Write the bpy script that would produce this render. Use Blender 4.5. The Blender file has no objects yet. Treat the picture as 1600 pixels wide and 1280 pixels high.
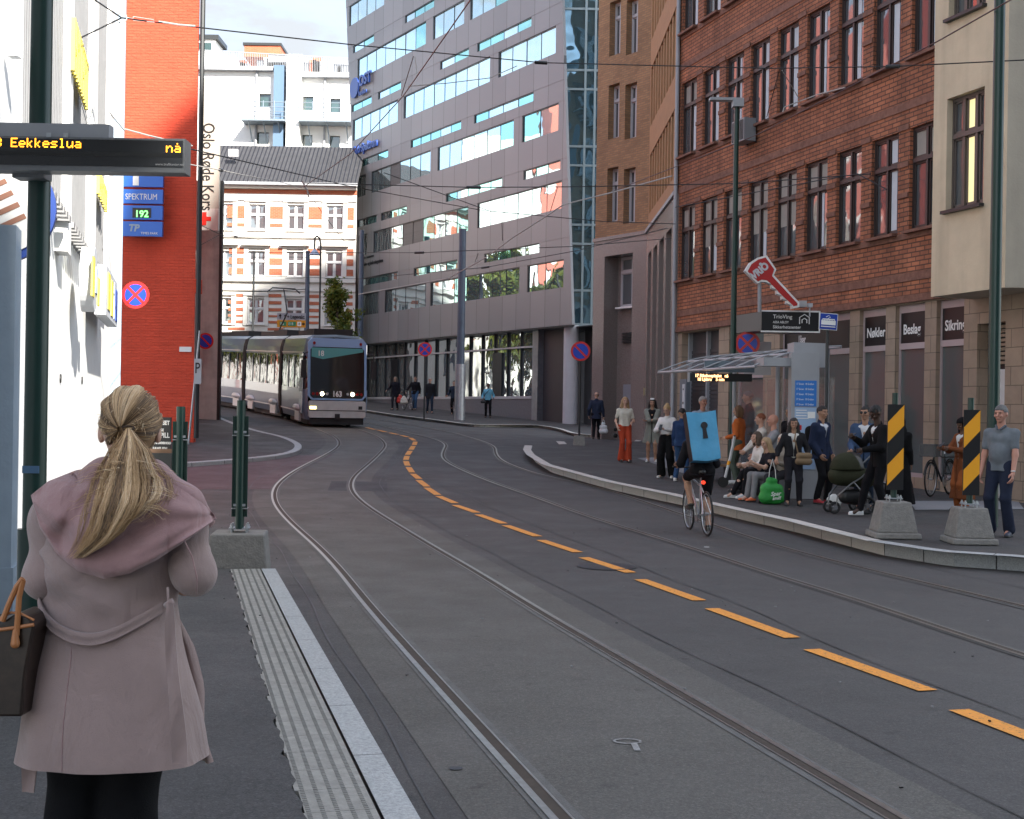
import bpy, math, random
import numpy as np
from mathutils import Vector, Matrix
random.seed(7); rng=np.random.default_rng(7)
sc=bpy.context.scene
# ---------------------------------------------------------------- camera, sky, sun, exposure
F=2000.; CZ=1.842; ROLL=math.radians(0.9); HB=6.
cam=bpy.data.objects.new('camera',bpy.data.cameras.new('camera')); sc.collection.objects.link(cam)
cam.data.sensor_width=36; cam.data.lens=F/1600*36; cam.data.shift_y=HB/1600; cam.data.clip_end=2000
cam.data.clip_start=.05
cam.location=(0,0,CZ)
cam.rotation_euler=(Matrix.Rotation(math.radians(90),4,'X')@Matrix.Rotation(ROLL,4,'Z')).to_euler()
sc.camera=cam
SA,SE=math.radians(30),math.radians(35)      # sun: azimuth to the right of straight-behind, elevation
w=bpy.data.worlds.new('World'); sc.world=w; w.use_nodes=True
nt=w.node_tree; N=nt.nodes; L=nt.links; N.clear()
sky=N.new('ShaderNodeTexSky'); sky.sky_type='NISHITA'; sky.sun_disc=False; sky.sun_elevation=SE
sky.sun_rotation=math.pi-SA; sky.ozone_density=1.
bg=N.new('ShaderNodeBackground'); bg.inputs[1].default_value=.15
tc=N.new('ShaderNodeTexCoord'); mp=N.new('ShaderNodeMapping'); mp.inputs['Scale'].default_value=(1,1,2.6); mp.inputs['Location'].default_value=(7.9,4.1,1.5)
cn=N.new('ShaderNodeTexNoise'); cn.inputs['Scale'].default_value=2.3; cn.inputs['Detail'].default_value=8; cn.inputs['Roughness'].default_value=.6
cr=N.new('ShaderNodeValToRGB'); cr.color_ramp.elements[0].position=.40; cr.color_ramp.elements[1].position=.60
cc=N.new('ShaderNodeMix'); cc.data_type='RGBA'; c3=N.new('ShaderNodeTexNoise'); c3.inputs['Scale'].default_value=1.1; c3.inputs['Detail'].default_value=4; c4=N.new('ShaderNodeValToRGB'); c4.color_ramp.elements[0].position=.47; c4.color_ramp.elements[1].position=.66; c4.color_ramp.elements[0].color=(1.75,1.87,2.02,1); c4.color_ramp.elements[1].color=(9.3,8.9,8.5,1); L.new(mp.outputs[0],c3.inputs['Vector']); L.new(c3.outputs[0],c4.inputs[0]); L.new(c4.outputs[0],cc.inputs[7])
L.new(tc.outputs['Generated'],mp.inputs[0]); L.new(mp.outputs[0],cn.inputs['Vector']); L.new(cn.outputs[0],cr.inputs[0])
L.new(cr.outputs[0],cc.inputs[0]); L.new(sky.outputs[0],cc.inputs[6]); L.new(cc.outputs[2],bg.inputs[0])
wo=N.new('ShaderNodeOutputWorld'); L.new(bg.outputs[0],wo.inputs[0])
sl=bpy.data.lights.new('sun','SUN'); sl.energy=5.0; sl.angle=math.radians(.5); sl.color=(1,.95,.87)
so=bpy.data.objects.new('sun',sl); sc.collection.objects.link(so)
sd=Vector((-math.sin(SA)*math.cos(SE),math.cos(SA)*math.cos(SE),-math.sin(SE)))
so.rotation_euler=sd.to_track_quat('-Z','Y').to_euler()
sc.view_settings.view_transform='Standard'; sc.view_settings.look='None'
sc.view_settings.exposure=1.68; sc.view_settings.gamma=1
sc.cycles.max_bounces=8; sc.cycles.diffuse_bounces=3; sc.cycles.glossy_bounces=4; sc.cycles.transparent_max_bounces=12
# ---------------------------------------------------------------- pixel <-> place helpers
def ss(t): t=max(0.,min(1.,t)); return t*t*(3-2*t)
def gz(X,Y):
    t=max(0.,min(Y,85.)-14); r=t*t/24 if t<12 else t-6
    return .0357*r-.031*max(-45,min(45,X))*ss((Y-20)/25)
def ab(px,py):
    u=px-800;v=py-640
    return u*math.cos(ROLL)+v*math.sin(ROLL),-u*math.sin(ROLL)+v*math.cos(ROLL)-HB
def pix(p):
    a=F*p[0]/p[1]; b=-(p[2]-CZ)/p[1]*F+HB; return 800+a*math.cos(ROLL)-b*math.sin(ROLL),640+a*math.sin(ROLL)+b*math.cos(ROLL)
def P(px,py,Y): a,b=ab(px,py); return Vector((a/F*Y,Y,CZ-b/F*Y))
def G(px,py,h=0.):
    a,b=ab(px,py); Y=1.
    while Y<130:
        if CZ-b/F*Y<gz(a/F*Y,Y)+h: break
        Y+=.04
    return Vector((a/F*Y,Y,gz(a/F*Y,Y)+h))
# ---------------------------------------------------------------- object helpers
C=sc.collection
def empty(name,loc=(0,0,0),rz=0.,parent=None):
    o=bpy.data.objects.new(name,None); C.objects.link(o); o.location=loc; o.rotation_euler=(0,0,rz); o.empty_display_size=.2
    if parent: o.parent=parent
    return o
def tag(o,label,cat,group=None,kind=None):
    if label: o['label']=label
    if cat: o['category']=cat
    if group: o['group']=group
    if kind: o['kind']=kind
    return o
def thing(name,label,cat,loc=(0,0,0),rz=0.,group=None): return tag(empty(name,loc,rz),label,cat,group)
def struct(o): o['kind']='structure'; return o
class MB:
    def __init__(s): s.v=[];s.f=[];s.m=[];s.k=0
    def quad(s,a,b,c,d):
        n=len(s.v); s.v+=[tuple(a),tuple(b),tuple(c),tuple(d)]; s.f.append((n,n+1,n+2,n+3)); s.m.append(s.k)
    def box(s,x0,x1,y0,y1,z0,z1,M=None):
        n=len(s.v); pts=[(x,y,z) for z in (z0,z1) for y in (y0,y1) for x in (x0,x1)]
        if M is not None: pts=[tuple(M@Vector(p)) for p in pts]
        s.v+=pts
        for f in ((0,2,3,1),(4,5,7,6),(0,1,5,4),(2,6,7,3),(0,4,6,2),(1,3,7,5)): s.f.append(tuple(n+i for i in f)); s.m.append(s.k)
        return s
    def tube(s,pts,r,n=8,cap=True):
        pts=[Vector(p) for p in pts]; k=len(pts); rr=r if isinstance(r,(list,tuple)) else [r]*k
        b=len(s.v); up=None
        for i,p in enumerate(pts):
            t=(pts[min(i+1,k-1)]-pts[max(i-1,0)]).normalized()
            if up is None: up=Vector((0,0,1)) if abs(t.z)<.9 else Vector((1,0,0))
            x=up.cross(t).normalized(); up=t.cross(x).normalized()
            for j in range(n):
                a=2*math.pi*j/n; s.v.append(tuple(p+(x*math.cos(a)+up*math.sin(a))*rr[i]))
        for i in range(k-1):
            for j in range(n):
                s.f.append((b+i*n+j,b+i*n+(j+1)%n,b+(i+1)*n+(j+1)%n,b+(i+1)*n+j)); s.m.append(s.k)
        if cap: s.f.append(tuple(b+j for j in range(n))[::-1]); s.f.append(tuple(b+(k-1)*n+j for j in range(n))); s.m+=[s.k]*2
        return s
    def cyl(s,p0,p1,r0,r1=None,n=16): return s.tube([p0,p1],[r0,r0 if r1 is None else r1],n)
    def disc(s,c,nrm,r,t,n=32):
        c=Vector(c);nrm=Vector(nrm).normalized(); return s.tube([c-nrm*t/2,c+nrm*t/2],r,n)
    def prism(s,poly,y0,y1,M=None):          # polygon in xz, extruded in y
        n=len(poly); b=len(s.v); pts=[(x,y,z) for y in (y0,y1) for x,z in poly]
        if M is not None: pts=[tuple(M@Vector(p)) for p in pts]
        s.v+=pts; s.f.append(tuple(b+i for i in range(n))); s.f.append(tuple(b+n+i for i in range(n))[::-1]); s.m+=[s.k]*2
        for i in range(n): j=(i+1)%n; s.f.append((b+i,b+n+i,b+n+j,b+j)); s.m.append(s.k)
        return s
    def grid(s,rows):                         # rows: list of equally long point rows
        b=len(s.v); h=len(rows); wd=len(rows[0])
        for r in rows: s.v+=[tuple(p) for p in r]
        for i in range(h-1):
            for j in range(wd-1): s.f.append((b+i*wd+j,b+i*wd+j+1,b+(i+1)*wd+j+1,b+(i+1)*wd+j)); s.m.append(s.k)
        return s
    def wall(s,x0,x1,z0,z1,ops,y=0.,dep=.15,back=False):   # wall in xz facing -y with openings and reveals
        xs=sorted({x0,x1,*[c for o in ops for c in o[:2]]}); zs=sorted({z0,z1,*[c for o in ops for c in o[2:4]]})
        xs=[x for x in xs if x0<=x<=x1]; zs=[z for z in zs if z0<=z<=z1]
        for i in range(len(xs)-1):
            for j in range(len(zs)-1):
                cx=(xs[i]+xs[i+1])/2; cz=(zs[j]+zs[j+1])/2
                if any(o[0]<cx<o[1] and o[2]<cz<o[3] for o in ops): continue
                s.quad((xs[i],y,zs[j]),(xs[i+1],y,zs[j]),(xs[i+1],y,zs[j+1]),(xs[i],y,zs[j+1]))
        for a,b,c,d in [o[:4] for o in ops]:
            Y=y+dep
            s.quad((a,y,c),(a,Y,c),(a,Y,d),(a,y,d)); s.quad((b,Y,c),(b,y,c),(b,y,d),(b,Y,d))
            s.quad((a,Y,c),(a,y,c),(b,y,c),(b,Y,c)); s.quad((a,y,d),(a,Y,d),(b,Y,d),(b,y,d))
        return s
    def mesh(s,name,mats,smooth=False):
        me=bpy.data.meshes.new(name); me.from_pydata(s.v,[],s.f)
        for m in (mats if isinstance(mats,(list,tuple)) else [mats]): me.materials.append(m)
        if any(s.m): me.polygons.foreach_set('material_index',s.m)
        if smooth: me.polygons.foreach_set('use_smooth',[True]*len(s.f))
        me.update(); return me
    def build(s,name,mats,parent=None,smooth=False,loc=None,rz=None,sharp=35):
        me=s.mesh(name,mats,smooth)
        if smooth and sharp:
            try: me.set_sharp_from_angle(angle=math.radians(sharp))
            except Exception: pass
        o=bpy.data.objects.new(name,me); C.objects.link(o)
        if parent: o.parent=parent
        if loc is not None: o.location=loc
        if rz is not None: o.rotation_euler=(0,0,rz)
        return o
def copy_tree(o,parent=None,root=True):
    c=o.copy(); C.objects.link(c); c.parent=parent
    for ch in list(o.children): copy_tree(ch,c,False)
    return c
# ---------------------------------------------------------------- materials
MATS={}
def mat(name,col,rough=.6,metal=0.,var=.0,vs=3.,bump=0.,bs=60.,emit=None,es=1.,spec=.5,trans=0.,alpha=1.,stretch=None,coat=0.,stain=0.,vgrime=0.):
    if name in MATS: return MATS[name]
    m=bpy.data.materials.new(name); m.use_nodes=True; n=m.node_tree.nodes; l=m.node_tree.links
    b=n['Principled BSDF']; col=(*col[:3],1)
    b.inputs['Base Color'].default_value=col; b.inputs['Roughness'].default_value=rough; b.inputs['Metallic'].default_value=metal
    b.inputs['Specular IOR Level'].default_value=spec; b.inputs['Transmission Weight'].default_value=trans; b.inputs['Alpha'].default_value=alpha
    b.inputs['Coat Weight'].default_value=coat
    if emit: b.inputs['Emission Color'].default_value=(*emit,1); b.inputs['Emission Strength'].default_value=es
    if var or bump:
        t=n.new('ShaderNodeTexCoord'); mpn=n.new('ShaderNodeMapping')
        if stretch: mpn.inputs['Scale'].default_value=stretch
        l.new(t.outputs['Object'],mpn.inputs[0])
    if var:
        ns=n.new('ShaderNodeTexNoise'); ns.inputs['Scale'].default_value=vs; ns.inputs['Detail'].default_value=7; ns.inputs['Roughness'].default_value=.65
        l.new(mpn.outputs[0],ns.inputs['Vector'])
        hs=n.new('ShaderNodeMapRange'); hs.inputs[1].default_value=.3; hs.inputs[2].default_value=.7; hs.inputs[3].default_value=1-var; hs.inputs[4].default_value=1+var
        l.new(ns.outputs[0],hs.inputs[0])
        mx=n.new('ShaderNodeMix'); mx.data_type='RGBA'; mx.blend_type='MULTIPLY'; mx.inputs[0].default_value=1; mx.inputs[6].default_value=col
        l.new(hs.outputs[0],mx.inputs[7]); l.new(mx.outputs[2],b.inputs['Base Color'])
        if stain:
            n2=n.new('ShaderNodeTexNoise'); n2.inputs['Scale'].default_value=1.; n2.inputs['Detail'].default_value=5
            m2=n.new('ShaderNodeMapping'); m2.inputs['Scale'].default_value=(2.2,2.2,.25); l.new(t.outputs['Object'],m2.inputs[0]); l.new(m2.outputs[0],n2.inputs['Vector'])
            r2=n.new('ShaderNodeMapRange'); r2.inputs[1].default_value=.45; r2.inputs[2].default_value=.7; r2.inputs[3].default_value=1; r2.inputs[4].default_value=1-stain
            l.new(n2.outputs[0],r2.inputs[0]); x2=n.new('ShaderNodeMix'); x2.data_type='RGBA'; x2.blend_type='MULTIPLY'; x2.inputs[0].default_value=1
            l.new(mx.outputs[2],x2.inputs[6]); l.new(r2.outputs[0],x2.inputs[7]); l.new(x2.outputs[2],b.inputs['Base Color'])
    if bump:
        nb=n.new('ShaderNodeTexNoise'); nb.inputs['Scale'].default_value=bs; nb.inputs['Detail'].default_value=4
        bp=n.new('ShaderNodeBump'); bp.inputs['Strength'].default_value=bump; bp.inputs['Distance'].default_value=.02
        l.new(mpn.outputs[0],nb.inputs['Vector']); l.new(nb.outputs[0],bp.inputs['Height']); l.new(bp.outputs[0],b.inputs['Normal'])
    MATS[name]=m; return m
def brickmat(name,c1,c2,mortar,bw=.24,bh=.075,ms=.012,rough=.85,bump=.6,off=.5,bias=0.,var=.25,vs=.8,rough_bump=0.):
    m=bpy.data.materials.new(name); m.use_nodes=True; n=m.node_tree.nodes; l=m.node_tree.links; b=n['Principled BSDF']
    t=n.new('ShaderNodeTexCoord'); sp=n.new('ShaderNodeSeparateXYZ'); cb=n.new('ShaderNodeCombineXYZ'); ad=n.new('ShaderNodeMath')
    l.new(t.outputs['Object'],sp.inputs[0]); l.new(sp.outputs[0],ad.inputs[0]); l.new(sp.outputs[1],ad.inputs[1])
    l.new(ad.outputs[0],cb.inputs[0]); l.new(sp.outputs[2],cb.inputs[1])
    br=n.new('ShaderNodeTexBrick'); br.inputs['Scale'].default_value=1; br.inputs['Brick Width'].default_value=bw; br.inputs['Row Height'].default_value=bh
    br.inputs['Mortar Size'].default_value=ms; br.inputs['Mortar Smooth'].default_value=.3; br.inputs['Bias'].default_value=bias; br.offset=off
    br.inputs['Color1'].default_value=(*c1,1); br.inputs['Color2'].default_value=(*c2,1); br.inputs['Mortar'].default_value=(*mortar,1)
    l.new(cb.outputs[0],br.inputs['Vector'])
    ns=n.new('ShaderNodeTexNoise'); ns.inputs['Scale'].default_value=vs; ns.inputs['Detail'].default_value=8; ns.inputs['Roughness'].default_value=.7; l.new(t.outputs['Object'],ns.inputs['Vector'])
    mr=n.new('ShaderNodeMapRange'); mr.inputs[1].default_value=.3; mr.inputs[2].default_value=.7; mr.inputs[3].default_value=1-var; mr.inputs[4].default_value=1+var; l.new(ns.outputs[0],mr.inputs[0])
    mx=n.new('ShaderNodeMix'); mx.data_type='RGBA'; mx.blend_type='MULTIPLY'; mx.inputs[0].default_value=1
    l.new(br.outputs[0],mx.inputs[6]); l.new(mr.outputs[0],mx.inputs[7]); l.new(mx.outputs[2],b.inputs['Base Color']); b.inputs['Roughness'].default_value=rough
    iv=n.new('ShaderNodeMath'); iv.operation='SUBTRACT'; iv.inputs[0].default_value=1; l.new(br.outputs['Fac'],iv.inputs[1])
    bp=n.new('ShaderNodeBump'); bp.inputs['Strength'].default_value=bump; bp.inputs['Distance'].default_value=.012; l.new(iv.outputs[0],bp.inputs['Height']); l.new(bp.outputs[0],b.inputs['Normal'])
    if rough_bump:
        mq=n.new('ShaderNodeMapping'); mq.inputs['Scale'].default_value=(1,1,2.4); n3=n.new('ShaderNodeTexNoise'); n3.inputs['Scale'].default_value=3.2; n3.inputs['Detail'].default_value=7; n3.inputs['Roughness'].default_value=.7; b4=n.new('ShaderNodeBump'); b4.inputs['Distance'].default_value=.10; b4.inputs['Strength'].default_value=rough_bump
        l.new(t.outputs['Object'],mq.inputs[0]); l.new(mq.outputs[0],n3.inputs['Vector']); l.new(n3.outputs[0],b4.inputs['Height']); l.new(bp.outputs[0],b4.inputs['Normal']); l.new(b4.outputs[0],b.inputs['Normal'])
    MATS[name]=m; return m
def glassmat(name,col=(.02,.03,.035),wav=.02,sc_=.5,rough=.02,spec=1.,metal=0.,tintcol=None):
    m=mat(name,col,rough,metal,spec=spec); n=m.node_tree.nodes; l=m.node_tree.links; b=n['Principled BSDF']; b.inputs['IOR'].default_value=1.9
    t=n.new('ShaderNodeTexCoord'); ns=n.new('ShaderNodeTexNoise'); ns.inputs['Scale'].default_value=sc_; ns.inputs['Detail'].default_value=1.5
    bp=n.new('ShaderNodeBump'); bp.inputs['Strength'].default_value=1; bp.inputs['Distance'].default_value=wav
    l.new(t.outputs['Object'],ns.inputs['Vector']); l.new(ns.outputs[0],bp.inputs['Height']); l.new(bp.outputs[0],b.inputs['Normal']); return m
def textmesh(s,size,ext=.004,align='LEFT',shear=0.,bold=0.,spacing=1.):
    cu=bpy.data.curves.new('lettering','FONT'); cu.body=s; cu.size=size; cu.extrude=ext; cu.align_x=align; cu.shear=shear; cu.offset=bold; cu.space_character=spacing; cu.resolution_u=3
    o=bpy.data.objects.new('t',cu); me=bpy.data.meshes.new_from_object(o); bpy.data.objects.remove(o); bpy.data.curves.remove(cu); return me
def text(s,size,m,parent,loc,rot=(math.pi/2,0,0),ext=.004,align='LEFT',bold=0.,name='lettering',sx=1.,shear=0.,spacing=1.):
    me=textmesh(s,size,ext,align,shear,bold,spacing); me.materials.append(m); me.name=name
    o=bpy.data.objects.new(name,me); C.objects.link(o); o.parent=parent; o.location=loc; o.rotation_euler=rot; o.scale=(sx,1,1); return o
def M4(loc,rx=0,ry=0,rz=0): return Matrix.Translation(loc)@Matrix.Rotation(rz,4,'Z')@Matrix.Rotation(ry,4,'Y')@Matrix.Rotation(rx,4,'X')
white=mat('white_paint',(.78,.78,.76),.5,var=.05,vs=2); black=mat('black_paint',(.012,.012,.013),.4); steel=mat('steel',(.45,.46,.48),.35,.9)
galv=mat('galvanised',(.42,.44,.46),.45,.7,var=.12,vs=8); darkm=mat('dark_metal',(.03,.033,.035),.45,.3); greyp=mat('grey_paint',(.3,.31,.33),.5,var=.05)
polegreen=mat('pole_green',(.008,.034,.026),.35,.0,var=.15,vs=2,spec=.5); slate=mat('pole_slate',(.075,.1,.14),.45,.1,var=.15,vs=3)
# ---------------------------------------------------------------- ground, roads, tracks
def asphalt(name,c,warm=None,grain=.35,patch=.14,cracks=True):
    m=bpy.data.materials.new(name); m.use_nodes=True; n=m.node_tree.nodes; l=m.node_tree.links; b=n['Principled BSDF']
    t=n.new('ShaderNodeTexCoord')
    def noise(s,d,r=.6):
        q=n.new('ShaderNodeTexNoise'); q.inputs['Scale'].default_value=s; q.inputs['Detail'].default_value=d; q.inputs['Roughness'].default_value=r; l.new(t.outputs['Object'],q.inputs['Vector']); return q
    def rng_(src,a,b_,lo,hi):
        q=n.new('ShaderNodeMapRange'); q.inputs[1].default_value=a; q.inputs[2].default_value=b_; q.inputs[3].default_value=lo; q.inputs[4].default_value=hi; l.new(src,q.inputs[0]); return q.outputs[0]
    def mul(a,b_):
        q=n.new('ShaderNodeMix'); q.data_type='RGBA'; q.blend_type='MULTIPLY'; q.inputs[0].default_value=1
        if isinstance(a,tuple): q.inputs[6].default_value=(*a,1)
        else: l.new(a,q.inputs[6])
        l.new(b_,q.inputs[7]); return q.outputs[2]
    o=mul(c,rng_(noise(.35,6).outputs[0],.3,.7,1-patch,1+patch))
    o=mul(o,rng_(noise(90,3,.8).outputs[0],.3,.7,1-grain,1+grain))
    vo=n.new('ShaderNodeTexVoronoi'); vo.inputs['Scale'].default_value=45; l.new(t.outputs['Object'],vo.inputs['Vector'])
    o=mul(o,rng_(vo.outputs['Distance'],.0,.5,1.25,.85))
    o=mul(o,rng_(noise(28,4,.75).outputs[0],.3,.7,1-grain*.55,1+grain*.55)); v2=n.new('ShaderNodeTexVoronoi'); v2.inputs['Scale'].default_value=110; l.new(t.outputs['Object'],v2.inputs['Vector']); o=mul(o,rng_(v2.outputs['Distance'],.05,.45,.78,1.12))
    # sparse dark oil and tar spots
    o=mul(o,rng_(noise(5,4,.6).outputs[0],.62,.72,1,.70))
    l.new(o,b.inputs['Base Color']); b.inputs['Roughness'].default_value=.8; b.inputs['Specular IOR Level'].default_value=.4
    l.new(rng_(noise(1.2,4).outputs[0],.3,.7,.62,.9),b.inputs['Roughness'])
    bp=n.new('ShaderNodeBump'); bp.inputs['Strength'].default_value=.55; bp.inputs['Distance'].default_value=.006; nb=noise(130,3); l.new(nb.outputs[0],bp.inputs['Height']); l.new(bp.outputs[0],b.inputs['Normal'])
    MATS[name]=m; return m
m_road=asphalt('asphalt_road',(.072,.069,.068)); m_track=asphalt('asphalt_track',(.099,.094,.086),grain=.3)
m_red=asphalt('asphalt_red',(.110,.074,.078)); m_plat=asphalt('asphalt_platform',(.058,.057,.058),grain=.45); m_pave=asphalt('asphalt_pavement',(.062,.059,.058))
m_conc=mat('concrete_strip',(.118,.116,.112),.85,var=.22,vs=9,bump=.4,bs=90)
m_gran=mat('granite_kerb',(.52,.49,.45),.8,var=.22,vs=70,bump=.35,bs=60)
m_granw=mat('granite_kerb_grey',(.36,.37,.37),.8,var=.3,vs=60,bump=.3,bs=60)
m_rail=mat('rail_steel',(.34,.325,.31),.34,.75,var=.2,vs=14); m_groove=mat('rail_groove',(.045,.033,.024),.8,var=.3,vs=12)
m_orange=mat('orange_marking',(.74,.30,.045),.65,var=.13,vs=25)
def wear(m,c,thr=.60):
    n=m.node_tree.nodes; l=m.node_tree.links; b=n['Principled BSDF']; src=b.inputs['Base Color'].links[0].from_socket
    t=n.new('ShaderNodeTexCoord'); q=n.new('ShaderNodeTexNoise'); q.inputs['Scale'].default_value=38; q.inputs['Detail'].default_value=6; q.inputs['Roughness'].default_value=.75; l.new(t.outputs['Object'],q.inputs['Vector'])
    r=n.new('ShaderNodeMapRange'); r.inputs[1].default_value=thr; r.inputs[2].default_value=thr+.05; l.new(q.outputs[0],r.inputs[0]); x=n.new('ShaderNodeMix'); x.data_type='RGBA'; l.new(r.outputs[0],x.inputs[0]); l.new(src,x.inputs[6]); x.inputs[7].default_value=(*c,1); l.new(x.outputs[2],b.inputs['Base Color'])
wear(m_orange,(.16,.11,.07),.57)
mb=MB(); xs=list(np.arange(-48,48.1,1.)); ys=[-60,-40,-20,-8,0,4,8]+list(np.arange(10,90.1,1.))+[110,140,200,400,900]
xs=[-900,-300,-120,-80]+xs+[80,120,300,900]
mb.grid([[(x,y,gz(x,y)) for x in xs] for y in ys]); struct(mb.build('road',m_road,smooth=True,sharp=0))
def catmull(pts,n=8):
    p=[Vector(q) for q in pts]; p=[2*p[0]-p[1]]+p+[2*p[-1]-p[-2]]; out=[]
    for i in range(1,len(p)-2):
        for k in range(n):
            t=k/n; a,b,c,d=p[i-1:i+3]
            out.append(.5*((2*b)+(c-a)*t+(2*a-5*b+4*c-d)*t*t+(3*b-a-3*c+d)*t**3))
    out.append(p[-2]); return out
def smooth(pts,it=3):
    for _ in range(it): pts=[pts[0]]+[(pts[i-1]+2*pts[i]+pts[i+1])/4 for i in range(1,len(pts)-1)]+[pts[-1]]
    return pts
def resamp(pts,step):
    out=[pts[0]]; acc=0
    for a,b in zip(pts,pts[1:]):
        d=(b-a).length
        while acc+d>=step:
            a=a+(b-a)*((step-acc)/d); d=(b-a).length; out.append(a); acc=0
        acc+=d
    return out
def xy(p): return Vector((p[0],p[1],0))
def side(pts,i):
    t=(pts[min(i+1,len(pts)-1)]-pts[max(i-1,0)]); return Vector((t.y,-t.x,0)).normalized()
def ribbon(line,o0,o1,h,nx=1,h1=None,mb=None):
    mb=mb or MB(); rows=[]
    for i,p in enumerate(line):
        s=side(line,i); r=[]
        for k in range(nx+1):
            q=p+s*(o0+(o1-o0)*k/nx); hh=h if h1 is None else h+(h1-h)*k/nx; r.append((q.x,q.y,gz(q.x,q.y)+hh))
        rows.append(r)
    return mb.grid(rows)
def railline(pix,near,far):
    c=[xy(G(*p)) for p in pix]; c=[xy(q) for q in near]+c+[xy(q) for q in far]
    c=smooth(resamp(catmull(c,6),.5),6); return c
L1=[(876,1280),(587,960),(531,890),(494,852),(459,821),(434,793),(428,777),(431,762),(447,746),(475,729),(503,715),(525,702),(531,695),(528,687),(516,679)]
L2=[(1390,1280),(845,960),(750,899),(681,859),(619,821),(575,793),(553,774),(547,760),(552,746),(569,731),(587,715),(600,701),(602,696),(595,687),(581,679)]
R1=[(1600,1027),(1350,942),(1200,897),(1080,857),(915,806),(850,782),(775,756),(728,737),(700,723),(692,715),(694,704),(698,696),(690,690),(672,684)]
R2=[(1600,950),(1350,890),(1200,850),(1080,810),(950,767),(837,741),(790,724),(778,716),(773,707),(772,699),(753,690),(706,676)]
r1=railline(L1,[(3.2,-6),(1.75,0)],[(-7.6,48),(-10,54),(-13.2,60),(-18,68),(-27,82)])
r2=railline(L2,[(4.7,-6),(3.25,0)],[(-6.3,49),(-8.7,55),(-11.9,61),(-16.8,69),(-25.8,83)])
r3=railline(R1,[(7.6,-6),(6.2,0),(5.0,6)],[(-3.7,46.5),(-5.6,52),(-8.9,58),(-13.6,65),(-23,80)])
r4=railline(R2,[(9.1,-6),(7.7,0),(6.5,6)],[(-2.3,48.3),(-4.3,53),(-7.5,59),(-12.2,66),(-21.6,81)])
mid=resamp([(a+b)/2 for a,b in zip(r1,r2[:len(r1)])],.6)
def trackbed(a,b,name,m,w):
    ca=resamp(a,.6); rows=[]
    for p in ca:
        q=min(b,key=lambda v:(v-p).length); d=(q-p).normalized(); r=[]
        for k in range(7):
            x=p-d*w+(q+d*w-(p-d*w))*(k/6); r.append((x.x,x.y,gz(x.x,x.y)+.004))
        rows.append(r)
    m_=MB().grid(rows); return struct(m_.build(name,m,smooth=True,sharp=0))
trackbed(r1,r2,'track_bed',m_track,.42)
for ln,inner in ((r1,1),(r2,-1),(r3,1),(r4,-1)):
    s=inner*1. # groove lies on the inner side of each rail
    far=ln in (r3,r4)
    struct(ribbon(ln,-.095,.095,.008).build('rail_concrete',m_conc))
    o=MB(); ribbon(ln,*((-.066,-.026) if s>0 else (.026,.066)),.014,mb=o); ribbon(ln,*((.034,.046) if s>0 else (-.046,-.034)),.014,mb=o); struct(o.build('tram_rail',m_rail))
    struct(ribbon(ln,*((-.026,.034) if s>0 else (-.034,.026)),.011).build('rail_groove',m_groove))
# sealed joints and repair patches in the asphalt
m_seal=mat('bitumen_joint',(.030,.030,.032),.55,var=.3,vs=12)
for ln,o_ in ((r1,-.55),(r2,.62),(r3,-1.35),(r4,.9)):
    rr_l=resamp(ln,.5); struct(MB().grid([[((p+side(rr_l,i)*(o_+.02*math.sin(i*.7)+k*.018)).x,(p+side(rr_l,i)*(o_+.02*math.sin(i*.7)+k*.018)).y,0) for k in (0,1)] for i,p in enumerate(rr_l)]).build('asphalt_joint',m_seal)) if 0 else None
    mb=MB(); rows=[]
    for i,p in enumerate(rr_l):
        s_=side(rr_l,i); r=[]
        for k in (0,1): q=p+s_*(o_+.02*math.sin(i*.7)+k*(.012+.006*math.sin(i*1.9))); r.append((q.x,q.y,gz(q.x,q.y)+.0066))
        rows.append(r)
    struct(mb.grid(rows).build('asphalt_joint',m_seal))
m_patch=asphalt('asphalt_patch',(.052,.052,.055),grain=.4)
for (px,py,w_,l_,a_) in ((560,760,1.2,2.0,.1),):
    c_=G(px,py); ca,sa=math.cos(a_),math.sin(a_); mb=MB(); rows=[]
    for i in range(7):
        r=[]
        for j in range(5): x=(j/4-.5)*w_+.01*math.sin(i*3+j); y=(i/6-.5)*l_; X_=c_.x+x*ca-y*sa; Y_=c_.y+x*sa+y*ca; r.append((X_,Y_,gz(X_,Y_)+.0052))
        rows.append(r)
    struct(mb.grid(rows).build('asphalt_repair',m_patch))
# dashed orange lane marking: every dash from its two ends
D=[((1498,1112),(1640,1167)),((1268,1016),(1450,1082)),((1112,952),(1238,999)),((1000,907),(1093,940)),((912,872),(985,896)),((845,845),(903,864)),((790,822),(840,839)),((747,805),(787,819)),((711,790),(745,802)),((685,776),(711,787)),((667,763),(684,774)),((654,751),(667,761)),((645,741),(655,749)),((638,730.5),(644,739)),((634,721),(637,728.5)),((636,713),(634,719.5)),((641,705),(636.5,711.5)),((646,697.5),(642,703.5)),((649,690.5),(647,696)),((641,684.5),(647.5,689)),((626,680.5),(638,683.5)),((608,676.5),(622,679.5)),((590,672.5),(604,675.7)),((572,668.5),(586,671.7))]
for i,(a,b) in enumerate(D):
    A,B=xy(G(*a)),xy(G(*b)); d=(B-A).normalized(); s=Vector((d.y,-d.x,0))*.075
    if i>12: A=A+d*.04; B=B-d*.04
    pts=[A-s,A+s,B+s,B-s]; mb=MB(); mb.quad(*[(q.x,q.y,gz(q.x,q.y)+.009) for q in pts]); struct(mb.build('lane_marking',m_orange))
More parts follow.
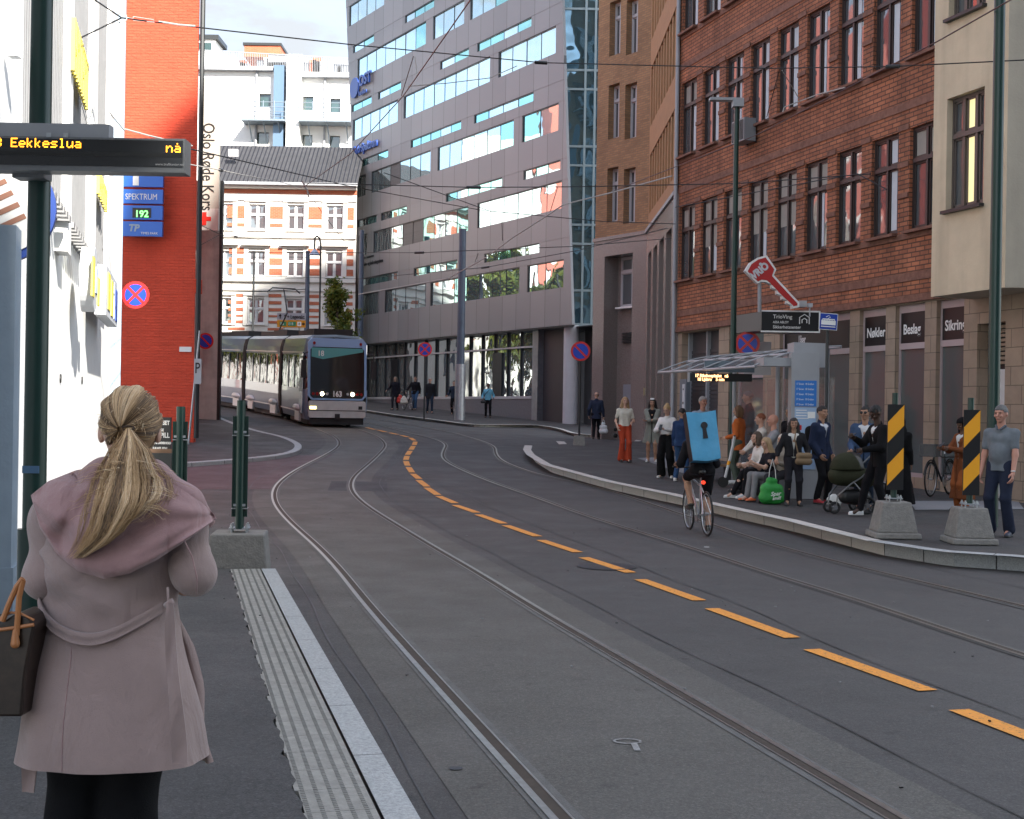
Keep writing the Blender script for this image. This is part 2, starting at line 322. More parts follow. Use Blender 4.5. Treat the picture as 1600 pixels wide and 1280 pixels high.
# near platform (left): asphalt slab, tactile strip, granite kerb
H0=.27
ko=[xy(G(430,889,H0)),xy(G(655,1280,H0))]; dk=(ko[1]-ko[0]).normalized(); K0=ko[0]; K1=ko[1]+dk*9
def edgeline(off): s=Vector((-dk.y,dk.x,0)); s=s if s.x<0 else -s; return [K0+s*off,K1+s*off]
def flat(name,a,b,h,m,th=None,n=24):
    rows=[]
    for i in range(n+1):
        p=a[0].lerp(a[1],i/n); q=b[0].lerp(b[1],i/n); rows.append([(p.x,p.y,h+gz(p.x,p.y)),(q.x,q.y,h+gz(q.x,q.y))])
    mb=MB().grid(rows)
    if th: mb.grid([[r[0],(r[0][0],r[0][1],r[0][2]-th)] for r in rows])
    return struct(mb.build(name,m))
e0,e1,e2,e3=edgeline(0),edgeline(.135),edgeline(.15),edgeline(.435)
# kerb stones one metre long with thin joints
mb=MB(); Lk=(K1-K0).length; sv=(e1[0]-e0[0]); n=int(Lk); jit=.006
for i in range(n):
    a=K0+dk*(i+.004); b=K0+dk*(i+.996); mb.grid([[ (a+sv).to_tuple()[:2]+(H0+.004,),a.to_tuple()[:2]+(H0+.004,),(a-sv*.03).to_tuple()[:2]+(H0-.012,),(a-sv*.03).to_tuple()[:2]+(-.05,)],
       [(b+sv).to_tuple()[:2]+(H0+.004,),b.to_tuple()[:2]+(H0+.004,),(b-sv*.03).to_tuple()[:2]+(H0-.012,),(b-sv*.03).to_tuple()[:2]+(-.05,)]])
struct(mb.build('platform_kerb',m_granw))
flat('kerb_joint',e0,e3,H0-.02,black,.3)
m_tact=mat('tactile_paving',(.29,.28,.255),.85,var=.2,vs=12,bump=.35,bs=70); m_tactd=mat('tactile_rib',(.20,.195,.18),.85,var=.25,vs=20)
mb=MB(); wv=(e3[0]-e2[0]); W=wv.length; wn=wv.normalized(); q=0.
while q<Lk-.2:
    a=K0+(e2[0]-K0)+dk*q; off=0.008*math.sin(q*9.)
    mb.box(0,W+off,0,.296,H0-.02,H0+.004,Matrix.Translation(a)@Matrix(((wn.x,dk.x,0,0),(wn.y,dk.y,0,0),(0,0,1,0),(0,0,0,1)))); q+=.3
struct(mb.build('tactile_paving',m_tact))
mb=MB(); q=.02
while q<min(Lk,12)-.2:
    a=e2[0]+dk*q; Mx=Matrix.Translation(a)@Matrix(((wn.x,dk.x,0,0),(wn.y,dk.y,0,0),(0,0,1,0),(0,0,0,1)))
    for c in (.035,.092,.15,.207,.262): mb.box(c-.009,c+.009,0,.012,H0+.003,H0+.0065,Mx)
    q+=.024
struct(mb.build('tactile_ribs',m_tactd))
# platform surface with a ragged asphalt edge
rows=[]
for i in range(160):
    p=e3[0].lerp(e3[1],i/159); rows.append([(p.x+.03+.012*math.sin(i*2.3)+.008*math.sin(i*5.1),p.y,H0+.006),(p.x-5,p.y,H0+.006)] if 0 else [(p.x+.012*math.sin(i*2.3)+.008*math.sin(i*5.1),p.y,H0+.006),(p.x-7,p.y+1.8,H0+.006)])
mb=MB().grid(rows); a=rows[0]; mb.quad(a[0],a[1],(a[1][0],a[1][1],-.1),(a[0][0],a[0][1],-.1)); struct(mb.build('platform',m_plat))
# red asphalt and rounded pavement on the far left
def patch(name,pix,h,m,th=None,kerb=None,n=1):
    pts=[G(*p,h) for p in pix]; c=sum(pts,Vector())/len(pts); mb=MB()
    ring=[(p.x,p.y,gz(p.x,p.y)+h) for p in pts]; b=len(mb.v)
    import bmesh as _b
    bm=_b.new(); vs=[bm.verts.new(p) for p in ring]; bm.faces.new(vs); _b.ops.triangulate(bm,faces=bm.faces[:])
    _b.ops.subdivide_edges(bm,edges=bm.edges[:],cuts=5,use_grid_fill=True)
    for v in bm.verts: v.co.z=gz(v.co.x,v.co.y)+h
    _b.ops.recalc_face_normals(bm,faces=bm.faces[:])
    if sum(f.normal.z for f in bm.faces)<0: _b.ops.reverse_faces(bm,faces=bm.faces[:])
    me=bpy.data.meshes.new(name); bm.to_mesh(me); bm.free(); me.materials.append(m); o=bpy.data.objects.new(name,me); C.objects.link(o); struct(o)
    return o
patch('red_asphalt',[(-60,745),(240,728),(345,726),(440,712),(520,711),(445,745),(428,765),(300,765),(180,790),(-60,800)],.0042,m_red)
def kerb(name,pts,h,m,w=.13,closed=False,joint=1.,inner=1,dz=.0):
    pts=resamp(pts,.25)+[pts[-1]]; mb=MB(); k=0; rows=[]
    for i,p in enumerate(pts):
        s=side(pts,i)*inner; z=gz(p.x,p.y); q=p+s*w
        rows.append([(q.x,q.y,gz(q.x,q.y)+h),(p.x+s.x*.012,p.y+s.y*.012,z+h),(p.x,p.y,z+h-.012),(p.x-s.x*.012,p.y-s.y*.012,z-.05)])
    seg=int(joint/.25)
    for i in range(0,len(rows)-1,seg):
        r=[list(x) for x in rows[i:i+seg+1]]
        if len(r)<2: break
        for j in range(4): e=Vector(r[-1][j]); f=Vector(r[-2][j]); r[-1][j]=tuple(e.lerp(f,.06))
        mb.grid(r)
    return struct(mb.build(name,m))
def raised(name,line,other,h,m,nx=10):
    a=resamp(line,.5); b=[]
    tot=len(a)-1; ob=other; cum=[0]
    for p,q in zip(ob,ob[1:]): cum.append(cum[-1]+(q-p).length)
    def at(s):
        s*=cum[-1]
        for i in range(len(ob)-1):
            if s<=cum[i+1] or i==len(ob)-2: return ob[i].lerp(ob[i+1],min(1,(s-cum[i])/(cum[i+1]-cum[i]+1e-9)))
    rows=[]
    for i,p in enumerate(a):
        q=at(i/tot); rows.append([(lambda x:(x.x,x.y,gz(x.x,x.y)+h))(p.lerp(q,k/nx)) for k in range(nx+1)])
    return struct(MB().grid(rows).build(name,m,smooth=True,sharp=0))
# left corner pavement: kerb curves from behind the tram round to the left
lc=[xy(G(*p,.10)) for p in [(345,652),(372,663),(405,673),(440,681),(462,689),(472,697),(462,706),(425,713),(345,720),(240,727),(60,742),(-200,760)]]
lc=smooth(catmull(lc,6),3); kerb('left_pavement_kerb',lc,.10,m_granw,.22,inner=1)
raised('left_pavement',[p+side(lc,i)*.2 for i,p in enumerate(lc)],[Vector((-16,58,0)),Vector((-17,40,0)),Vector((-22,28,0))],.10,m_pave)
# right pavement / tram platform
HR=.20
rk=[xy(G(*p,HR)) for p in [(1640,872),(1600,868),(1480,860),(1381,845),(1245,812),(1140,790),(1060,772),(960,752),(862,726)]]
rk2=[xy(G(*p,.11)) for p in [(836,716),(830,708),(832,701)]]
rk=[Vector((11.5,13.5,0))]+rk+rk2
kn=resamp(rk,.3); kerb('right_platform_kerb',rk[:5],HR,m_granw,.24,inner=-1); kerb('right_platform_kerb_far',rk[4:],HR,m_gran,.24,inner=-1)
def fac(Y,off=0): return Vector((17.19-.3205*Y-off,Y,0))
raised('right_pavement',[p-side(rk,i)*.22 for i,p in enumerate(rk)],[Vector((14,10,0)),fac(20,-1),fac(26,-1),fac(32,-1),fac(36,-1),Vector((5.6,42,0)),Vector((5.4,46,0))],HR-.006,m_pave,14)
# far side: pavement in front of the blue building, with its kerb
fk=[xy(G(*p,.12)) for p in [(1010,684),(960,680),(905,678),(880,670),(840,664),(790,663),(740,663),(700,658),(660,653),(620,648),(575,641)]]
fk=smooth(catmull(fk,5),3); fk=[Vector((4.6,46,0))]+fk+[Vector((-12,80,0)),Vector((-16,88,0))]; kerb('far_pavement_kerb',fk,.12,m_gran,.2,inner=-1)
raised('far_pavement',[p-side(fk,i)*.18 for i,p in enumerate(fk)],[Vector((8,46,0)),Vector((8,56,0)),Vector((4,66,0)),Vector((-6,80,0)),Vector((-12,92,0))],.118,m_pave,12)
# pale kerb stones at the far corner by the small concrete base
q=[xy(G(*p,.06)) for p in [(882,690),(893,700),(915,706)]]; kerb('corner_kerb',q,.06,m_gran,.3,inner=1)
# inserts: paving flags, manholes, spray mark
def disc_on(px,py,r,m,name,h=.0,sx=1.):
    c=G(px,py,h); mb=MB(); n=28; mb.v=[(c.x,c.y,c.z+.0095)]+[(c.x+r*sx*math.cos(6.2832*i/n),c.y+r*math.sin(6.2832*i/n),gz(c.x,c.y+r*math.sin(6.2832*i/n))+h+.0095) for i in range(n)]
    mb.f=[(0,1+i,1+(i+1)%n) for i in range(n)]; mb.m=[0]*n; return struct(mb.build(name,m))
m_iron=mat('cast_iron',(.05,.05,.055),.55,.5,var=.5,vs=40)
disc_on(948,886,.36,m_iron,'manhole_cover'); disc_on(712,1205,.035,m_iron,'gully_cap'); disc_on(1104,856,.04,white,'spray_spot')
m_spray=mat('spray_paint',(.24,.24,.24),.8,var=.5,vs=60)
c=G(980,1163); mb=MB(); arc=[Vector((c.x+.075*math.cos(t),c.y+.05*math.sin(t),0)) for t in np.linspace(0,6.1,20)]; ribbon(arc,-.008,.008,.0095,mb=mb)
tl=[xy(G(990,1164)),xy(G(996,1178))]; ribbon(tl,-.018,.018,.0098,mb=mb); struct(mb.build('spray_mark',m_spray))
m_flag=mat('stone_flags',(.22,.22,.23),.8,var=.1,vs=20,bump=.2)
for pts in ([(1420,783),(1590,783),(1600,796),(1430,797)],[(995,716),(1060,713),(1085,741),(1065,739)],):
    pp=[G(*p,HR) for p in pts]; mb=MB(); mb.quad(*[(p.x,p.y,gz(p.x,p.y)+HR+.002) for p in pp]); struct(mb.build('paving_flags',m_flag))
# litter: tiny pale chips and dark stones scattered on the road
mb=MB()
for i in range(240):
    Y=random.uniform(5,38); X=random.uniform(-.1*Y-3,6+.05*Y); s=random.uniform(.004,.011)
    M=M4((X,Y,gz(X,Y)+.012 if not(-5<X<-1.5 and Y<12) else .28),0,0,random.random()*6); mb.k=0 if random.random()<.45 else 1; mb.box(-s,s,-s*.6,s*.6,0,s*.7,M)
tag(mb.build('grit',[m_spray,black]),'loose specks of grit strewn over the carriageway','grit',kind='stuff')
# ---------------------------------------------------------------- buildings, right-hand side
def dimglass(): return MATS['window_glass']
glassmat('window_glass',(.15,.165,.18),.03,.9,.05,.7,.45)
glassmat('shop_glass',(.15,.175,.175),.02,.6,.08,.6,.35)
m_frame=mat('window_frame_brown',(.035,.024,.022),.5,var=.1,vs=5); m_inner=mat('window_room',(.02,.021,.023),.9)
class Face:       # vertical facade plane: local x runs along it, local y points into the building
    def __init__(s,p0,p1):
        s.p0=Vector((p0[0],p0[1],0)); s.d=(Vector((p1[0],p1[1],0))-s.p0).normalized(); s.rz=math.atan2(s.d.y,s.d.x)
    def loc(s,px,py):    # pixel -> (u,z)
        a,b=ab(px,py); k=a/F; den=s.d.x-k*s.d.y; u=(k*s.p0.y-s.p0.x)/den; Y=s.p0.y+s.d.y*u; return u,CZ-b/F*Y
    def at(s,u,off=0.): p=s.p0+s.d*u; n=Vector((s.d.y,-s.d.x,0)); return p+n*off
# red brick office building. facade line X=17.19-.3205Y
RB=Face((4.88,38.4),(9.8,23.05))
rb=thing('brick_office_building','long red brick office building with rows of tall dark paired windows above the shops','building',(4.88,38.4,0),RB.rz)
m_rbrick=brickmat('red_brick',(.37,.135,.066),(.26,.093,.048),(.09,.045,.03),.30,.10,.014,var=.3,vs=.7,bump=.9)
m_rband=mat('dark_brick_band',(.19,.088,.06),.85,var=.35,vs=6,bump=.5,bs=40)
m_stone=brickmat('sandstone_blocks',(.34,.255,.185),(.29,.215,.16),(.16,.125,.09),.62,.36,.01,var=.18,vs=1.5,bump=.4)
u0,_=RB.loc(1053,519); u1=14.2
pit=[RB.loc(x,380)[0] for x in (1073,1418)]; pitch=(pit[1]-pit[0])/7.62; c0=pit[0]
rows=[]
zA=(RB.loc(1073,437)[1],RB.loc(1073,325)[1]); zB=(RB.loc(1073,243)[1],RB.loc(1073,127)[1]); fl=zB[0]-zA[0]
ops=[]; WW=pitch*.72
for r in range(4):
    for i in range(-0,9):
        c=c0+pitch*i
        if c+WW/2>u1-.1: continue
        lo=zA[0]+fl*r; hi=zA[1]+fl*r+.08; ops.append((c-WW/2,c+WW/2,lo,hi))
zb=RB.loc(1053,519)[1]; ztop=23.5
mb=MB(); mb.wall(u0,u1,zb,ztop,ops,0,.16); mb.quad((u0,0,zb),(u0,8,zb),(u0,8,ztop),(u0,0,ztop)); mb.box(u0,u1,.5,12,ztop,ztop+.3)
mb.k=1
for r in range(-1,5):
    z=zA[0]+fl*r
    if z-.22>zb: mb.box(u0,u1,-.03,.02,z-.16,z-.03)
    zz=z-.95
    if zb<zz<ztop: mb.box(u0,u1,-.022,.02,zz-.12,zz+.06)
mb.box(u0,u1,-.05,.05,zb-.02,zb+.13)
# corbelled brick blocks half way up each pier
for (a,b,lo,hi) in ops:
    for fz in (.36,.66,1.02):
        z=lo+(hi-lo)*fz; mb.box(b+.012,b+pitch-WW-.012,-.035,.02,z-.055,z+.055)
n_=m_rbrick.node_tree.nodes; l_=m_rbrick.node_tree.links; b_=n_['Principled BSDF']; src_=b_.inputs['Base Color'].links[0].from_socket
tq=n_.new('ShaderNodeTexCoord'); mq=n_.new('ShaderNodeMapping'); mq.inputs['Scale'].default_value=(1.3,1.3,.22); nq=n_.new('ShaderNodeTexNoise'); nq.inputs['Scale'].default_value=1.4; nq.inputs['Detail'].default_value=6; rq=n_.new('ShaderNodeMapRange'); rq.inputs[1].default_value=.42; rq.inputs[2].default_value=.68; rq.inputs[3].default_value=1.1; rq.inputs[4].default_value=.74
l_.new(tq.outputs['Object'],mq.inputs[0]); l_.new(mq.outputs[0],nq.inputs['Vector']); l_.new(nq.outputs[0],rq.inputs[0]); xq=n_.new('ShaderNodeMix'); xq.data_type='RGBA'; xq.blend_type='MULTIPLY'; xq.inputs[0].default_value=1; l_.new(src_,xq.inputs[6]); l_.new(rq.outputs[0],xq.inputs[7]); l_.new(xq.outputs[2],b_.inputs['Base Color'])
wall=mb.build('brick_wall',[m_rbrick,m_rband],rb)
def tallwindow(w,h,parent,m=m_frame,name='window',panes=2,tr=.68):
    f=MB(); t=.05
    f.box(-w/2,w/2,-.03,.05,0,t*1.3); f.box(-w/2,w/2,-.03,.05,h-t*1.3,h)
    f.box(-w/2,-w/2+t,-.03,.05,t*1.3,h-t*1.3); f.box(w/2-t,w/2,-.03,.05,t*1.3,h-t*1.3)
    for k in range(1,panes): x=-w/2+w*k/panes; f.box(x-.035,x+.035,-.045,.05,t*1.3,h-t*1.3)
    z=h*tr; f.box(-w/2+t,w/2-t,-.06,.04,z-.045,z+.045)
    for k in range(panes):     # casements
        a=-w/2+w*k/panes+.05; b=-w/2+w*(k+1)/panes-.05
        for (lo,hi) in ((t*1.3,z-.045),(z+.045,h-t*1.3)):
            f.box(a,a+.035,-.012,.03,lo,hi); f.box(b-.035,b,-.012,.03,lo,hi); f.box(a,b,-.012,.03,lo,lo+.05); f.box(a,b,-.012,.03,hi-.04,hi)
    o=f.build(name,m,parent)
    p=MB().box(-w/2+.03,w/2-.03,.02,.035,.05,h-.05).build('pane',MATS['window_glass'],o)
    s=MB().box(-w/2-.03,w/2+.03,-.27,-.02,-.06,.0).build('sill',m_rband if m is m_frame else white,o)
    return o
first=None
for (a,b,lo,hi) in ops:
    if first is None: first=tallwindow(b-a,hi-lo,rb); first.location=((a+b)/2,.11,lo); o=first
    else: o=copy_tree(first,rb); o.location=((a+b)/2,.11,lo)
# pale upright strips on some panes: a reflection put into colour
m_reflstrip=mat('reflection_pale',(.52,.56,.6),.8,var=.08)
bl_=0; k=0
for (a,b,lo,hi) in ops:
    k+=1
    if k%2==0 or k>9: c=(a+b)/2; MB().box(c+.10,c+.10+.10+.05*(k%3),.122,.127,lo+.1,hi-.1).build('reflection_strip',m_reflstrip,rb)
rb_r=random.Random(8)
for (a,b,lo,hi) in ops:
    if rb_r.random()<.35: h_=(hi-lo)*rb_r.choice((.28,.30,.62)); MB().box(a+.07,b-.07,.120,.125,hi-h_,hi-.07).build('roller_blind',mat('blind_cream',(.30,.28,.25),.8,var=.1),rb)
# ground floor: sandstone piers and shop windows
zf=-1.0
piers=[(1040,1062),(1120,1136),(1190,1215),(1324,1339),(1380,1395),(1441,1459),(1502,1523),(1567,1640)]
pu=[(RB.loc(a,600)[0],RB.loc(b,600)[0]) for a,b in piers]; pu[0]=(u0,pu[0][1]); pu[-1]=(pu[-1][0],16.5)
mb=MB()
for a,b in pu: mb.box(a,b,.04,.6,zf,zb)
mb.box(u0,16.5,.6,.9,zb-.25,zb); mb.box(u0,16.5,.045,.61,zb-.06,zb+.25); 
# beige side door wall above and plinth
d0,d1=pu[6][1],pu[7][0]
mb.box(d0,d1,.041,.6,zb-.62,zb)
mb.build('stone_pier',m_stone,rb)
m_lilac=mat('shop_frame',(.42,.33,.33),.5,var=.05); m_fascia=mat('shop_fascia',(.012,.012,.013),.35)
words={3:'Låser',4:'Nøkler',5:'Beslag',6:'Sikring'}
for k,wd in ((2,'Låser'),(3,'Nøkler'),(4,'Beslag'),(5,'Sikring')):
    a,b=pu[k][1],pu[k+1][0]; t=empty('shop_window',(a,.17,0),0,rb); w_=b-a; z0=.62; z1=zb-.06
    f=MB(); f.box(0,.06,-.03,.05,z0,z1); f.box(w_-.06,w_,-.03,.05,z0,z1); f.box(.06,w_-.06,-.03,.05,z0,z0+.09); f.box(.06,w_-.06,-.03,.05,z1-.16,z1); f.box(.06,w_-.06,-.05,.05,z1-.95,z1-.82)
    f.build('frame',m_lilac,t); MB().box(.06,w_-.06,.0,.02,z0+.09,z1-.95).build('pane',MATS['shop_glass'],t)
    MB().box(.06,w_-.06,-.02,.03,z1-.82,z1-.16).build('fascia',m_fascia,t)
    text(wd,.30,white,t,(.14 if k>2 else .75,-.024,z1-.62),ext=.002,bold=.006,sx=.82 if k!=2 else .5,name='lettering')
    MB().box(0,w_,-.1,.3,zf,z0).build('stall_riser',m_stone,t)
    g=MB(); g.box(w_*.45,w_*.8,.5,.6,1.0,1.6); g.box(.1,w_-.1,.9,1.,.7,2.3); g.build('display',mat('shop_interior',(.09,.095,.1),.8,var=.5,vs=1.5),t)
# garage door and shutters at the far end
t=empty('garage_door',(pu[0][1],.35,0),0,rb); w_=pu[1][0]-pu[0][1]; m_shut=mat('shutter_dark',(.06,.06,.066),.5,.2)
mb=MB()
for i in range(40): z=zf+.12*i; mb.box(0,w_,-.012+.0,.04,z,z+.10) if z<zb-.2 else None
mb.box(0,w_,.02,.08,zf,zb); mb.build('slat_panel',m_shut,t); MB().box(0,.09,-.1,.04,zf,zb).box(w_*.5,w_*.5+.08,-.1,.04,zf,zb).build('post',greyp,t)
a,b=pu[1][1],pu[2][0]; t=empty('shop_entrance',(a,.4,0),0,rb); MB().box(0,b-a,0,.05,zf,zb).build('pane',MATS['shop_glass'],t); MB().box(0,.08,-.06,0,zf,zb).box(b-a-.08,b-a,-.06,0,zf,zb).box(.08,b-a-.08,-.06,0,2.9,3.1).build('frame',m_lilac,t)
m_pale=mat('pale_panel',(.5,.47,.45),.7,var=.1); MB().box(.1,.65,-.03,-.01,2.9+.2,4.1).build('poster',m_pale,t)
# white side door with dark vertical lettering and a louvre over it
t=empty('side_door',(d0,.30,0),0,rb); w_=d1-d0; mb=MB().box(0,w_,0,.06,zf,2.85); mb.build('door_leaf',mat('door_white',(.62,.62,.62),.5,var=.04),t)
mb=MB()
for i in range(9): mb.box(.02,w_-.02,-.03,.05,2.95+.088*i,2.95+.088*i+.055)
mb.build('louvre',m_stone,t); MB().box(0,w_,.05,.1,2.85,zb-.6).build('louvre_back',black,t)
for i,ch in enumerate('VIN'): text(ch,.42,black,t,(.10,-.004,1.75-.52*i),ext=.003,bold=.01,sx=.8)
mb=MB().tube([(w_*.55,-.01,2.05),(w_*.66,-.01,1.75),(w_*.82,-.01,1.5)],.02,6); 
for i in range(6): mb.disc((w_*.56+.05*i,-.01,1.85-.1*i),(0,1,0),.035,.01,10)
mb.build('vine_motif',black,t)
# downpipe between the brick and brown buildings
tag(MB().tube([(4.80,38.35,0),(4.80,38.35,23)],.06,8).build('rain_downpipe',greyp),'grey rain downpipe running up the joint of the brick and brown buildings','pipe')
# air conditioning unit on the wall
u,z=RB.loc(1175,207); p=RB.at(u,.0); ac=thing('air_conditioner','grey air conditioning unit hung on the brick wall under an upper window','air conditioner',(p.x,p.y,z),RB.rz)
MB().box(-.35,.35,-.42,-.08,-.3,.3).build('casing',mat('ac_grey',(.2,.21,.22),.5),ac); mb=MB()
for i in range(9): mb.box(-.3+.07*i,-.27+.07*i,-.435,-.42,-.26,.26)
mb.build('grille',darkm,ac); MB().box(-.25,-.2,-.08,.02,-.3,-.25).box(.2,.25,-.08,.02,-.3,-.25).build('bracket',darkm,ac)
# beige rendered bay building
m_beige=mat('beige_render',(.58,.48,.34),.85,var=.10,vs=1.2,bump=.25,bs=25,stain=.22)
p0=(8.16,25.05);p1=(8.84,23.05); BG=Face(p0,p1); Lb=(Vector(p1)-Vector(p0)).length
bb=thing('rendered_bay','beige rendered bay projecting from the upper floors over the pavement','building',(p0[0],p0[1],0),BG.rz)
zb0=BG.loc(1463,463)[1]; wl=BG.loc(1480,155); wr=BG.loc(1536,300)
z_lo=BG.loc(1480,330)[1]; z_hi=BG.loc(1480,155)[1]; flb=fl
ow=[(wl[0],min(wr[0],Lb-.12),z_lo+flb*k,z_hi+flb*k) for k in range(4)]
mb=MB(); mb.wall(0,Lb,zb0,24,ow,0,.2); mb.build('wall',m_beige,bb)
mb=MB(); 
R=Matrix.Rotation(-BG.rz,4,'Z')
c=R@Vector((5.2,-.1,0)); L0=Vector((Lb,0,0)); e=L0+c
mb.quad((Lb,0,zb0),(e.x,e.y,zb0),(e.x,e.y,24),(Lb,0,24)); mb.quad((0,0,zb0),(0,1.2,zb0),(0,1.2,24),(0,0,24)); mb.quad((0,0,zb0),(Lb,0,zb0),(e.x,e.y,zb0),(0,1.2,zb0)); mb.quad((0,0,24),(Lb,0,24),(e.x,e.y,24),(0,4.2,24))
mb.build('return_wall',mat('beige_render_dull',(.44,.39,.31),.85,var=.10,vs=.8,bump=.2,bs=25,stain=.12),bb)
m_frame2=mat('window_frame_taupe',(.10,.08,.07),.5)
f0=None
for o_ in ow:
    if f0 is None: f0=tallwindow(o_[1]-o_[0],o_[3]-o_[2],bb,m_frame2,panes=3,tr=.66); f0.children[1].data.materials[0]=darkm; o=f0
    else: o=copy_tree(f0,bb)
    o.location=((o_[0]+o_[1])/2,.16,o_[2])
MB().box(ow[0][0]+(ow[0][1]-ow[0][0])*.32,ow[0][0]+(ow[0][1]-ow[0][0])*.62,.172,.176,ow[0][2]+.1,ow[0][3]-.1).build('lit_curtain',mat('yellow_curtain',(.75,.68,.38),.8,emit=(1,.85,.4),es=.25),bb)
# stone wall under the bay beyond the door
tag(MB().box(0,3.6,0,4,-.5,zb0-.01).build('stone_corner_wall',m_stone,None,loc=(9.55,23.9,0),rz=RB.rz+.9),'plain sandstone block wall at the right edge beyond the white door','wall')
# brown brick corner building
br_=thing('brown_brick_building','brown brick corner building with deep vertical fins and a polished granite base','building',(4.85,46.6,0))
m_bb=brickmat('brown_brick',(.33,.19,.095),(.24,.135,.07),(.20,.14,.09),.25,.085,.012,var=.2,vs=.6,bias=-.1)
m_bbp=mat('ochre_render',(.36,.20,.10),.85,var=.12,vs=3,bump=.3,bs=30); m_gn=mat('polished_granite',(.19,.16,.148),.25,var=.3,vs=30,spec=.6)
# left face, in a frame of its own
dx,dy=-.568,.823; ang=math.atan2(-dy,-dx)   # local x runs from far left to the corner
LF=empty('left_face',(4.85+dx*3.4,46.6+dy*3.4,0),ang,br_)
LF.location=Vector((dx*3.4,dy*3.4,0)); FL=Face((4.85+dx*3.4,46.6+dy*3.4),(4.85,46.6))
zg=FL.loc(990,366)[1]
wins=[]
for (xa,xb) in ((950,967),(976,994)):
    ua=FL.loc(xa,200)[0]; ub=FL.loc(xb,200)[0]
    for k in range(5):
        lo=FL.loc(xb,214)[1]+3.15*(k-1); wins.append((ua,ub,lo,lo+2.05))
wins=[w_ for w_ in wins if w_[2]>zg]
mb=MB(); mb.wall(.3,3.4,zg,26,wins,0,.35); mb.build('brick_wall',m_bb,LF)
f0=None; m_pf=mat('window_frame_pale',(.42,.42,.43),.5)
for w_ in wins:
    if f0 is None: f0=tallwindow(w_[1]-w_[0],2.05,LF,m_pf,tr=.72); o=f0
    else: o=copy_tree(f0,LF)
    o.location=((w_[0]+w_[1])/2,.3,w_[2])
gw=[(FL.loc(946,440)[0],FL.loc(990,440)[0],-.5,FL.loc(970,398)[1])]
mb=MB(); mb.wall(.3,3.4,-1,zg,gw,-.06,.7); mb.box(.3,3.4,-.12,.0,zg-.08,zg+.05); mb.build('granite_base',m_gn,LF)
g=gw[0]; mb=MB().box(g[0],g[1],.62,.7,-1,g[3]); mb.build('granite_panel',m_gn,LF); f=tallwindow((g[1]-g[0])*.85,1.9,LF,m_pf,tr=.7); f.location=((g[0]+g[1])/2+.12,.58,FL.loc(970,478)[1])
mb=MB()
for i in range(7): z=FL.loc(965,535)[1]+.06*i; mb.box(g[0]+.4,g[0]+.4+.55,.5,.58,z,z+.035)
mb.build('vent_grille',darkm,LF); MB().box(g[0]+.6,g[0]+1.1,.45,.62,-1,3.0).build('door',mat('door_grey',(.2,.21,.24),.5),LF); MB().box(g[0]+1.15,g[0]+1.5,.40,.62,-1,4.1).build('door_recess',darkm,LF)
# finned side running along the street, facing it
FN=empty('finned_side',(0,0,0),-math.pi/2,br_)
mb=MB(); bands=[]; z0=FL.loc(1006,337)[1]; 
for k in range(6):
    lo=z0+3.15*k; bands.append((lo,lo+2.12))
prev=zg+.0
allo=[(.25,8.0,a,b) for a,b in bands]
mb.wall(0,8.25,zg,26,allo,0,.8); mb.box(0,.012,0,.8,zg,zg+.01); mb.build('rendered_band',m_bbp,FN)
MB().box(0,8.25,.8,1.2,zg,26).build('recess_wall',m_bb,FN)
for a,b in bands:
    for i in range(10):
        x=.25+.78*i+.45
        if x<8: MB().box(x,x+.22,.02,.8,a,b).build('fin',m_bbp,FN)
mb=MB()
for i,(a,b) in enumerate(((0,.6),(1.7,2.3),(3.5,4.1),(5.4,6.0),(7.4,8.25))): mb.box(a,b,-.05,.9,-1,zg-.9 if i<9 else zg)
mb.box(0,8.25,-.05,.9,zg-.9,zg-.002); mb.build('granite_column',m_gn,FN); MB().box(0,8.25,.9,1.1,-1,zg-.1).build('granite_wall',m_gn,FN); MB().box(0,8.25,-.12,-.051,zg-.06,zg+.06).build('cornice',greyp,FN)
MB().box(-.8,8,3,8,25.9,26.2).build('roof',darkm,br_)
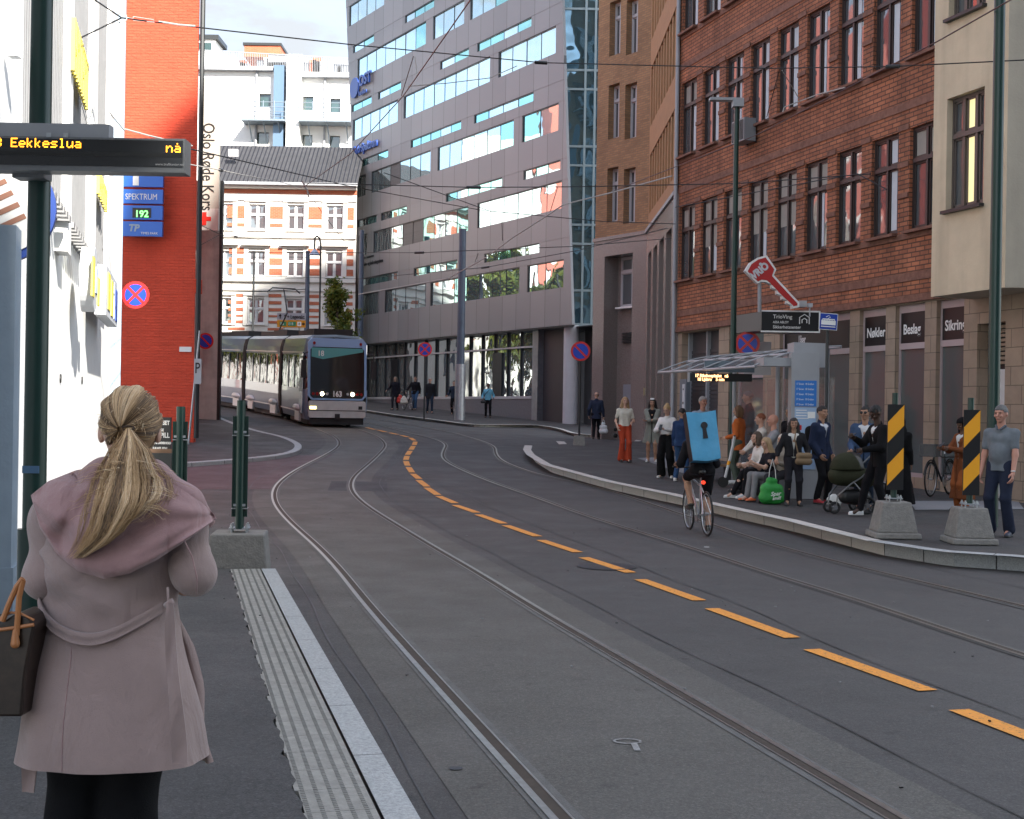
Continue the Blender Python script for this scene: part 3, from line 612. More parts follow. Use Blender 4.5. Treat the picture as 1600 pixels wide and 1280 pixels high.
# ---------------------------------------------------------------- glass and metal office block in the middle
BF=Face((-9.2,77.),(2.1,58.))
bl=thing('metal_clad_office','slanting grey metal clad office block with ribbon windows reflecting trees and red walls','building',(-9.2,77,0),BF.rz)
def panelmat(name,c,pw=1.3,rough=.38):
    m=bpy.data.materials.new(name); m.use_nodes=True; n=m.node_tree.nodes; l=m.node_tree.links; b=n['Principled BSDF']
    t=n.new('ShaderNodeTexCoord'); sp=n.new('ShaderNodeSeparateXYZ'); l.new(t.outputs['Object'],sp.inputs[0])
    d=n.new('ShaderNodeMath'); d.operation='DIVIDE'; d.inputs[1].default_value=pw; l.new(sp.outputs[0],d.inputs[0])
    fr=n.new('ShaderNodeMath'); fr.operation='FRACT'; l.new(d.outputs[0],fr.inputs[0]); lt=n.new('ShaderNodeMath'); lt.operation='LESS_THAN'; lt.inputs[1].default_value=.022; l.new(fr.outputs[0],lt.inputs[0])
    fl_=n.new('ShaderNodeMath'); fl_.operation='FLOOR'; l.new(d.outputs[0],fl_.inputs[0]); wn=n.new('ShaderNodeTexWhiteNoise'); wn.noise_dimensions='1D'; l.new(fl_.outputs[0],wn.inputs['W'])
    mr=n.new('ShaderNodeMapRange'); mr.inputs[3].default_value=.93; mr.inputs[4].default_value=1.07; l.new(wn.outputs[0],mr.inputs[0])
    mx=n.new('ShaderNodeMix'); mx.data_type='RGBA'; mx.blend_type='MULTIPLY'; mx.inputs[0].default_value=1; mx.inputs[6].default_value=(*c,1); l.new(mr.outputs[0],mx.inputs[7])
    m2=n.new('ShaderNodeMix'); m2.data_type='RGBA'; l.new(lt.outputs[0],m2.inputs[0]); l.new(mx.outputs[2],m2.inputs[6]); m2.inputs[7].default_value=(c[0]*.35,c[1]*.35,c[2]*.35,1)
    l.new(m2.outputs[2],b.inputs['Base Color']); b.inputs['Roughness'].default_value=rough; b.inputs['Metallic'].default_value=.35
    MATS[name]=m; return m
m_pan=panelmat('metal_panel',(.222,.226,.238),rough=.5); m_cg=glassmat('curtain_glass',(.55,.68,.70),.018,.55,.015,1.,.85)
m_cgt=glassmat('curtain_glass_teal',(.30,.62,.60),.02,.6,.015,1.,.85); m_cgd=glassmat('curtain_glass_dark',(.50,.55,.55),.05,.7,.02,1.,.8)
m_louv=mat('dark_louvre',(.07,.07,.075),.5,var=.3,vs=1.,stretch=(.1,.1,30)); 
def ul(z): return -.14*(z-5.8)
def u_px(px,z):
    lo,hi=-8.,30.
    for _ in range(40):
        m=(lo+hi)/2; p=BF.at(m)
        if pix((p.x,p.y,z))[0]<px: lo=m
        else: hi=m
    return m
UR0,UR1=u_px(894,5.8),u_px(878,21.)
def ur(z): return UR0+(UR1-UR0)*(z-5.8)/15.2
zs0=5.85; FLH=3.6
m_mull=mat('mullion_dark',(.03,.035,.04),.4,.5)
def u_at(px,z):
    lo,hi=-8.,30.
    for _ in range(40):
        m=(lo+hi)/2; p=BF.at(m)
        if pix((p.x,p.y,z))[0]<px: lo=m
        else: hi=m
    return m
def slab(name,za,zb_,y0,y1,m,ua=None,ub=None):
    a0=ul(za) if ua is None else ua; a1=ul(zb_) if ua is None else ua; b0=ur(za) if ub is None else ub; b1=ur(zb_) if ub is None else ub
    mb=MB(); v=[(a0,y0,za),(b0,y0,za),(b1,y0,zb_),(a1,y0,zb_),(a0,y1,za),(b0,y1,za),(b1,y1,zb_),(a1,y1,zb_)]
    mb.v=v; mb.f=[(0,1,2,3),(5,4,7,6),(4,0,3,7),(1,5,6,2),(3,2,6,7),(4,5,1,0)]; mb.m=[0]*6; return mb.build(name,m,bl)
WH=1.28; wtops=[8.85+FLH*k for k in range(6)]
SEG=[[(564,591),(601,665),(672,811),(823,880)],[(560,573),(583,731),(745,877)],[(558,571),(580,672),(683,802),(815,872)],[(549,621),(630,765),(778,868)],[(558,665),(676,725),(734,860)],[(545,600),(612,700),(720,850)]]
NAR=[[(562,621),(646,714),(756,842)],[(558,588),(595,635),(696,784),(817,875)],[(557,606),(641,720),(740,833)],[(549,580),(590,626),(687,732),(745,830)],[(551,584),(632,678),(720,800)],[(560,640)]]
DARK={(1,'w'):(633,668),(2,'w'):(602,617),(1,'n'):(633,668)}
slab('cladding',zs0,wtops[0]-WH,0,.14,m_pan)
rd=random.Random(5)
for k,wt in enumerate(wtops):
    nlo=wt+.50; nhi=nlo+.46; lo=wt-WH
    slab('cladding',wt,nlo,0,.14,m_pan); slab('cladding',nhi,wt+FLH-WH,0,.14,m_pan)
    for (za,zb_,segs,big) in ((lo,wt,SEG[k],True),(nlo,nhi,NAR[k],False)):
        us=[(u_at(a,(za+zb_)/2),u_at(b,(za+zb_)/2)) for a,b in segs]
        us=[(max(a,ul(za)+.1),min(b,ur(zb_)-.15)) for a,b in us]; us=[q for q in us if q[1]-q[0]>.3]
        dk=DARK.get((k,'w' if big else 'n')); dk=[u_at(q,(za+zb_)/2) for q in dk] if dk else None
        ed=[None]+[x for q in us for x in q]+[None]
        for i in range(0,len(ed),2): slab('pier' if big else 'narrow_panel',za,zb_,.012,.14,m_pan,ed[i],ed[i+1])
        for s,e in us:
            f=empty('window_band' if big else 'narrow_window',(0,0,0),0,bl); n=max(1,round((e-s)/1.3)); g=MB(); h=(e-s)/n
            for j in range(n):
                tl_=rd.uniform(-.006,.006); tv=rd.uniform(-.004,.004); x0,x1=s+h*j+.008,s+h*(j+1)-.008; y=.07; xc=(x0+x1)/2
                g.k=3 if dk and dk[0]<xc<dk[1] else ((1 if rd.random()<.55 else 0) if not big else (1 if rd.random()<.08 else 0))
                g.quad((x0,y-tl_,za),(x1,y+tl_,za),(x1,y+tl_+tv,zb_),(x0,y-tl_+tv,zb_))
            g.k=2
            for j in range(n+1): g.box(s+h*j-.008,s+h*j+.008,.05,.1,za,zb_)
            g.box(s,s+.10,.013,.1,za,zb_); g.box(s,e,.013,.1,zb_-.05,zb_); g.build('glazing',[m_cg,m_cgt,m_mull,m_louv],f)
ztop_b=wtops[-1]+FLH-WH
mb=MB(); mb.v=[(ul(5.8),.145,5.8),(ur(5.8)-.02,.145,5.8),(ur(ztop_b)-.02,.145,ztop_b),(ul(ztop_b),.145,ztop_b),(ul(5.8)+4,8,5.8),(ur(5.8)-14,8,5.8),(ur(ztop_b)-14,8,ztop_b),(ul(ztop_b)+4,8,ztop_b)]
mb.f=[(1,0,3,2),(4,5,6,7),(0,4,7,3),(5,1,2,6),(3,7,6,2),(5,4,0,1)]; mb.m=[0]*6; mb.build('core_wall',m_pan,bl)
# ground floor: recessed glazing from sill to soffit
gf=empty('ground_floor',(0,.6,0),0,bl); s,e=-.3,19.0
m_plinth=mat('plinth_granite',(.13,.13,.145),.5,var=.2,vs=10)
MB().box(s,e,-.1,.6,.6,2.55).build('plinth',m_plinth,gf); MB().box(s,e,-.14,.1,2.55,2.68).build('sill',m_pf,gf)
g=MB(); n=15
for j in range(n):
    x0,x1=s+(e-s)*j/n,s+(e-s)*(j+1)/n; a=rd.uniform(-.012,.012); g.quad((x0,.1-a,2.68),(x1,.1+a,2.68),(x1,.1+a,5.0),(x0,.1-a,5.0)); a=rd.uniform(-.012,.012); g.quad((x0,.1-a,5.06),(x1,.1+a,5.06),(x1,.1+a,5.9),(x0,.1-a,5.9))
q=g; g.k=1
for j in range(n+1): x=s+(e-s)*j/n; q.box(x-.03,x+.03,.0,.12,2.68,5.9)
q.box(s,e,.0,.12,5.0,5.07); q.build('glazing',[m_cgd,m_mull],gf); MB().box(s,e,-.06,.0,5.0,5.08).build('transom',m_pf,gf)
for x in (3.1,15.0): MB().box(x,x+.9,.0,.16,.6,4.85).build('door',m_mull,gf)
MB().box(e,e+.5,-.12,.4,.6,5.9).build('steel_pier',mat('brushed_steel',(.3,.32,.36),.35,.8,var=.15,vs=4),gf)
MB().box(e+.5,e+2.2,.2,.6,.6,5.9).build('dark_panel',mat('umber_panel',(.045,.038,.04),.5),gf)
MB().cyl((e+3.0,.1,.6),(e+3.0,.1,5.9),.34,n=24).build('white_column',mat('column_grey',(.48,.49,.52),.5,var=.05),gf)
MB().box(e+2.2,e+8,1.4,1.6,.6,5.9).build('recess_wall',mat('recess_grey',(.085,.08,.085),.6,var=.1),gf)
MB().box(e+4.6,e+6.9,1.32,1.42,.6,4.6).build('recess_door',mat('recess_door_grey',(.05,.05,.062),.5),gf)
mb=MB(); 
for i in range(8): mb.box(e+4.6,e+6.9,1.34,1.4,4.8+.12*i,4.86+.12*i)
mb.build('louvre',m_mull,gf)
MB().box(-.3,24.5,.16,2.2,5.80,5.845).build('soffit',mat('soffit_dark',(.05,.05,.055),.6),gf)
# lettering on the upper left of the block
m_bluel=mat('sign_blue',(.02,.06,.28),.4)
u,z=BF.loc(553,140); t=empty('round_sign',(u,-.1,z),0,bl); MB().disc((.35,-.02,0),(0,1,0),.62,.08,24).build('sign_disc',m_bluel,t); text('OST',.9,m_bluel,t,(1.15,-.06,-.1),ext=.05,bold=.03); text('banken',.4,m_bluel,t,(1.1,-.06,-.65),ext=.03,bold=.01)
u,z=BF.loc(556,236); t=empty('letter_sign',(u,-.08,z),0,bl); text('Oslo Spektrum',.72,m_bluel,t,(-.2,-.03,-.25),ext=.05,bold=.02,sx=.8)
u,z=BF.loc(567,408); t=empty('wall_lettering',(u,-.02,z),0,bl); text('Oslo kommune',.26,m_mull,t,(0,-.02,.1),ext=.01); text('Skatte- og innkrevingsetaten',.3,m_mull,t,(0,-.02,-.32),ext=.01,bold=.004,sx=.85)
# glazed stair tower between the clad block and the brown building
GT=P(872,250,57.5); gx0=1.9; gx1=4.15
gt=thing('glazed_stair_tower','narrow blue glass stair tower squeezed between metal block and brown building','building',(0,60.5,0))
m_tg=glassmat('tower_glass',(.08,.19,.26),.05,.6,.03,1.,.6); m_tf=mat('tower_frame',(.36,.44,.47),.4,.3)
MB().box(gx0,gx1,0,.08,6.1,26).build('pane',m_tg,gt)
q=MB()
for x in (3.22,3.68,4.05): q.box(x-.05,x+.05,-.1,.0,6.1,26)
for z in (6.1,7.7,9.9,10.8,13.6,14.5,17.2,18.1,21,21.8): q.box(gx0,gx1,-.06,.0,z-.05,z+.05)
q.build('frame',m_tf,gt); MB().box(gx0,gx1,.1,3,6.0,26).build('core',darkm,gt); MB().box(3.0,gx1,-.3,.3,6.0,6.12).build('ledge',m_tf,gt)
MB().box(2.2,5.2,1.0,1.5,.6,6.0).build('base_wall',mat('slate_wall',(.07,.07,.08),.5,var=.1),gt)
# ---------------------------------------------------------------- left-hand side
# white commercial building: facade line X=-1.42-.253Y ; local x runs away from the camera
WFc=Face((-1.42-.253*8.0,8.0),(-1.42-.253*24.5,24.5))
wb=thing('white_shop_building','white shop building in full sun with corrugated upper bays and yellow signs','building',(WFc.p0.x,8.0,0),WFc.rz)
def UW(px): return WFc.loc(px,640)[0]
m_wr=mat('white_render',(.80,.80,.78),.7,var=.04,vs=2,bump=.1,bs=30); m_cor=mat('corrugated_sheet',(.21,.21,.213),.5,.1,var=.08,vs=4); m_bw=mat('column_shade_blue',(.24,.30,.36),.6,var=.10,vs=3,bump=.15,bs=40)  # blue-grey colour stands in for shade on camera-facing column and end pilaster
# in this frame the street is on the local right side (-y points right when walking away) -> facade normal is -y
uu=[UW(0)-.25,UW(28),UW(98),UW(104),UW(135),UW(143),UW(163),UW(169),UW(181)]
ZT=18
mb=MB(); mb.box(uu[0]-6,uu[8],.35,5,-.3,ZT); mb.box(uu[0]-6,uu[1],.0,.351,3.9,ZT-.01); mb.box(uu[2],uu[3],-.02,.35,3.6,ZT); mb.box(uu[4],uu[5],-.02,.35,3.6,ZT); mb.box(uu[6],uu[7],-.02,.35,3.6,ZT)
mb.box(uu[0]+.55,uu[8]-.14,.12,.35,-.3,3.97); mb.build('white_wall',m_wr,wb)
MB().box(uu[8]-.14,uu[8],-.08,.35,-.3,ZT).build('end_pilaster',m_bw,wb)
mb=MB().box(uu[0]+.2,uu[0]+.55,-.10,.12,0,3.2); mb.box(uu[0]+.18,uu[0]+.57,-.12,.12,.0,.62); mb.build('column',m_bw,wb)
for (a,b) in ((uu[1],uu[2]),(uu[3],uu[4]),(uu[5],uu[6])):
    n=int((b-a)/.16); rows=[[],[]]
    for i in range(n*4+1):
        x=a+(b-a)*i/(n*4); y=.05+(.0 if (i//2)%2 else .05); rows[0].append((x,y,4.0)); rows[1].append((x,y,ZT))
    MB().grid(rows).build('corrugated_panel',m_cor,wb)
    mb=MB(); k=0
    while k<(b-a)/.32: mb.box(a+.32*k,a+.32*k+.16,-.05,.34,3.93,4.0); k+=1
    mb.build('soffit_bracket',m_cor,wb)
MB().box(uu[3]+.02,uu[4]-.02,.17,.34,3.2,3.93).build('shadow_recess',mat('recess_shade_taupe',(.18,.15,.12),.8),wb)  # dark box under the bay; the shade there is put into its colour
# round holes and small fittings low on the wall
for px,py,r in ((110,592,.055),(141,595,.055)):
    u,z=WFc.loc(px,py); MB().disc((u,.115,z),(0,1,0),r,.02,16).build('vent_hole',black,wb)
# disc sign and poster boxes hanging under the bays
def boxsign(name,label,ua,ub,za,zb_,body,disc=False,bits=()):
    p=WFc.at(ua,-.0); t=thing(name,label,'sign',(p.x,p.y,za),WFc.rz,'shop signs on the white building'); w_=ub-ua; h=zb_-za
    if disc: MB().disc((w_/2,-.12,h/2),(0,1,0),h/2,.16,32).build('disc',body,t)
    else: MB().box(0,w_,-.2,-.04,0,h).build('box',body,t)
    for (x0,x1,z0,z1,m_) in bits: MB().box(x0*w_,x1*w_,-.212,-.2 if not disc else -.19,z0*h,z1*h).build('print',m_,t)
    return t
m_yel=mat('sign_yellow',(.85,.70,.10),.5); m_ltb=mat('sign_lightblue',(.35,.42,.55),.5); m_sgrey=mat('sign_grey',(.5,.52,.55),.5)
z0=WFc.loc(120,485)[1]; z1=WFc.loc(120,380)[1]
boxsign('disc_sign','grey disc sign with yellow print on the white wall',WFc.loc(107,430)[0],WFc.loc(137,430)[0],z0,z1,m_sgrey,True,[(.3,.42,.2,.8,m_yel),(.5,.6,.3,.7,m_ltb),(.65,.75,.15,.6,m_yel)])
z0=WFc.loc(152,500)[1]; z1=WFc.loc(152,425)[1]
boxsign('poster_box','grey poster box with yellow and blue stripes on the white wall',WFc.loc(143,460)[0],WFc.loc(164,460)[0],z0,z1,m_sgrey,False,[(.12,.3,.15,.9,m_yel),(.4,.55,.1,.85,m_yel),(.65,.72,.1,.9,m_ltb),(.8,.95,.1,.8,m_bluel)])
# tall yellow letter strokes on the corrugated bays
def strokes(ua,ub,za,zb_,n,label):
    p=WFc.at(ua,.02); t=thing('yellow_letter_sign',label,'sign',(p.x,p.y,za),WFc.rz,'yellow letter signs'); w_=(ub-ua)/n
    for i in range(n):
        m=MB(); x=i*w_; h=zb_-za; m.box(x,x+w_*.28,-.05,.0,0,h); m.box(x+w_*.56,x+w_*.82,-.05,.0,0,h)
        z=h*(.35+.25*(i%3)); m.box(x+w_*.28,x+w_*.56,-.05,0,z,z+h*.12); m.build('letter',m_yel,t)
za=WFc.loc(108,112)[1]; zb_=WFc.loc(108,26)[1]; strokes(WFc.loc(107,100)[0],WFc.loc(131,100)[0],za,zb_,6,'tall yellow letters high on the corrugated bay above the display')
za=WFc.loc(148,302)[1]; zb_=WFc.loc(148,264)[1]; strokes(WFc.loc(148,300)[0],WFc.loc(162,300)[0],za,zb_,4,'short yellow letters on the last corrugated bay beside the parking sign')
# blue and white round sign at the left frame edge
p=P(-4,325,10.0); t=thing('round_shop_sign','white and blue round shop sign cut by the left frame edge','sign',tuple(p),0.25)
MB().disc((0,0,0),(0,1,0),.42,.12,40).build('disc',white,t); MB().disc((0,-.04,0),(0,1,0),.44,.08,40).build('rim',m_bluel,t)
MB().disc((0,-.09,0),(0,1,0),.38,.02,40).build('face',white,t)
mb=MB()
for i in range(4): mb.box(-.14,.16,-.106,-.101,-.18+.1*i,-.14+.1*i,M4((0,0,0),0,-.5,0))
mb.build('print',mat('sign_brown',(.3,.14,.09),.6),t)
# red painted wall
Yr=36.2; rw=thing('red_building','red painted brick building with its front half in sun and half in shadow','building',(0,Yr,0))
m_redw=brickmat('red_painted_brick',(.68,.078,.034),(.65,.073,.032),(.60,.066,.030),.26,.08,.012,var=.10,vs=1.4,bump=.8,rough_bump=.55)
x0=P(150,500,Yr).x; x1=P(304,500,Yr).x
mb=MB(); mb.v=[(x0-8,0,-.5),(x1,0,-.5),(x1-2.3,8,-.5),(x0-10,8,-.5),(x0-8,0,19.5),(x1,0,19.5),(x1-2.3,8,19.5),(x0-10,8,19.5)]; mb.f=[(0,1,5,4),(1,2,6,5),(2,3,7,6),(3,0,4,7),(4,5,6,7)]; mb.m=[0]*5; mb.build('wall',m_redw,rw)
MB().box(x1-.02,x1+.03,-.03,.2,.6,3.2).box(x1-.02,x1+.13,-.03,.3,5.1,5.5).build('wall_patch',m_redw,rw)
tag(MB().tube([(x1+.12,Yr-.1,1.),(x1+.12,Yr-.1,13.8),(x1+.3,Yr-.15,14.1),(x1+.32,Yr-.3,14.8)],.07,8).build('rain_downpipe',darkm),'dark rain downpipe on the corner of the red wall','pipe')
# parking sign stack
c=P(223,318,Yr-.3); t=thing('parking_sign','blue parking sign stack with illuminated number 192 on the red wall','sign',(c.x,Yr-.35,0))
m_pb=mat('parking_blue',(.03,.16,.62),.4); k=Yr/F; hw=33*k
def zz(py): return P(223,py,Yr-.35).z
for (a,b) in ((268,293),(297,319),(322,344),(347,370)): MB().box(-hw,hw,-.1,.02,zz(b),zz(a)).build('panel',m_pb,t)
text('P',1.0,white,t,(-.30,-.104,zz(290)),bold=.02,sx=1.2); text('SPEKTRUM',.24,white,t,(0,-.104,zz(313)),align='CENTER',sx=.78)
MB().box(-.24,.28,-.112,-.1,zz(341),zz(326)).build('number_display',black,t); m_gled=mat('led_green',(.1,.6,.1),.5,emit=(.15,1,.15),es=1.5)
text('192',.26,m_gled,t,(.02,-.114,zz(340)),align='CENTER',bold=.004,name='digits'); text('TP',.26,mat('sign_silver',(.3,.4,.5),.4),t,(-.35,-.104,zz(362)),bold=.012,shear=.2); text('TIMES PARK',.09,white,t,(.0,-.104,zz(367)))
tag(MB().box(-.17,.17,-.04,0,-.07,.07).build('wall_plate',white,None,loc=P(290,546,Yr)),'small white plate fixed low on the red wall','plate')
# sign maker: Norwegian stopping / parking prohibition discs
m_sr=mat('sign_red',(.55,.02,.02),.4); m_sb=mat('sign_blue_face',(.01,.05,.42),.4)
def nosign(px,py,Y,r,label,cross=True,pole=None,yaw=0.,sq=1.,base=False,grp='round no stopping signs',pm=None):
    p=P(px,py,Y); t=thing('prohibition_sign',label,'road sign',tuple(p),yaw,None)
    MB().disc((0,0,0),(0,1,0),r,.02,40).build('rim',m_sr,t); MB().disc((0,-.012,0),(0,1,0),r*.78,.012,40).build('face',m_sb,t)
    for s in ((1,-1) if cross else (1,)): MB().box(-r*.8,r*.8,-.026 if s>0 else -.0255,-.018,-r*.1,r*.1,M4((0,0,0),0,math.radians(45*s),0)).build('bar',m_sr,t)
    if pole=='wall': MB().box(-r-.45,-r+.05,.01,.03,-.04,.04).build('bracket',galv,t)
    elif pole:
        zb_=gz(p.x,p.y)-p.z+pole; MB().cyl((0,.06,zb_),(0,.06,r),.035 if not pm else .05,n=10).build('post',pm or darkm,t)
    return t
nosign(212,461,25.3,.27,'red and blue no stopping disc bracketed beside the red wall',True,'wall')
nosign(321,533,47,.30,'small no parking disc on the concrete pillar',False,'wall')
nosign(664,546,56,.31,'no stopping disc on a thin post among the walking people',True,.1)
t=nosign(907,549,40.5,.31,'no parking disc on a dark post standing in a small concrete base',False,.5)
c=G(907,690,0); mb=MB(); mb.prism([(-.22,0),(.22,0),(.15,.5),(-.15,.5)],-.2,.2); foot_=(mb.build('concrete_foot',mat('concrete_base',(.21,.20,.185),.9,var=.2,vs=15,bump=.5,bs=50),t,loc=(0,.06,gz(2.2,40.5)-P(907,549,40.5).z)))
m_cb=MATS['concrete_base']
# narrow concrete building with the vertical banner
Yc=47.6; cw=thing('concrete_gable','narrow bare concrete gable beyond the red wall','building',(0,Yc,0))
m_cg2=mat('raw_concrete',(.42,.41,.385),.85,var=.22,vs=1.6,bump=.4,bs=20,stain=.3)
xa=P(306,600,Yc).x; xb=P(339,600,Yc).x; zt=P(320,282,Yc).z
mb=MB(); mb.v=[(xa-3,0,.3),(xb,0,.3),(xb-1.7,6,.3),(xa-5,6,.3),(xa-3,0,zt),(xb,0,zt),(xb-1.7,6,zt),(xa-5,6,zt)]; mb.f=[(0,1,5,4),(1,2,6,5),(2,3,7,6),(3,0,4,7),(4,5,6,7)]; mb.m=[0]*5; mb.build('wall',m_cg2,cw); MB().box(xb,xb+.1,.0,.25,.6,zt).build('edge_pipe',darkm,cw)
Yb=46.8; xa2=P(309,300,Yb).x; xb2=P(342,300,Yb).x; z1=P(325,122,Yb).z; z0=P(325,360,Yb).z
bn=thing('vertical_banner','tall cream vertical banner reading Oslo Røde Kors with a red cross','banner',(xa2,Yb,0)); W=xb2-xa2
MB().box(0,W,0,.12,P(325,326,Yb).z,z1).build('banner_face',mat('banner_cream',(.40,.38,.33),.6),bn); MB().box(0,W,-.01,.13,z0,P(325,326,Yb).z).build('cross_panel',mat('banner_pale',(.55,.53,.50),.6),bn)
text('Oslo Røde Kors',.62,mat('ink_black',(.01,.01,.01),.6),bn,(.16,-.01,P(325,192,Yb).z),rot=(math.pi/2,math.pi/2,0),bold=.004,ext=.006,sx=.78)
zc=P(321,342,Yb).z; MB().box(.02,.50,-.03,-.011,zc-.075,zc+.075).box(.185,.335,-.029,-.0105,zc-.24,zc+.24).build('red_cross',mat('cross_red',(.7,.02,.01),.5),bn)
# striped brick and plaster house
Ys=75.; sh=thing('striped_house','white plaster house with red brick stripes, tall windows and dark tiled roof','building',(0,Ys,0))
m_or=brickmat('orange_brick',(.45,.11,.045),(.38,.09,.038),(.40,.20,.14),.25,.08,.01,var=.12); m_wp=mat('plaster_white',(.62,.60,.56),.8,var=.07,vs=1.5,bump=.2,bs=12)
X=lambda px:P(px,400,Ys).x
Z=lambda py:P(450,py,Ys).z
xl,xr=X(318),X(556); mb=MB()
cols=[X(350),X(401),X(461),X(522)]; wd=.98
rowsw=[(Z(360),Z(320)),(Z(433),Z(393)),(Z(507),Z(467))]
ops=[(c-wd/2,c+wd/2,a,b) for c in cols for a,b in rowsw]
mb.wall(xl,xr,.5,Z(296),ops,0,.2); mb.build('plaster_wall',m_wp,sh)
def stripes(y0s,sx):
    for (a,b) in y0s:
        for (x0_,x1_) in sx: MB().box(X(x0_),X(x1_),-.03,.02,Z(b),Z(a)).build('brick_stripe',m_or,sh)
stripes([(323,342),(350,355)],[(354,385),(416,446),(476,506),(537,552)])
stripes([(388,398),(404,414),(420,430)],[(358,384),(420,444),(480,505),(539,552)])
stripes([(460,465),(471,476),(482,487),(493,496),(502,506),(513,517)],[(358,384),(420,446),(480,505),(539,552)])
MB().box(xl,xr,-.05,.02,Z(303),Z(297)).build('brick_frieze',m_or,sh)
mb=MB(); mb.box(xl,xr,-.35,.1,Z(296),Z(286)); mb.box(xl,xr,-.14,.02,Z(372),Z(366)); mb.box(xl,xr,-.18,.02,Z(441),Z(436)); mb.box(xl,xr,-.10,.02,Z(455),Z(452)); mb.box(xl,xr,-.08,.02,Z(314),Z(312)); mb.build('cornice',m_wp,sh)
f0=None
for i,c in enumerate(cols):
    for j,(a,b) in enumerate(rowsw):
        if f0 is None: f0=tallwindow(wd,b-a,sh,mat('frame_white',(.6,.6,.6),.5),tr=.6); o=f0
        else: o=copy_tree(f0,sh)
        o.location=(c,.14,a)
    for (a,b) in rowsw:
        MB().box(c-wd/2-.25,c-wd/2,-.06,.02,a-.1,b+.15).box(c+wd/2,c+wd/2+.25,-.06,.02,a-.1,b+.15).box(c-wd/2-.25,c+wd/2+.25,-.12,.02,b+.15,b+.32).build('window_surround',m_wp,sh)
    MB().box(c-wd/2-.35,c+wd/2+.35,-.32,.02,Z(385),Z(380)).build('window_hood',m_wp,sh)
m_tile=mat('roof_tiles',(.045,.045,.05),.6,var=.2,vs=2)
def tilemat():
    n=m_tile.node_tree.nodes; l=m_tile.node_tree.links; t=n.new('ShaderNodeTexCoord'); wv=n.new('ShaderNodeTexWave'); wv.inputs['Scale'].default_value=1.3; wv.bands_direction='X'
    bp=n.new('ShaderNodeBump'); bp.inputs['Distance'].default_value=.12; l.new(t.outputs['Object'],wv.inputs[0]); l.new(wv.outputs[0],bp.inputs['Height']); l.new(bp.outputs[0],n['Principled BSDF'].inputs['Normal'])
tilemat()
zr0=Z(288); zr1=P(450,229,78.2).z
mb=MB().grid([[(xl,-.45,zr0),(xr+.1,-.45,zr0)],[(xl,3.2,zr1),(xr+.1,3.2,zr1)]]); mb.box(xl,xr,3.2,3.6,.5,zr1); mb.build('roof',m_tile,sh)
MB().box(X(349),X(364),.9,1.1,P(356,245,76).z,P(356,236,76).z+.1).build('roof_window',m_pf,sh); MB().box(xl,xr+.1,-.6,-.42,zr0-.14,zr0+.02).build('gutter',greyp,sh)
# tall white building behind it
Yw=96.; wh=thing('white_rear_building','tall plain white building behind the tiled roof with steel balconies and roof terrace','building',(0,Yw,0))
X=lambda px:P(px,150,Yw).x
Z=lambda py:P(450,py,Yw).z
ops=[]
for (a,b,c,d) in ((405,423,169,147),(473,490,172,150),(516,532,175,153),(402,421,226,207),(438,452,226,208),(473,489,228,210),(516,532,230,211)): ops.append((X(a),X(b),Z(c),Z(d)))
mb=MB(); mb.wall(X(300),X(560),5,Z(112),ops,0,.3); mb.box(X(300),X(560),.6,12,5,Z(112)); mb.box(X(452),X(472),-1.2,0,5,Z(98)); mb.build('wall',white,wh)
m_dg=glassmat('dim_green_glass',(.03,.06,.055),.01,1.,.05,.6)
for o_ in ops:
    f=empty('window',(o_[0],.2,o_[2]),0,wh); MB().box(0,o_[1]-o_[0],.05,.08,0,o_[3]-o_[2]).build('pane',m_dg,f); w_=o_[1]-o_[0]; h=o_[3]-o_[2]; MB().box(0,.05,0,.05,0,h).box(w_-.05,w_,0,.05,0,h).box(.05,w_-.05,0,.05,0,.05).box(.05,w_-.05,0,.05,h-.05,h).build('frame',darkm,f)
MB().box(X(300),X(428),-.5,.2,Z(113),Z(107)).box(X(473),X(560),-.5,.2,Z(122),Z(116)).build('eaves',greyp,wh)
# terrace rail
mb=MB()
zt=Z(82); z0=Z(106)
n=90
for i in range(n): x=X(312)+(X(560)-X(312))*i/n; mb.box(x-.015,x+.015,-.3,-.27,Z(107)-.25*i/n*2,zt-.0-.25*i/n*2)
mb.tube([(X(312),-.28,zt),(X(560),-.28,zt-.5)],.04,6); mb.build('terrace_rail',greyp,wh)
mb=MB(); rr=random.Random(3)
for i in range(22): x=X(315)+(X(555)-X(315))*rr.random(); s=.15+.25*rr.random(); MB().box(x,x+s*1.6,.2,.8,Z(112),Z(112)+s*3).build('planter',[white,m_or,mat('planter_grey',(.25,.27,.3),.7)][rr.randrange(3)],wh)
MB().box(X(376),X(433),1,4,Z(84),Z(66)).build('chimney',m_or,wh); MB().box(X(374),X(435),.9,4.1,Z(66),Z(62)).build('chimney_cap',darkm,wh)
MB().box(X(419),X(472),-.2,2.4,Z(98),Z(86)).build('terrace_wall',white,wh)
MB().box(X(430),X(446),-.7,.0,5,Z(106)).build('lift_shaft',mat('shaft_blue',(.12,.19,.28),.4,.3),wh)
mb=MB()
for px in (401,508): mb.tube([(X(px),-.15,Z(235)),(X(px),-.15,Z(110))],.09,8)
mb.build('downpipe',greyp,wh)
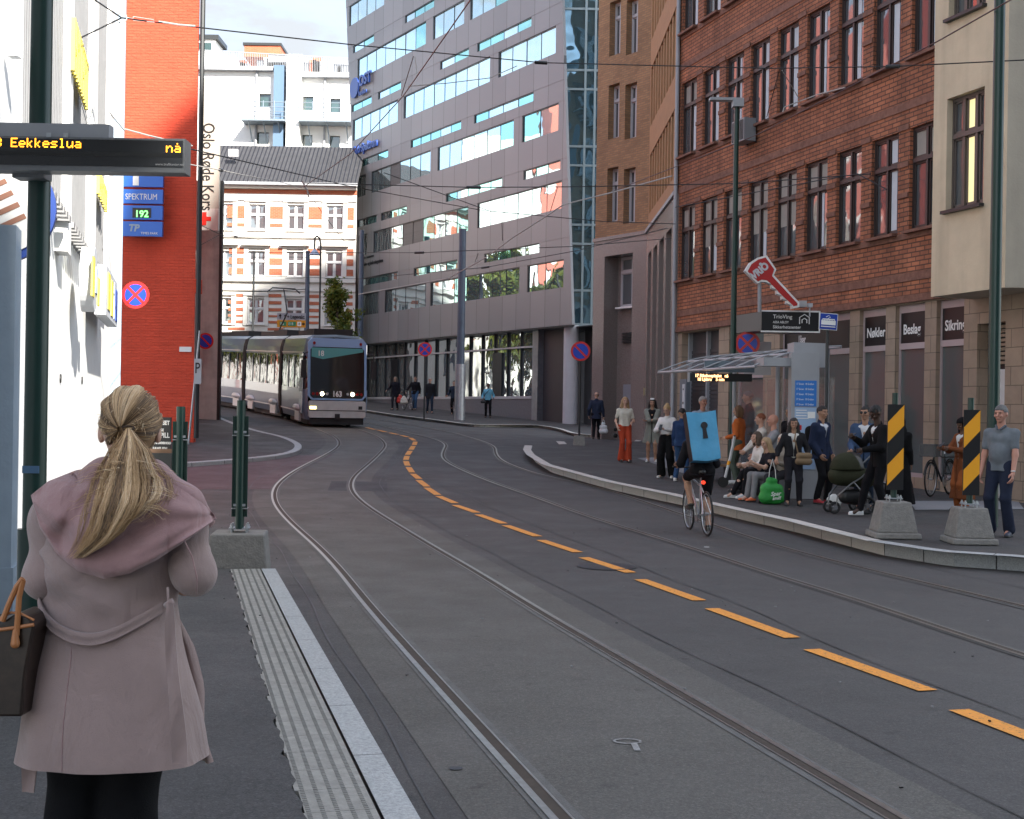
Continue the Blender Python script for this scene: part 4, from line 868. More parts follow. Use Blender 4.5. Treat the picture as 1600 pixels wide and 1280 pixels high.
# steel walkway balconies
mb=MB(); zf_=Z(194)
for (a,b) in ((384,452),(472,560)):
    mb.box(X(a)+.0,X(b),-1.6,0,zf_-.12,zf_)
    for k in range(4): z=zf_+.35*k+.2; mb.tube([(X(a),-1.6,z),(X(b),-1.6,z)],.03,6)
    n=4
    for i in range(n+1): x=X(a)+(X(b)-X(a))*i/n; mb.tube([(x,-1.6,zf_),(x,-1.6,zf_+1.35)],.035,6)
    for i in range(3): x=X(a)+(X(b)-X(a))*(i+.5)/3; mb.tube([(x,-1.5,zf_-.1),(x,0,zf_-1.4)],.05,6)
mb.build('balcony',mat('balcony_steel',(.2,.24,.28),.5,.3),wh)
p=P(320,72,110); ph=thing('roof_hut','small dark rooftop hut with a square window','roof hut',(p.x,110,0)); MB().box(-3,.9,0,3,20,P(320,62,110).z).build('wall',white,ph); MB().box(-3,1.2,-.2,3.2,P(320,62,110).z,P(320,55,110).z).build('roof',darkm,ph); MB().box(-.5,.6,-.05,.05,P(320,79,110).z,P(320,67,110).z).build('window',m_dg,ph)
# ---------------------------------------------------------------- surroundings outside the frame: they shade the street and show in the glass
def silhouette(name,label,pts,w0,dep,m):
    sa,ca=math.sin(SA),math.cos(SA); te=math.tan(SE); t=thing(name,label,'building',(0,0,0)); mb=MB(); M_=Matrix(((ca,-sa,0,0),(sa,ca,0,0),(0,0,1,0),(0,0,0,1)))
    poly=[(p,max(-5,q-w0*te)) for p,q in pts]; mb.prism(poly,w0-dep,w0,M_); mb.build('wall',m,t); return t
m_tower=mat('shade_tower_grey',(.16,.17,.18),.5,var=.15,vs=.2)
silhouette('shade_tower','unseen dark high rise behind the camera, stepped to shade the street',[(-40,-60),(-40,11),(1.8,11),(1.95,7.6),(3.2,10.5),(6.2,18.8),(7.0,24),(8.1,32.8),(8.75,34.7),(11.5,36.8),(16,47),(22,50),(24,60),(60,60),(60,-60)],-55,18,m_tower)  # unseen block; its outline is shaped to cast the street shade
# blocks that only the ribbon windows reflect
t=thing('red_corner_block','plain red block beyond the left kerb seen mirrored in the office windows','building',(0,0,0))
m_rf=mat('reflected_red',(.50,.14,.10),.7,var=.15,vs=.3); mb=MB(); mb.box(0,13,0,8,1,28,M4((-36,64,0),0,0,1.02)); mb.build('wall',m_rf,t)
mb=MB()
for i in range(5):
    for j in range(4): mb.box(1+2.6*i,2.4+2.6*i,-.06,0,3+5*j,5+5*j,M4((-36,64,0),0,0,1.02))
mb.build('window',white,t); mb=MB(); mb.box(13.1,19,0,6,1,22,M4((-36,64,0),0,0,1.02)); mb.build('white_wing',white,t)
t=thing('red_side_block','low red block along the side street left of the tram','building',(0,0,0)); MB().box(-34,-30,44,56,1,17).build('wall',m_rf,t)
mb=MB()
for i in range(4):
    for j in range(3): mb.box(-30,-29.9,45+2.8*i,46.4+2.8*i,4+4*j,6+4*j)
mb.build('window',white,t)
# ---------------------------------------------------------------- trees
m_bark=mat('bark',(.06,.05,.04),.9,var=.3,vs=10,bump=.5,bs=30)
def leafmat(name,c):
    m=mat(name,c,.6); n=m.node_tree.nodes; l=m.node_tree.links; b=n['Principled BSDF']
    oi=n.new('ShaderNodeTexCoord'); ns=n.new('ShaderNodeTexNoise'); ns.inputs['Scale'].default_value=2.5; l.new(oi.outputs['Object'],ns.inputs['Vector'])
    r=n.new('ShaderNodeValToRGB'); r.color_ramp.elements[0].position=.35; r.color_ramp.elements[1].position=.65
    r.color_ramp.elements[0].color=(c[0]*.6,c[1]*.7,c[2]*.6,1); r.color_ramp.elements[1].color=(min(1,c[0]*2.2),c[1]*1.5,c[2]*1.1,1); l.new(ns.outputs[0],r.inputs[0]); l.new(r.outputs[0],b.inputs['Base Color'])
    tr=n.new('ShaderNodeBsdfTranslucent'); l.new(r.outputs[0],tr.inputs[0]); mx=n.new('ShaderNodeMixShader'); mx.inputs[0].default_value=.35; o=n['Material Output']; l.new(b.outputs[0],mx.inputs[1]); l.new(tr.outputs[0],mx.inputs[2]); l.new(mx.outputs[0],o.inputs[0]); return m
m_leaf=leafmat('leaf',(.07,.11,.02)); m_leafy=leafmat('leaf_yellowing',(.075,.115,.018))
def tree(name,label,x,y,h,rad,ml,nl=5000,leaf=.14,seed=1,narrow=1.,group=None,z0=None):
    r=np.random.default_rng(seed); rd_=random.Random(seed); z=gz(x,y) if z0 is None else z0
    t=thing(name,label,'tree',(x,y,z),0,group); mb=MB(); cl=[]
    mb.tube([(0,0,-.1),(.05,.02,h*.35),(-.04,.03,h*.65),(0,0,h*.95)],[h*.02,h*.014,h*.008,.01],8)
    for i in range(26):
        zz_=h*(.25+.7*i/26); a=rd_.random()*6.28; L_=rad*(1.05-((i/26)*.85))*(.6+.5*rd_.random()); e=(math.cos(a)*L_,math.sin(a)*L_,zz_+L_*.55*narrow)
        mb.tube([(0,0,zz_),(e[0]*.5,e[1]*.5,zz_+L_*.22*narrow),e],[h*.006,h*.004,.004],5); 
        for k in range(4): f=.45+.2*k; cl.append((e[0]*f+rd_.gauss(0,.1),e[1]*f+rd_.gauss(0,.1),zz_+L_*.5*narrow*f+rd_.gauss(0,.12)))
    mb.build('trunk',m_bark,t)
    cl=np.array(cl); idx=r.integers(0,len(cl),nl); c=cl[idx]+r.normal(0,rad*.10,(nl,3)); a=r.normal(size=(nl,3)); a/=np.linalg.norm(a,axis=1)[:,None]; b=np.cross(a,r.normal(size=(nl,3))); b/=np.linalg.norm(b,axis=1)[:,None]
    s=leaf*(.6+.8*r.random((nl,1))); v=np.stack([c-a*s,c+b*s*.45,c+a*s,c-b*s*.45],1).reshape(-1,3)
    me=bpy.data.meshes.new('crown'); me.from_pydata(v.tolist(),[],np.arange(nl*4).reshape(-1,4).tolist()); me.materials.append(ml); o=bpy.data.objects.new('crown',me); C.objects.link(o); o.parent=t; return t
p=P(528,500,66); tree('young_street_tree','slender young street tree with thinning leaves in front of the striped house',p.x,66,P(528,435,66).z-gz(p.x,66),1.45,m_leafy,5200,.11,3,1.2)
for i,(x,y,h,r_) in enumerate(((-20.5,84,10,3.4),(-21,88.5,10,3.5),(-21,66,9,2.9),(-21,80,10,3.2),(-20.5,69.5,9,2.9),(-21,73,11,3.1),(-20.5,76.5,9.5,3.1),(-26,92,12,4.5))):
    tree('square_tree',['broad green tree','tall round tree','low bushy tree','wide leafy tree','dense dark tree','big spreading tree','small green tree','tall far tree'][i]+' of the left square, seen mirrored in the office glass',x,y,h,r_,m_leaf,3500,.3,20+i,group='trees of the left square',z0=2.)
# ---------------------------------------------------------------- tram
m_tb=mat('tram_blue',(.13,.18,.26),.3,.1,coat=.5,var=.06,vs=2); m_tbl=mat('tram_lightblue',(.27,.42,.66),.3,.1,coat=.5); m_tsil=mat('tram_silver',(.60,.61,.61),.38,.3,var=.1,vs=3)
m_tglass=glassmat('tram_side_glass',(.02,.022,.025),.04,1.6,.05,1.); m_tglass.node_tree.nodes['Principled BSDF'].inputs['IOR'].default_value=1.45; m_ws=glassmat('tram_windscreen',(.012,.012,.014),.003,.6,.05,.35); m_teal=mat('destination_teal',(.10,.33,.33),.3); m_bel=mat('bellows',(.02,.02,.022),.7)
m_lamp=mat('headlamp',(1,.85,.6),.3,emit=(1,.78,.45),es=9); m_redl=mat('tail_lens',(.25,.01,.01),.3); m_roof=mat('tram_roof',(.10,.12,.135),.35,.3)
tr_=thing('tram','articulated pale blue tram numbered 163 on route 18 coming round the bend','tram',(-6.55,47.8,gz(-6.5,48)))
# cross-section half profile (x,z): body sides
prof=[(1.22,.28),(1.30,.55),(1.32,1.0),(1.32,1.35),(1.30,2.55),(1.27,2.85),(1.18,3.14),(.95,3.26),(0,3.30)]
def carbody(parent,L_,front=False):
    s=[];n=len(prof)
    full=[(-x,z) for x,z in prof[:-1]]+[prof[-1]]+[(x,z) for x,z in reversed(prof[:-1])]
    stations=[(0,1.,0),(L_,1.,0)]
    if front: stations=[(-.0,.90,-.10),(.10,.96,-.04),(.30,1.,0),(L_,1.,0)]
    def rows(cond):
        mb=MB()
        for (a,b) in zip(stations,stations[1:]):
            for i in range(len(full)-1):
                zc=(full[i][1]+full[i+1][1])/2
                if not cond(zc): continue
                def q(st,p): return (p[0]*st[1],st[0]+ (0 if st[0]>.35 or not front else .22*max(0,p[1]-.9)/2.4),p[1]+st[2]*(p[1]>2.5))
                mb.quad(q(a,full[i]),q(b,full[i]),q(b,full[i+1]),q(a,full[i+1]))
        return mb
    rows(lambda z:z<1.3).build('lower_body',m_tb,parent,True); rows(lambda z:1.1<z and z<=2.6 and z>1.3).build('window_band',m_tglass,parent,True)
    rows(lambda z:2.6<z<3.0).build('cant_rail',m_tb,parent,True); rows(lambda z:z>=3.0).build('roof',m_roof,parent,True)
    mb=MB(); mb.prism([(x,z) for x,z in full],L_-.02,L_-.01); mb.build('rear_bulkhead',m_bel,parent)
    for sx in (-1,1):
        k=.9
        while k<L_-.5: MB().box(sx*1.325-.012,sx*1.325+.012,k,k+.07,1.36,2.5).build('window_post',mat('tram_post',(.05,.07,.11),.3,.3),parent); k+=1.25
    MB().box(-1.345,-1.33,.5,L_-.1,.52,.56).box(-1.34,-1.325,.5,L_-.1,2.62,2.66).box(1.33,1.345,.5,L_-.1,.52,.56).build('trim_strip',m_tsil,parent)
poly=[(-6.55,47.8),(-8.45,53.0),(-11.25,59.0),(-14.7,65.2)]
for i in range(3):
    a,b=Vector((*poly[i],0)),Vector((*poly[i+1],0)); d=(b-a).normalized(); L_=(b-a).length-(.55 if i<2 else 0); off=a+d*(.0 if i==0 else .0)
    m_=empty('car_section',(off.x-tr_.location.x,off.y-tr_.location.y,gz(off.x,off.y)-tr_.location.z),math.atan2(-d.x,d.y),tr_); pitch_=math.atan((gz(b.x,b.y)-gz(a.x,a.y))/(b-a).length)
    m_.rotation_euler=(pitch_,0,math.atan2(-d.x,d.y)); m_.scale=(.925,1,1.055); carbody(m_,L_,i==0)
    if i<2:
        mb=MB()
        for k in range(5): y=L_+.05+.1*k; s_=1.03-.02*(k%2); mb.prism([(x*s_,z*.99) for x,z in [(-p[0],p[1]) for p in prof[:-1]]+[prof[-1]]+list(reversed(prof[:-1]))],y,y+.09)
        mb.build('bellows',m_bel,m_)
    # rounded silver skirts over the bogies
    for y in ((1.3,) if i==0 else (.9,L_-1.2)):
        for sx in (-1,1):
            mb=MB(); mb.tube([(sx*1.28,y-.45,.62),(sx*1.36,y-.2,.66),(sx*1.36,y+.3,.66),(sx*1.28,y+.55,.62)],[.05,.12,.12,.05],10); mb.box(sx*1.30-.05,sx*1.30+.05,y-.4,y+.5,.2,.62); mb.build('bogie_skirt',m_tsil,m_)
    mb=MB(); mb.box(-1.0,1.0,.8,L_-.6,.08,.4); mb.build('underframe',m_bel,m_)
    for y in (1.0,L_-1.4):
        for sx in (-.72,.72): MB().disc((sx,y,.3),(1,0,0),.3,.1,20).build('wheel',darkm,m_)
    mb=MB(); mb.box(-.8,.8,.9,L_*.5,3.28,3.50); mb.box(-.7,.7,L_*.55,L_-.4,3.28,3.46); mb.build('roof_equipment',m_bel,m_)
m1=[c for c in tr_.children if c.name.startswith('car_section')][0]
# front face: everything slightly raked
def FZ(z): return -.02+.22*max(0,z-.9)/2.4
def fplate(x0,x1,z0,z1,t0,name,m,par=m1,c=.0):
    mb=MB(); y0,y1=FZ(z0)-t0,FZ(z1)-t0
    poly=[(x0+c,z0),(x1-c,z0),(x1,z0+c),(x1,z1-c),(x1-c,z1),(x0+c,z1),(x0,z1-c),(x0,z0+c)] if c else [(x0,z0),(x1,z0),(x1,z1),(x0,z1)]
    n=len(poly); mb.v=[(x,FZ(z)-t0,z) for x,z in poly]+[(x,FZ(z)+.1,z) for x,z in poly]
    mb.f=[tuple(range(n))]+[(i,n+i,n+(i+1)%n,(i+1)%n) for i in range(n)]; mb.m=[0]*(n+1); return mb.build(name,m,par)
fplate(-1.20,1.20,.98,3.16,.02,'front_surround',m_tbl,c=.16); fplate(-1.10,1.10,1.05,2.85,.035,'windscreen',m_ws,c=.10)
mb=MB(); pts=[(-1.06,2.50),(-.6,2.42),(1.05,2.70),(1.05,2.82),(-1.06,2.82)]; mb.v=[(x,FZ(z)-.040,z) for x,z in pts]+[(x,FZ(z)-.03,z) for x,z in pts]; mb.f=[(0,1,2,3,4)]; mb.m=[0]; mb.build('destination_panel',m_teal,m1)
rk_=(math.pi/2-math.atan(.22/2.4),0,0)
text('18',.27,white,m1,(-.82,FZ(2.62)-.05,2.53),rot=rk_,bold=.004); text('163',.27,white,m1,(-.21,FZ(1.2)-.045,1.11),rot=rk_,bold=.008)
fplate(-1.16,1.16,.36,.95,.08,'bumper',m_tsil,c=.05); fplate(-1.14,1.14,.60,.625,.09,'bumper_groove',m_bel); fplate(-1.12,-.86,.66,.76,.09,'fog_lamp',mat('lamp_yellow',(.8,.7,.3),.3,emit=(1,.8,.3),es=1.5)); fplate(.86,1.02,.66,.78,.09,'coupler_hatch',m_bel)
MB().box(-1.1,1.1,-.02,.2,.12,.36).build('lower_valance',m_bel,m1)
for sx in (-1,1):
    for j,(x,r,m_) in enumerate(((.62,.07,m_lamp),(.42,.05,m_tsil),(.82,.06,m_redl),(.98,.055,m_redl))):
        MB().disc((sx*x,FZ(1.2)-.045,1.20),(0,1,0),r,.03,16).build('headlight' if j==0 else 'lens',m_,m1)
    MB().disc((sx*.95,FZ(2.95)-.04,2.98),(0,1,0),.055,.03,12).build('marker_light',m_redl,m1)
    t=empty('wing_mirror',(sx*1.42,-.05,0),0,m1); MB().tube([(-sx*.2,.15,2.65),(0,-.12,2.6),(.02*sx,-.14,2.35)],.03,6).build('arm',m_bel,t); MB().box(-.10,.10,-.22,-.08,1.75,2.38).build('housing',m_bel,t)
MB().box(-.1,.1,-.14,-.1,.3,.5).build('coupler',m_bel,m1)
mb=MB(); rr=random.Random(4)   # front pillar and door glass strip on the side just behind the nose
MB().box(-1.345,-1.32,.32,1.05,.5,2.6).build('cab_door',m_tb,m1); MB().box(-1.352,-1.345,.42,.95,1.25,2.5).build('cab_window',m_ws,m1)
MB().box(.2,.75,.45,.9,1.0,1.85).build('driver_seat',darkm,m1)
# pantograph on the second section
m2=[c for c in tr_.children if c.name.startswith('car_section')][1]
t=empty('pantograph',(0,4.2,3.5),0,m2); MB().tube([(0,.9,0),(0,-.5,.75),(0,.2,1.75)],.035,6).tube([(-.5,-.9,.02),(.5,-.9,.02)],.04,6).build('arm',darkm,t); MB().tube([(-.8,.2,1.62),(-.55,.2,1.80),(.55,.2,1.80),(.8,.2,1.62)],.03,6).box(-.5,.5,.1,.3,1.78,1.82).build('collector_head',darkm,t)
# ---------------------------------------------------------------- poles, signs, shelter, wires
def pole(name,label,px,pyb,Y,r0,r1,pytop,m,sleeve=None,h=0.,cat='pole',group=None):
    b=P(px,pyb,Y); top=P(px,pytop,Y).z; z0=gz(b.x,Y)+h; t=thing(name,label,cat,(b.x,Y,z0),0,group)
    MB().tube([(0,0,-.05),(0,0,top-z0)],[r0,r1],20).build('shaft',m,t,True)
    if sleeve: MB().cyl((0,0,0),(0,0,sleeve),r0*1.25,n=20).build('sleeve',galv,t,True)
    return t
# big green pole on the left with the departure display
Yp=7.0; b=P(55,700,Yp); gp=thing('green_tram_pole','thick dark green tram pole rising behind the blonde woman','pole',(b.x,Yp,H0)); 
MB().tube([(0,0,-.05),(0,0,2.4),(0,0,9)],[.063,.060,.046],28).build('shaft',polegreen,gp,True); MB().cyl((0,0,0),(0,0,.9),.085,n=28).build('sleeve',polegreen,gp,True)
MB().tube([(0,0,0),(0,0,.02)],[.13,.13],20).build('base_flange',galv,gp); zst=P(50,733,Yp).z-H0; MB().box(-.045,.045,-.066,-.058,zst-.02,zst+.02).build('sticker',mat('sticker_blue',(.06,.14,.25),.5),gp)
Yd=6.75; pl=P(-90,240,Yd); pr=P(289,243,Yd); dz0=P(289,270,Yd).z; dz1=P(289,217,Yd).z
dd=thing('departure_display','black departure display with orange dot text in a grey frame hung on the green pole','display',(pr.x,Yd,dz0)); Wd=pr.x-pl.x; Hd=dz1-dz0
m_dfr=mat('display_frame',(.16,.165,.17),.45,.3); m_led=mat('led_amber',(1,.45,.05),.5,emit=(1,.34,.015),es=1.6)
MB().box(-Wd,0,0,.12,0,Hd).build('housing',m_dfr,dd); MB().box(-Wd,-.012,-.006,.0,.028,Hd-.012).build('screen',mat('screen_black',(.006,.006,.008),.2),dd)
MB().box(-Wd,-.012,-.009,-.006,Hd*.44,Hd*.56).build('screen_divider',mat('screen_seam',(.002,.002,.002),.4),dd)
DOT={'8':['01110','10001','10001','01110','10001','10001','01110'],'E':['11111','10000','10000','11110','10000','10000','11111'],'e':['00000','00000','01110','10001','11111','10000','01110'],'k':['10000','10000','10010','10100','11000','10100','10010'],'s':['00000','00000','01111','10000','01110','00001','11110'],'l':['01100','00100','00100','00100','00100','00100','01110'],'u':['00000','00000','10001','10001','10001','10011','01101'],'a':['00000','00000','01110','00001','01111','10001','01111'],'n':['00000','00000','10110','11001','10001','10001','10001'],'å':['00100','00000','01110','00001','01111','10001','01111'],' ':['0'*5]*7,'i':['010','000','110','010','010','010','111'],'1':['00100','01100','00100','00100','00100','00100','01110'],'7':['11111','00001','00010','00100','01000','01000','01000'],'R':['11110','10001','10001','11110','10100','10010','10001'],'k2':[]}
def dots(s,cell,m,parent,x,z,y,name='dot_text'):
    mb=MB(); cx=x
    for ch in s:
        g=DOT.get(ch,DOT[' '])
        for r,row in enumerate(g):
            for c,v in enumerate(row):
                if v=='1': mb.box(cx+c*cell,cx+c*cell+cell*.86,y-.001,y,z-(r+1)*cell,z-(r+1)*cell+cell*.86)
        cx+=cell*(len(g[0])+1)
    return mb.build(name,m,parent)
cell=14.5/7*Yd/F
xs_=P(-7,222,Yd).x-pr.x; dots('8 Eekkeslua',cell,m_led,dd,xs_,P(40,216,Yd).z-dz0,-.007); dots('nå',cell,m_led,dd,P(260,232,Yd).x-pr.x,P(262,224,Yd).z-dz0,-.007)
text('www.trafikanten.no',.019,mat('print_grey',(.35,.35,.35),.5),dd,(P(243,262,Yd).x-pr.x,-.008,.035),ext=.0005)
MB().box(-Wd,-.41,.02,.10,Hd+.004,Hd+.075).build('mounting_rail',greyp,dd)
mb=MB()
for x in (-.72,-.63): mb.box(x-.012,x+.012,-.004,.0,Hd-.002,Hd+.02)
mb.build('clamp',galv,dd); MB().box(-.95,-.78,.10,.22,-.02,Hd+.05).build('pole_bracket',m_dfr,dd)
# marker posts on concrete bases
m_my=mat('marker_yellow',(.85,.37,.015),.5,var=.04); m_gpl=mat('green_plate',(.010,.042,.030),.4,var=.12,vs=4)
def conc_base(parent,w,h,foot=.08,top=.62):
    mb=MB()
    def fr(w0,w1,z0,z1): 
        a=w0/2;b=w1/2; v=[(-a,-a,z0),(a,-a,z0),(a,a,z0),(-a,a,z0),(-b,-b,z1),(b,-b,z1),(b,b,z1),(-b,b,z1)]; n=len(mb.v); mb.v+=v; 
        for f in ((0,1,5,4),(1,2,6,5),(2,3,7,6),(3,0,4,7),(4,5,6,7),(3,2,1,0)): mb.f.append(tuple(n+i for i in f)); mb.m.append(0)
    fr(w,w*.97,0,foot); fr(w*.86,w*top,foot,h); o=mb.build('concrete_base',m_cb,parent); bv=o.modifiers.new('b','BEVEL'); bv.width=.018; bv.segments=2; return o
def marker(name,label,loc,rz,back=False,ht=1.15,w=.20,bh=.50,bw=.62,group=None):
    t=thing(name,label,'marker post',loc,rz,group); conc_base(t,bw,bh)
    mb=MB(); mb.box(-.10,.10,-.10,.10,bh+.035,bh+.05)
    for x in (-.075,.075):
        for y in (-.075,.075): mb.cyl((x,y,bh-.01),(x,y,bh+.09),.011,n=8); mb.cyl((x,y,bh+.05),(x,y,bh+.07),.02,n=6)
    mb.build('bolted_flange',galv,t); MB().cyl((0,0,bh+.04),(0,0,bh+ht+.32),.042,n=18).build('post',polegreen,t,True)
    z0=bh+.16; z1=bh+.16+ht
    MB().box(-w/2,w/2,-.062,-.044,z0,z1).build('plate',m_gpl if back else black,t)
    if back:
        MB().box(-w/2,-w/2+.012,-.075,-.062,z0,z1).box(w/2-.012,w/2,-.075,-.062,z0,z1).build('plate_edge',polegreen,t)
        for z in (z0+.12,z1-.16): MB().box(-.06,.06,-.1,-.085,z-.012,z+.012).box(-.08,.08,-.095,.05,z-.04,z-.03).build('clamp',galv,t)
        MB().cyl((0,-.075,bh+.04),(0,-.075,bh+ht+.32),.040,n=18).build('front_post',polegreen,t,True)
    else:
        mb=MB(); h=(z1-z0)/2.0
        for k in range(2):
            a=z0+.03+k*h*1.0; lo=[( -w/2+.004,a+.03),(w/2-.004,a+.03+w*1.05)]; mb.prism([(lo[0][0],lo[0][1]),(lo[1][0],lo[1][1]-.0),(lo[1][0],lo[1][1]+h*.48),(lo[0][0],lo[0][1]+h*.48)],-.068,-.0615)
        mb.build('yellow_stripe',m_my,t)
    return t
# right pair
for (px,py,lab) in ((1402,842,'striped marker post in front of the man in the black suit'),(1522,851,'striped marker post beside the man in the grey polo')):
    c=G(px,py,HR); s=F/c.y; bh=(842-784)/s*.98; ht=(776-640)/s; marker('striped_marker','black and yellow '+lab,(c.x,c.y+.2,c.z),-.03,False,ht*.99,26/s,bh,72/s,group=None)
# left pair, seen from behind
c=Vector((*G(386,888,H0).to_tuple()[:2],0)); s=F/c.y; t=marker('green_marker','green backed marker post on the concrete base at the platform end',(P(384,880,12.9).x,13.05,0),.12,True,1.02,.155,.55,.1,group=None)
t.children[0].location=(0,0,0)
for ch in list(t.children):
    if ch.name.startswith('concrete_base'): bpy.data.objects.remove(ch)
conc_base(t,.72,.55+.0,.10,.74); t.location=(P(372,880,13.0).x,13.05,.04)
t=marker('green_marker','second green backed marker post half hidden behind the blonde woman',(P(277,800,13.6).x,13.7,.04),.12,True,1.0,.155,.5,.6)
# slate catenary poles
pole('catenary_pole','tall slate grey catenary pole among the walking people',718,654,57,.185,.165,358,slate,2.6)
pole('catenary_pole','slate catenary pole behind the route sign over the tram',477,640,70,.15,.12,392,slate,cat='pole')
pole('catenary_pole','slate pole standing at the left edge of the office block',561,640,72,.16,.13,360,slate)
pole('catenary_pole','slender black pole rising above the tram roof',393,640,66,.07,.05,392,darkm)
t=pole('street_lamp','dark green street lamp post with a flat head before the brick wall',1143,690,29,.078,.055,158,polegreen,cat='street lamp'); z=P(1143,158,29).z-t.location.z
mb=MB(); mb.box(-.62,.10,-.1,.1,z+.0,z+.06); mb.box(-.1,.14,-.12,.12,z-.14,z+.05); mb.build('lamp_head',greyp,t)
t=pole('corner_pole','dark green pole behind the man in the grey polo at the right',1549,838,19.4,.092,.08,-60,polegreen,h=HR)
for ch in t.children: pass
t.rotation_euler=(0,0,0)
Yl=68; b=P(497,640,Yl); t=thing('hanging_lamp','tall thin lamp post with a blue shade above the tram','street lamp',(b.x,Yl,gz(b.x,Yl))); zt=P(497,372,Yl).z-t.location.z
MB().tube([(0,0,0),(0,0,zt-.3),(-.08,0,zt),(-.2,0,zt+.1),(-.32,0,zt),(-.32,0,zt-.6)],.05,8).build('post',darkm,t); MB().tube([(-.32,0,zt-.6),(-.32,0,zt-.75),(-.32,0,zt-.9)],[.06,.2,.30],16).build('lamp_shade',m_ltb,t)
# direction sign over the tram
Yg=58; a=P(433,489,Yg); b=P(477,512,Yg); t=thing('direction_sign','grey and orange direction sign Legevakt above the tram','road sign',(a.x,Yg,b.z)); W=b.x-a.x; Hh=a.z-b.z
MB().box(0,W,0,.06,Hh*.52,Hh).build('grey_panel',mat('sign_panel_grey',(.33,.34,.38),.5),t); MB().box(0,W,0,.06,0,Hh*.5).build('orange_panel',mat('sign_panel_orange',(.65,.27,.01),.5),t)
text('↑+ Legevakt',.24,black,t,(.30,-.006,Hh*.62),bold=.006,ext=.003,sx=.75); mgr=mat('sign_green',(.02,.22,.10),.5)
mb=MB(); mb.box(.12,.42,-.008,-.001,Hh*.1,Hh*.4); mb.box(.5,.86,-.008,-.001,Hh*.1,Hh*.4); mb.build('green_field',mgr,t); MB().box(.92,1.1,-.008,-.001,Hh*.1,Hh*.4).build('white_field',white,t)
text('E6',.17,white,t,(.15,-.01,Hh*.16),ext=.002); text('E18',.17,white,t,(.52,-.01,Hh*.16),ext=.002,sx=.85); text('4',.17,black,t,(.96,-.01,Hh*.16),ext=.002)
mb=MB(); mb.prism([(1.13,Hh*.2),(1.2,Hh*.2),(1.2,Hh*.12),(1.27,Hh*.25),(1.2,Hh*.38),(1.2,Hh*.3),(1.13,Hh*.3)],-.01,-.002); mb.build('arrow',black,t); mb=MB(); mb.prism([(.12,Hh*.6),(.16,Hh*.6),(.16,Hh*.78),(.21,Hh*.78),(.14,Hh*.95),(.07,Hh*.78),(.12,Hh*.78)],-.008,-.001); mb.build('arrow',black,t)
MB().tube([(.3,.08,-3.0),(.3,.08,Hh)],.04,8).tube([(1.0,.08,-3.0),(1.0,.08,Hh)],.04,8).build('post',galv,t)
# leaning P sign and black pavement board by the red wall
t=thing('leaning_parking_plate','pale parking plate on a leaning thin pole at the corner of the red wall','sign',(P(294,700,35.5).x,35.5,.8)); MB().tube([(0,0,0),(.27,0,3.2)],.03,8).build('pole',galv,t); MB().box(.14,.34,-.05,-.03,1.72,2.42).build('plate',mat('plate_grey',(.4,.42,.44),.5),t); text('P',.42,black,t,(.16,-.055,2.02),bold=.004,sx=.7)
Ya=22; c=P(253,676,Ya); t=thing('pavement_board','black advertising board with curly white lettering against the red wall','board',(c.x,Ya,P(253,706,Ya).z)); hh=P(253,652,Ya).z-t.location.z
MB().box(-.22,.15,0,.05,.02,hh).build('board',black,t); MB().box(-.24,.17,-.02,.07,-.02,.05).build('foot',mat('wood_brown',(.22,.13,.08),.7),t)
for i,(s,sz) in enumerate((('SUNDSET',.1),('HAGE',.06),('KJESPILL',.12),('BAR OG UNDERHOLD',.05),('FAMILIEN',.08))): text(s,sz,white,t,(-.03,-.004,hh-.13-.11*i),align='CENTER',bold=.003,ext=.002,sx=.75)
MB().box(-.25,.2,-.1,.1,-.6,-.02).build('stand',darkm,t)
# tram stop shelter
Yq=23.6; sx0=P(1082,600,Yq+3.4).x; base=G(1262,786,HR); px_=P(1262,700,24.0)
sh_=thing('tram_shelter','open steel tram shelter with a curved canopy, display and bench before the shops','shelter',(px_.x,24.0,gz(px_.x,24)+HR),RB.rz)
m_can=mat('canopy_glass',(.22,.24,.26),.2,.2,alpha=.55); m_shs=mat('shelter_grey',(.34,.35,.37),.45,.2,var=.05); m_shd=mat('shelter_dark',(.10,.11,.12),.4,.3)
# local x runs toward the camera along the street; -y is the kerb side
Ls=4.6
mb=MB(); rows=[]
for i in range(2): rows.append([(-Ls if i==0 else -.25,-1.0+1.8*k/8,2.42+.42*(k/8)+.10*math.sin(k/8*3.14)) for k in range(9)])
mb.grid(rows); mb.build('canopy',m_can,sh_)
mb=MB()
for k in (0,3,6,8): y=-1.0+1.8*k/8; z=2.45+.42*(k/8)+.10*math.sin(k/8*3.14); mb.tube([(-Ls,y,z),(-.2,y,z)],.028,8)
for i in range(7): x=-Ls+.1+i*.72; mb.tube([(x,-1.05+1.85*k/6,2.47+.42*(k/6)+.10*math.sin(k/6*3.14)) for k in range(7)],.016,6)
mb.build('canopy_rib',m_shs,sh_)
MB().prism([(-.28,2.46),(.0,2.46),(.0,2.62),(-.28,2.60)],-.95,.35).prism([(-.28,2.62),(-.05,2.62),(-.05,2.92),(-.28,2.90)],-.3,.40).build('end_fascia',m_shs,sh_)
for x in (-Ls+.3,-2.4,-.5): MB().tube([(x,.7,0),(x,.7,2.85)],.045,10).build('column',m_shs,sh_)
for i in range(3): f=MB().box(-Ls+.3+1.35*i+.05,-Ls+.3+1.35*i+1.3,.73,.745,.35,2.3).build('back_pane',mat('clear_pane',(.7,.75,.75),.05,trans=.9,alpha=.25),sh_)
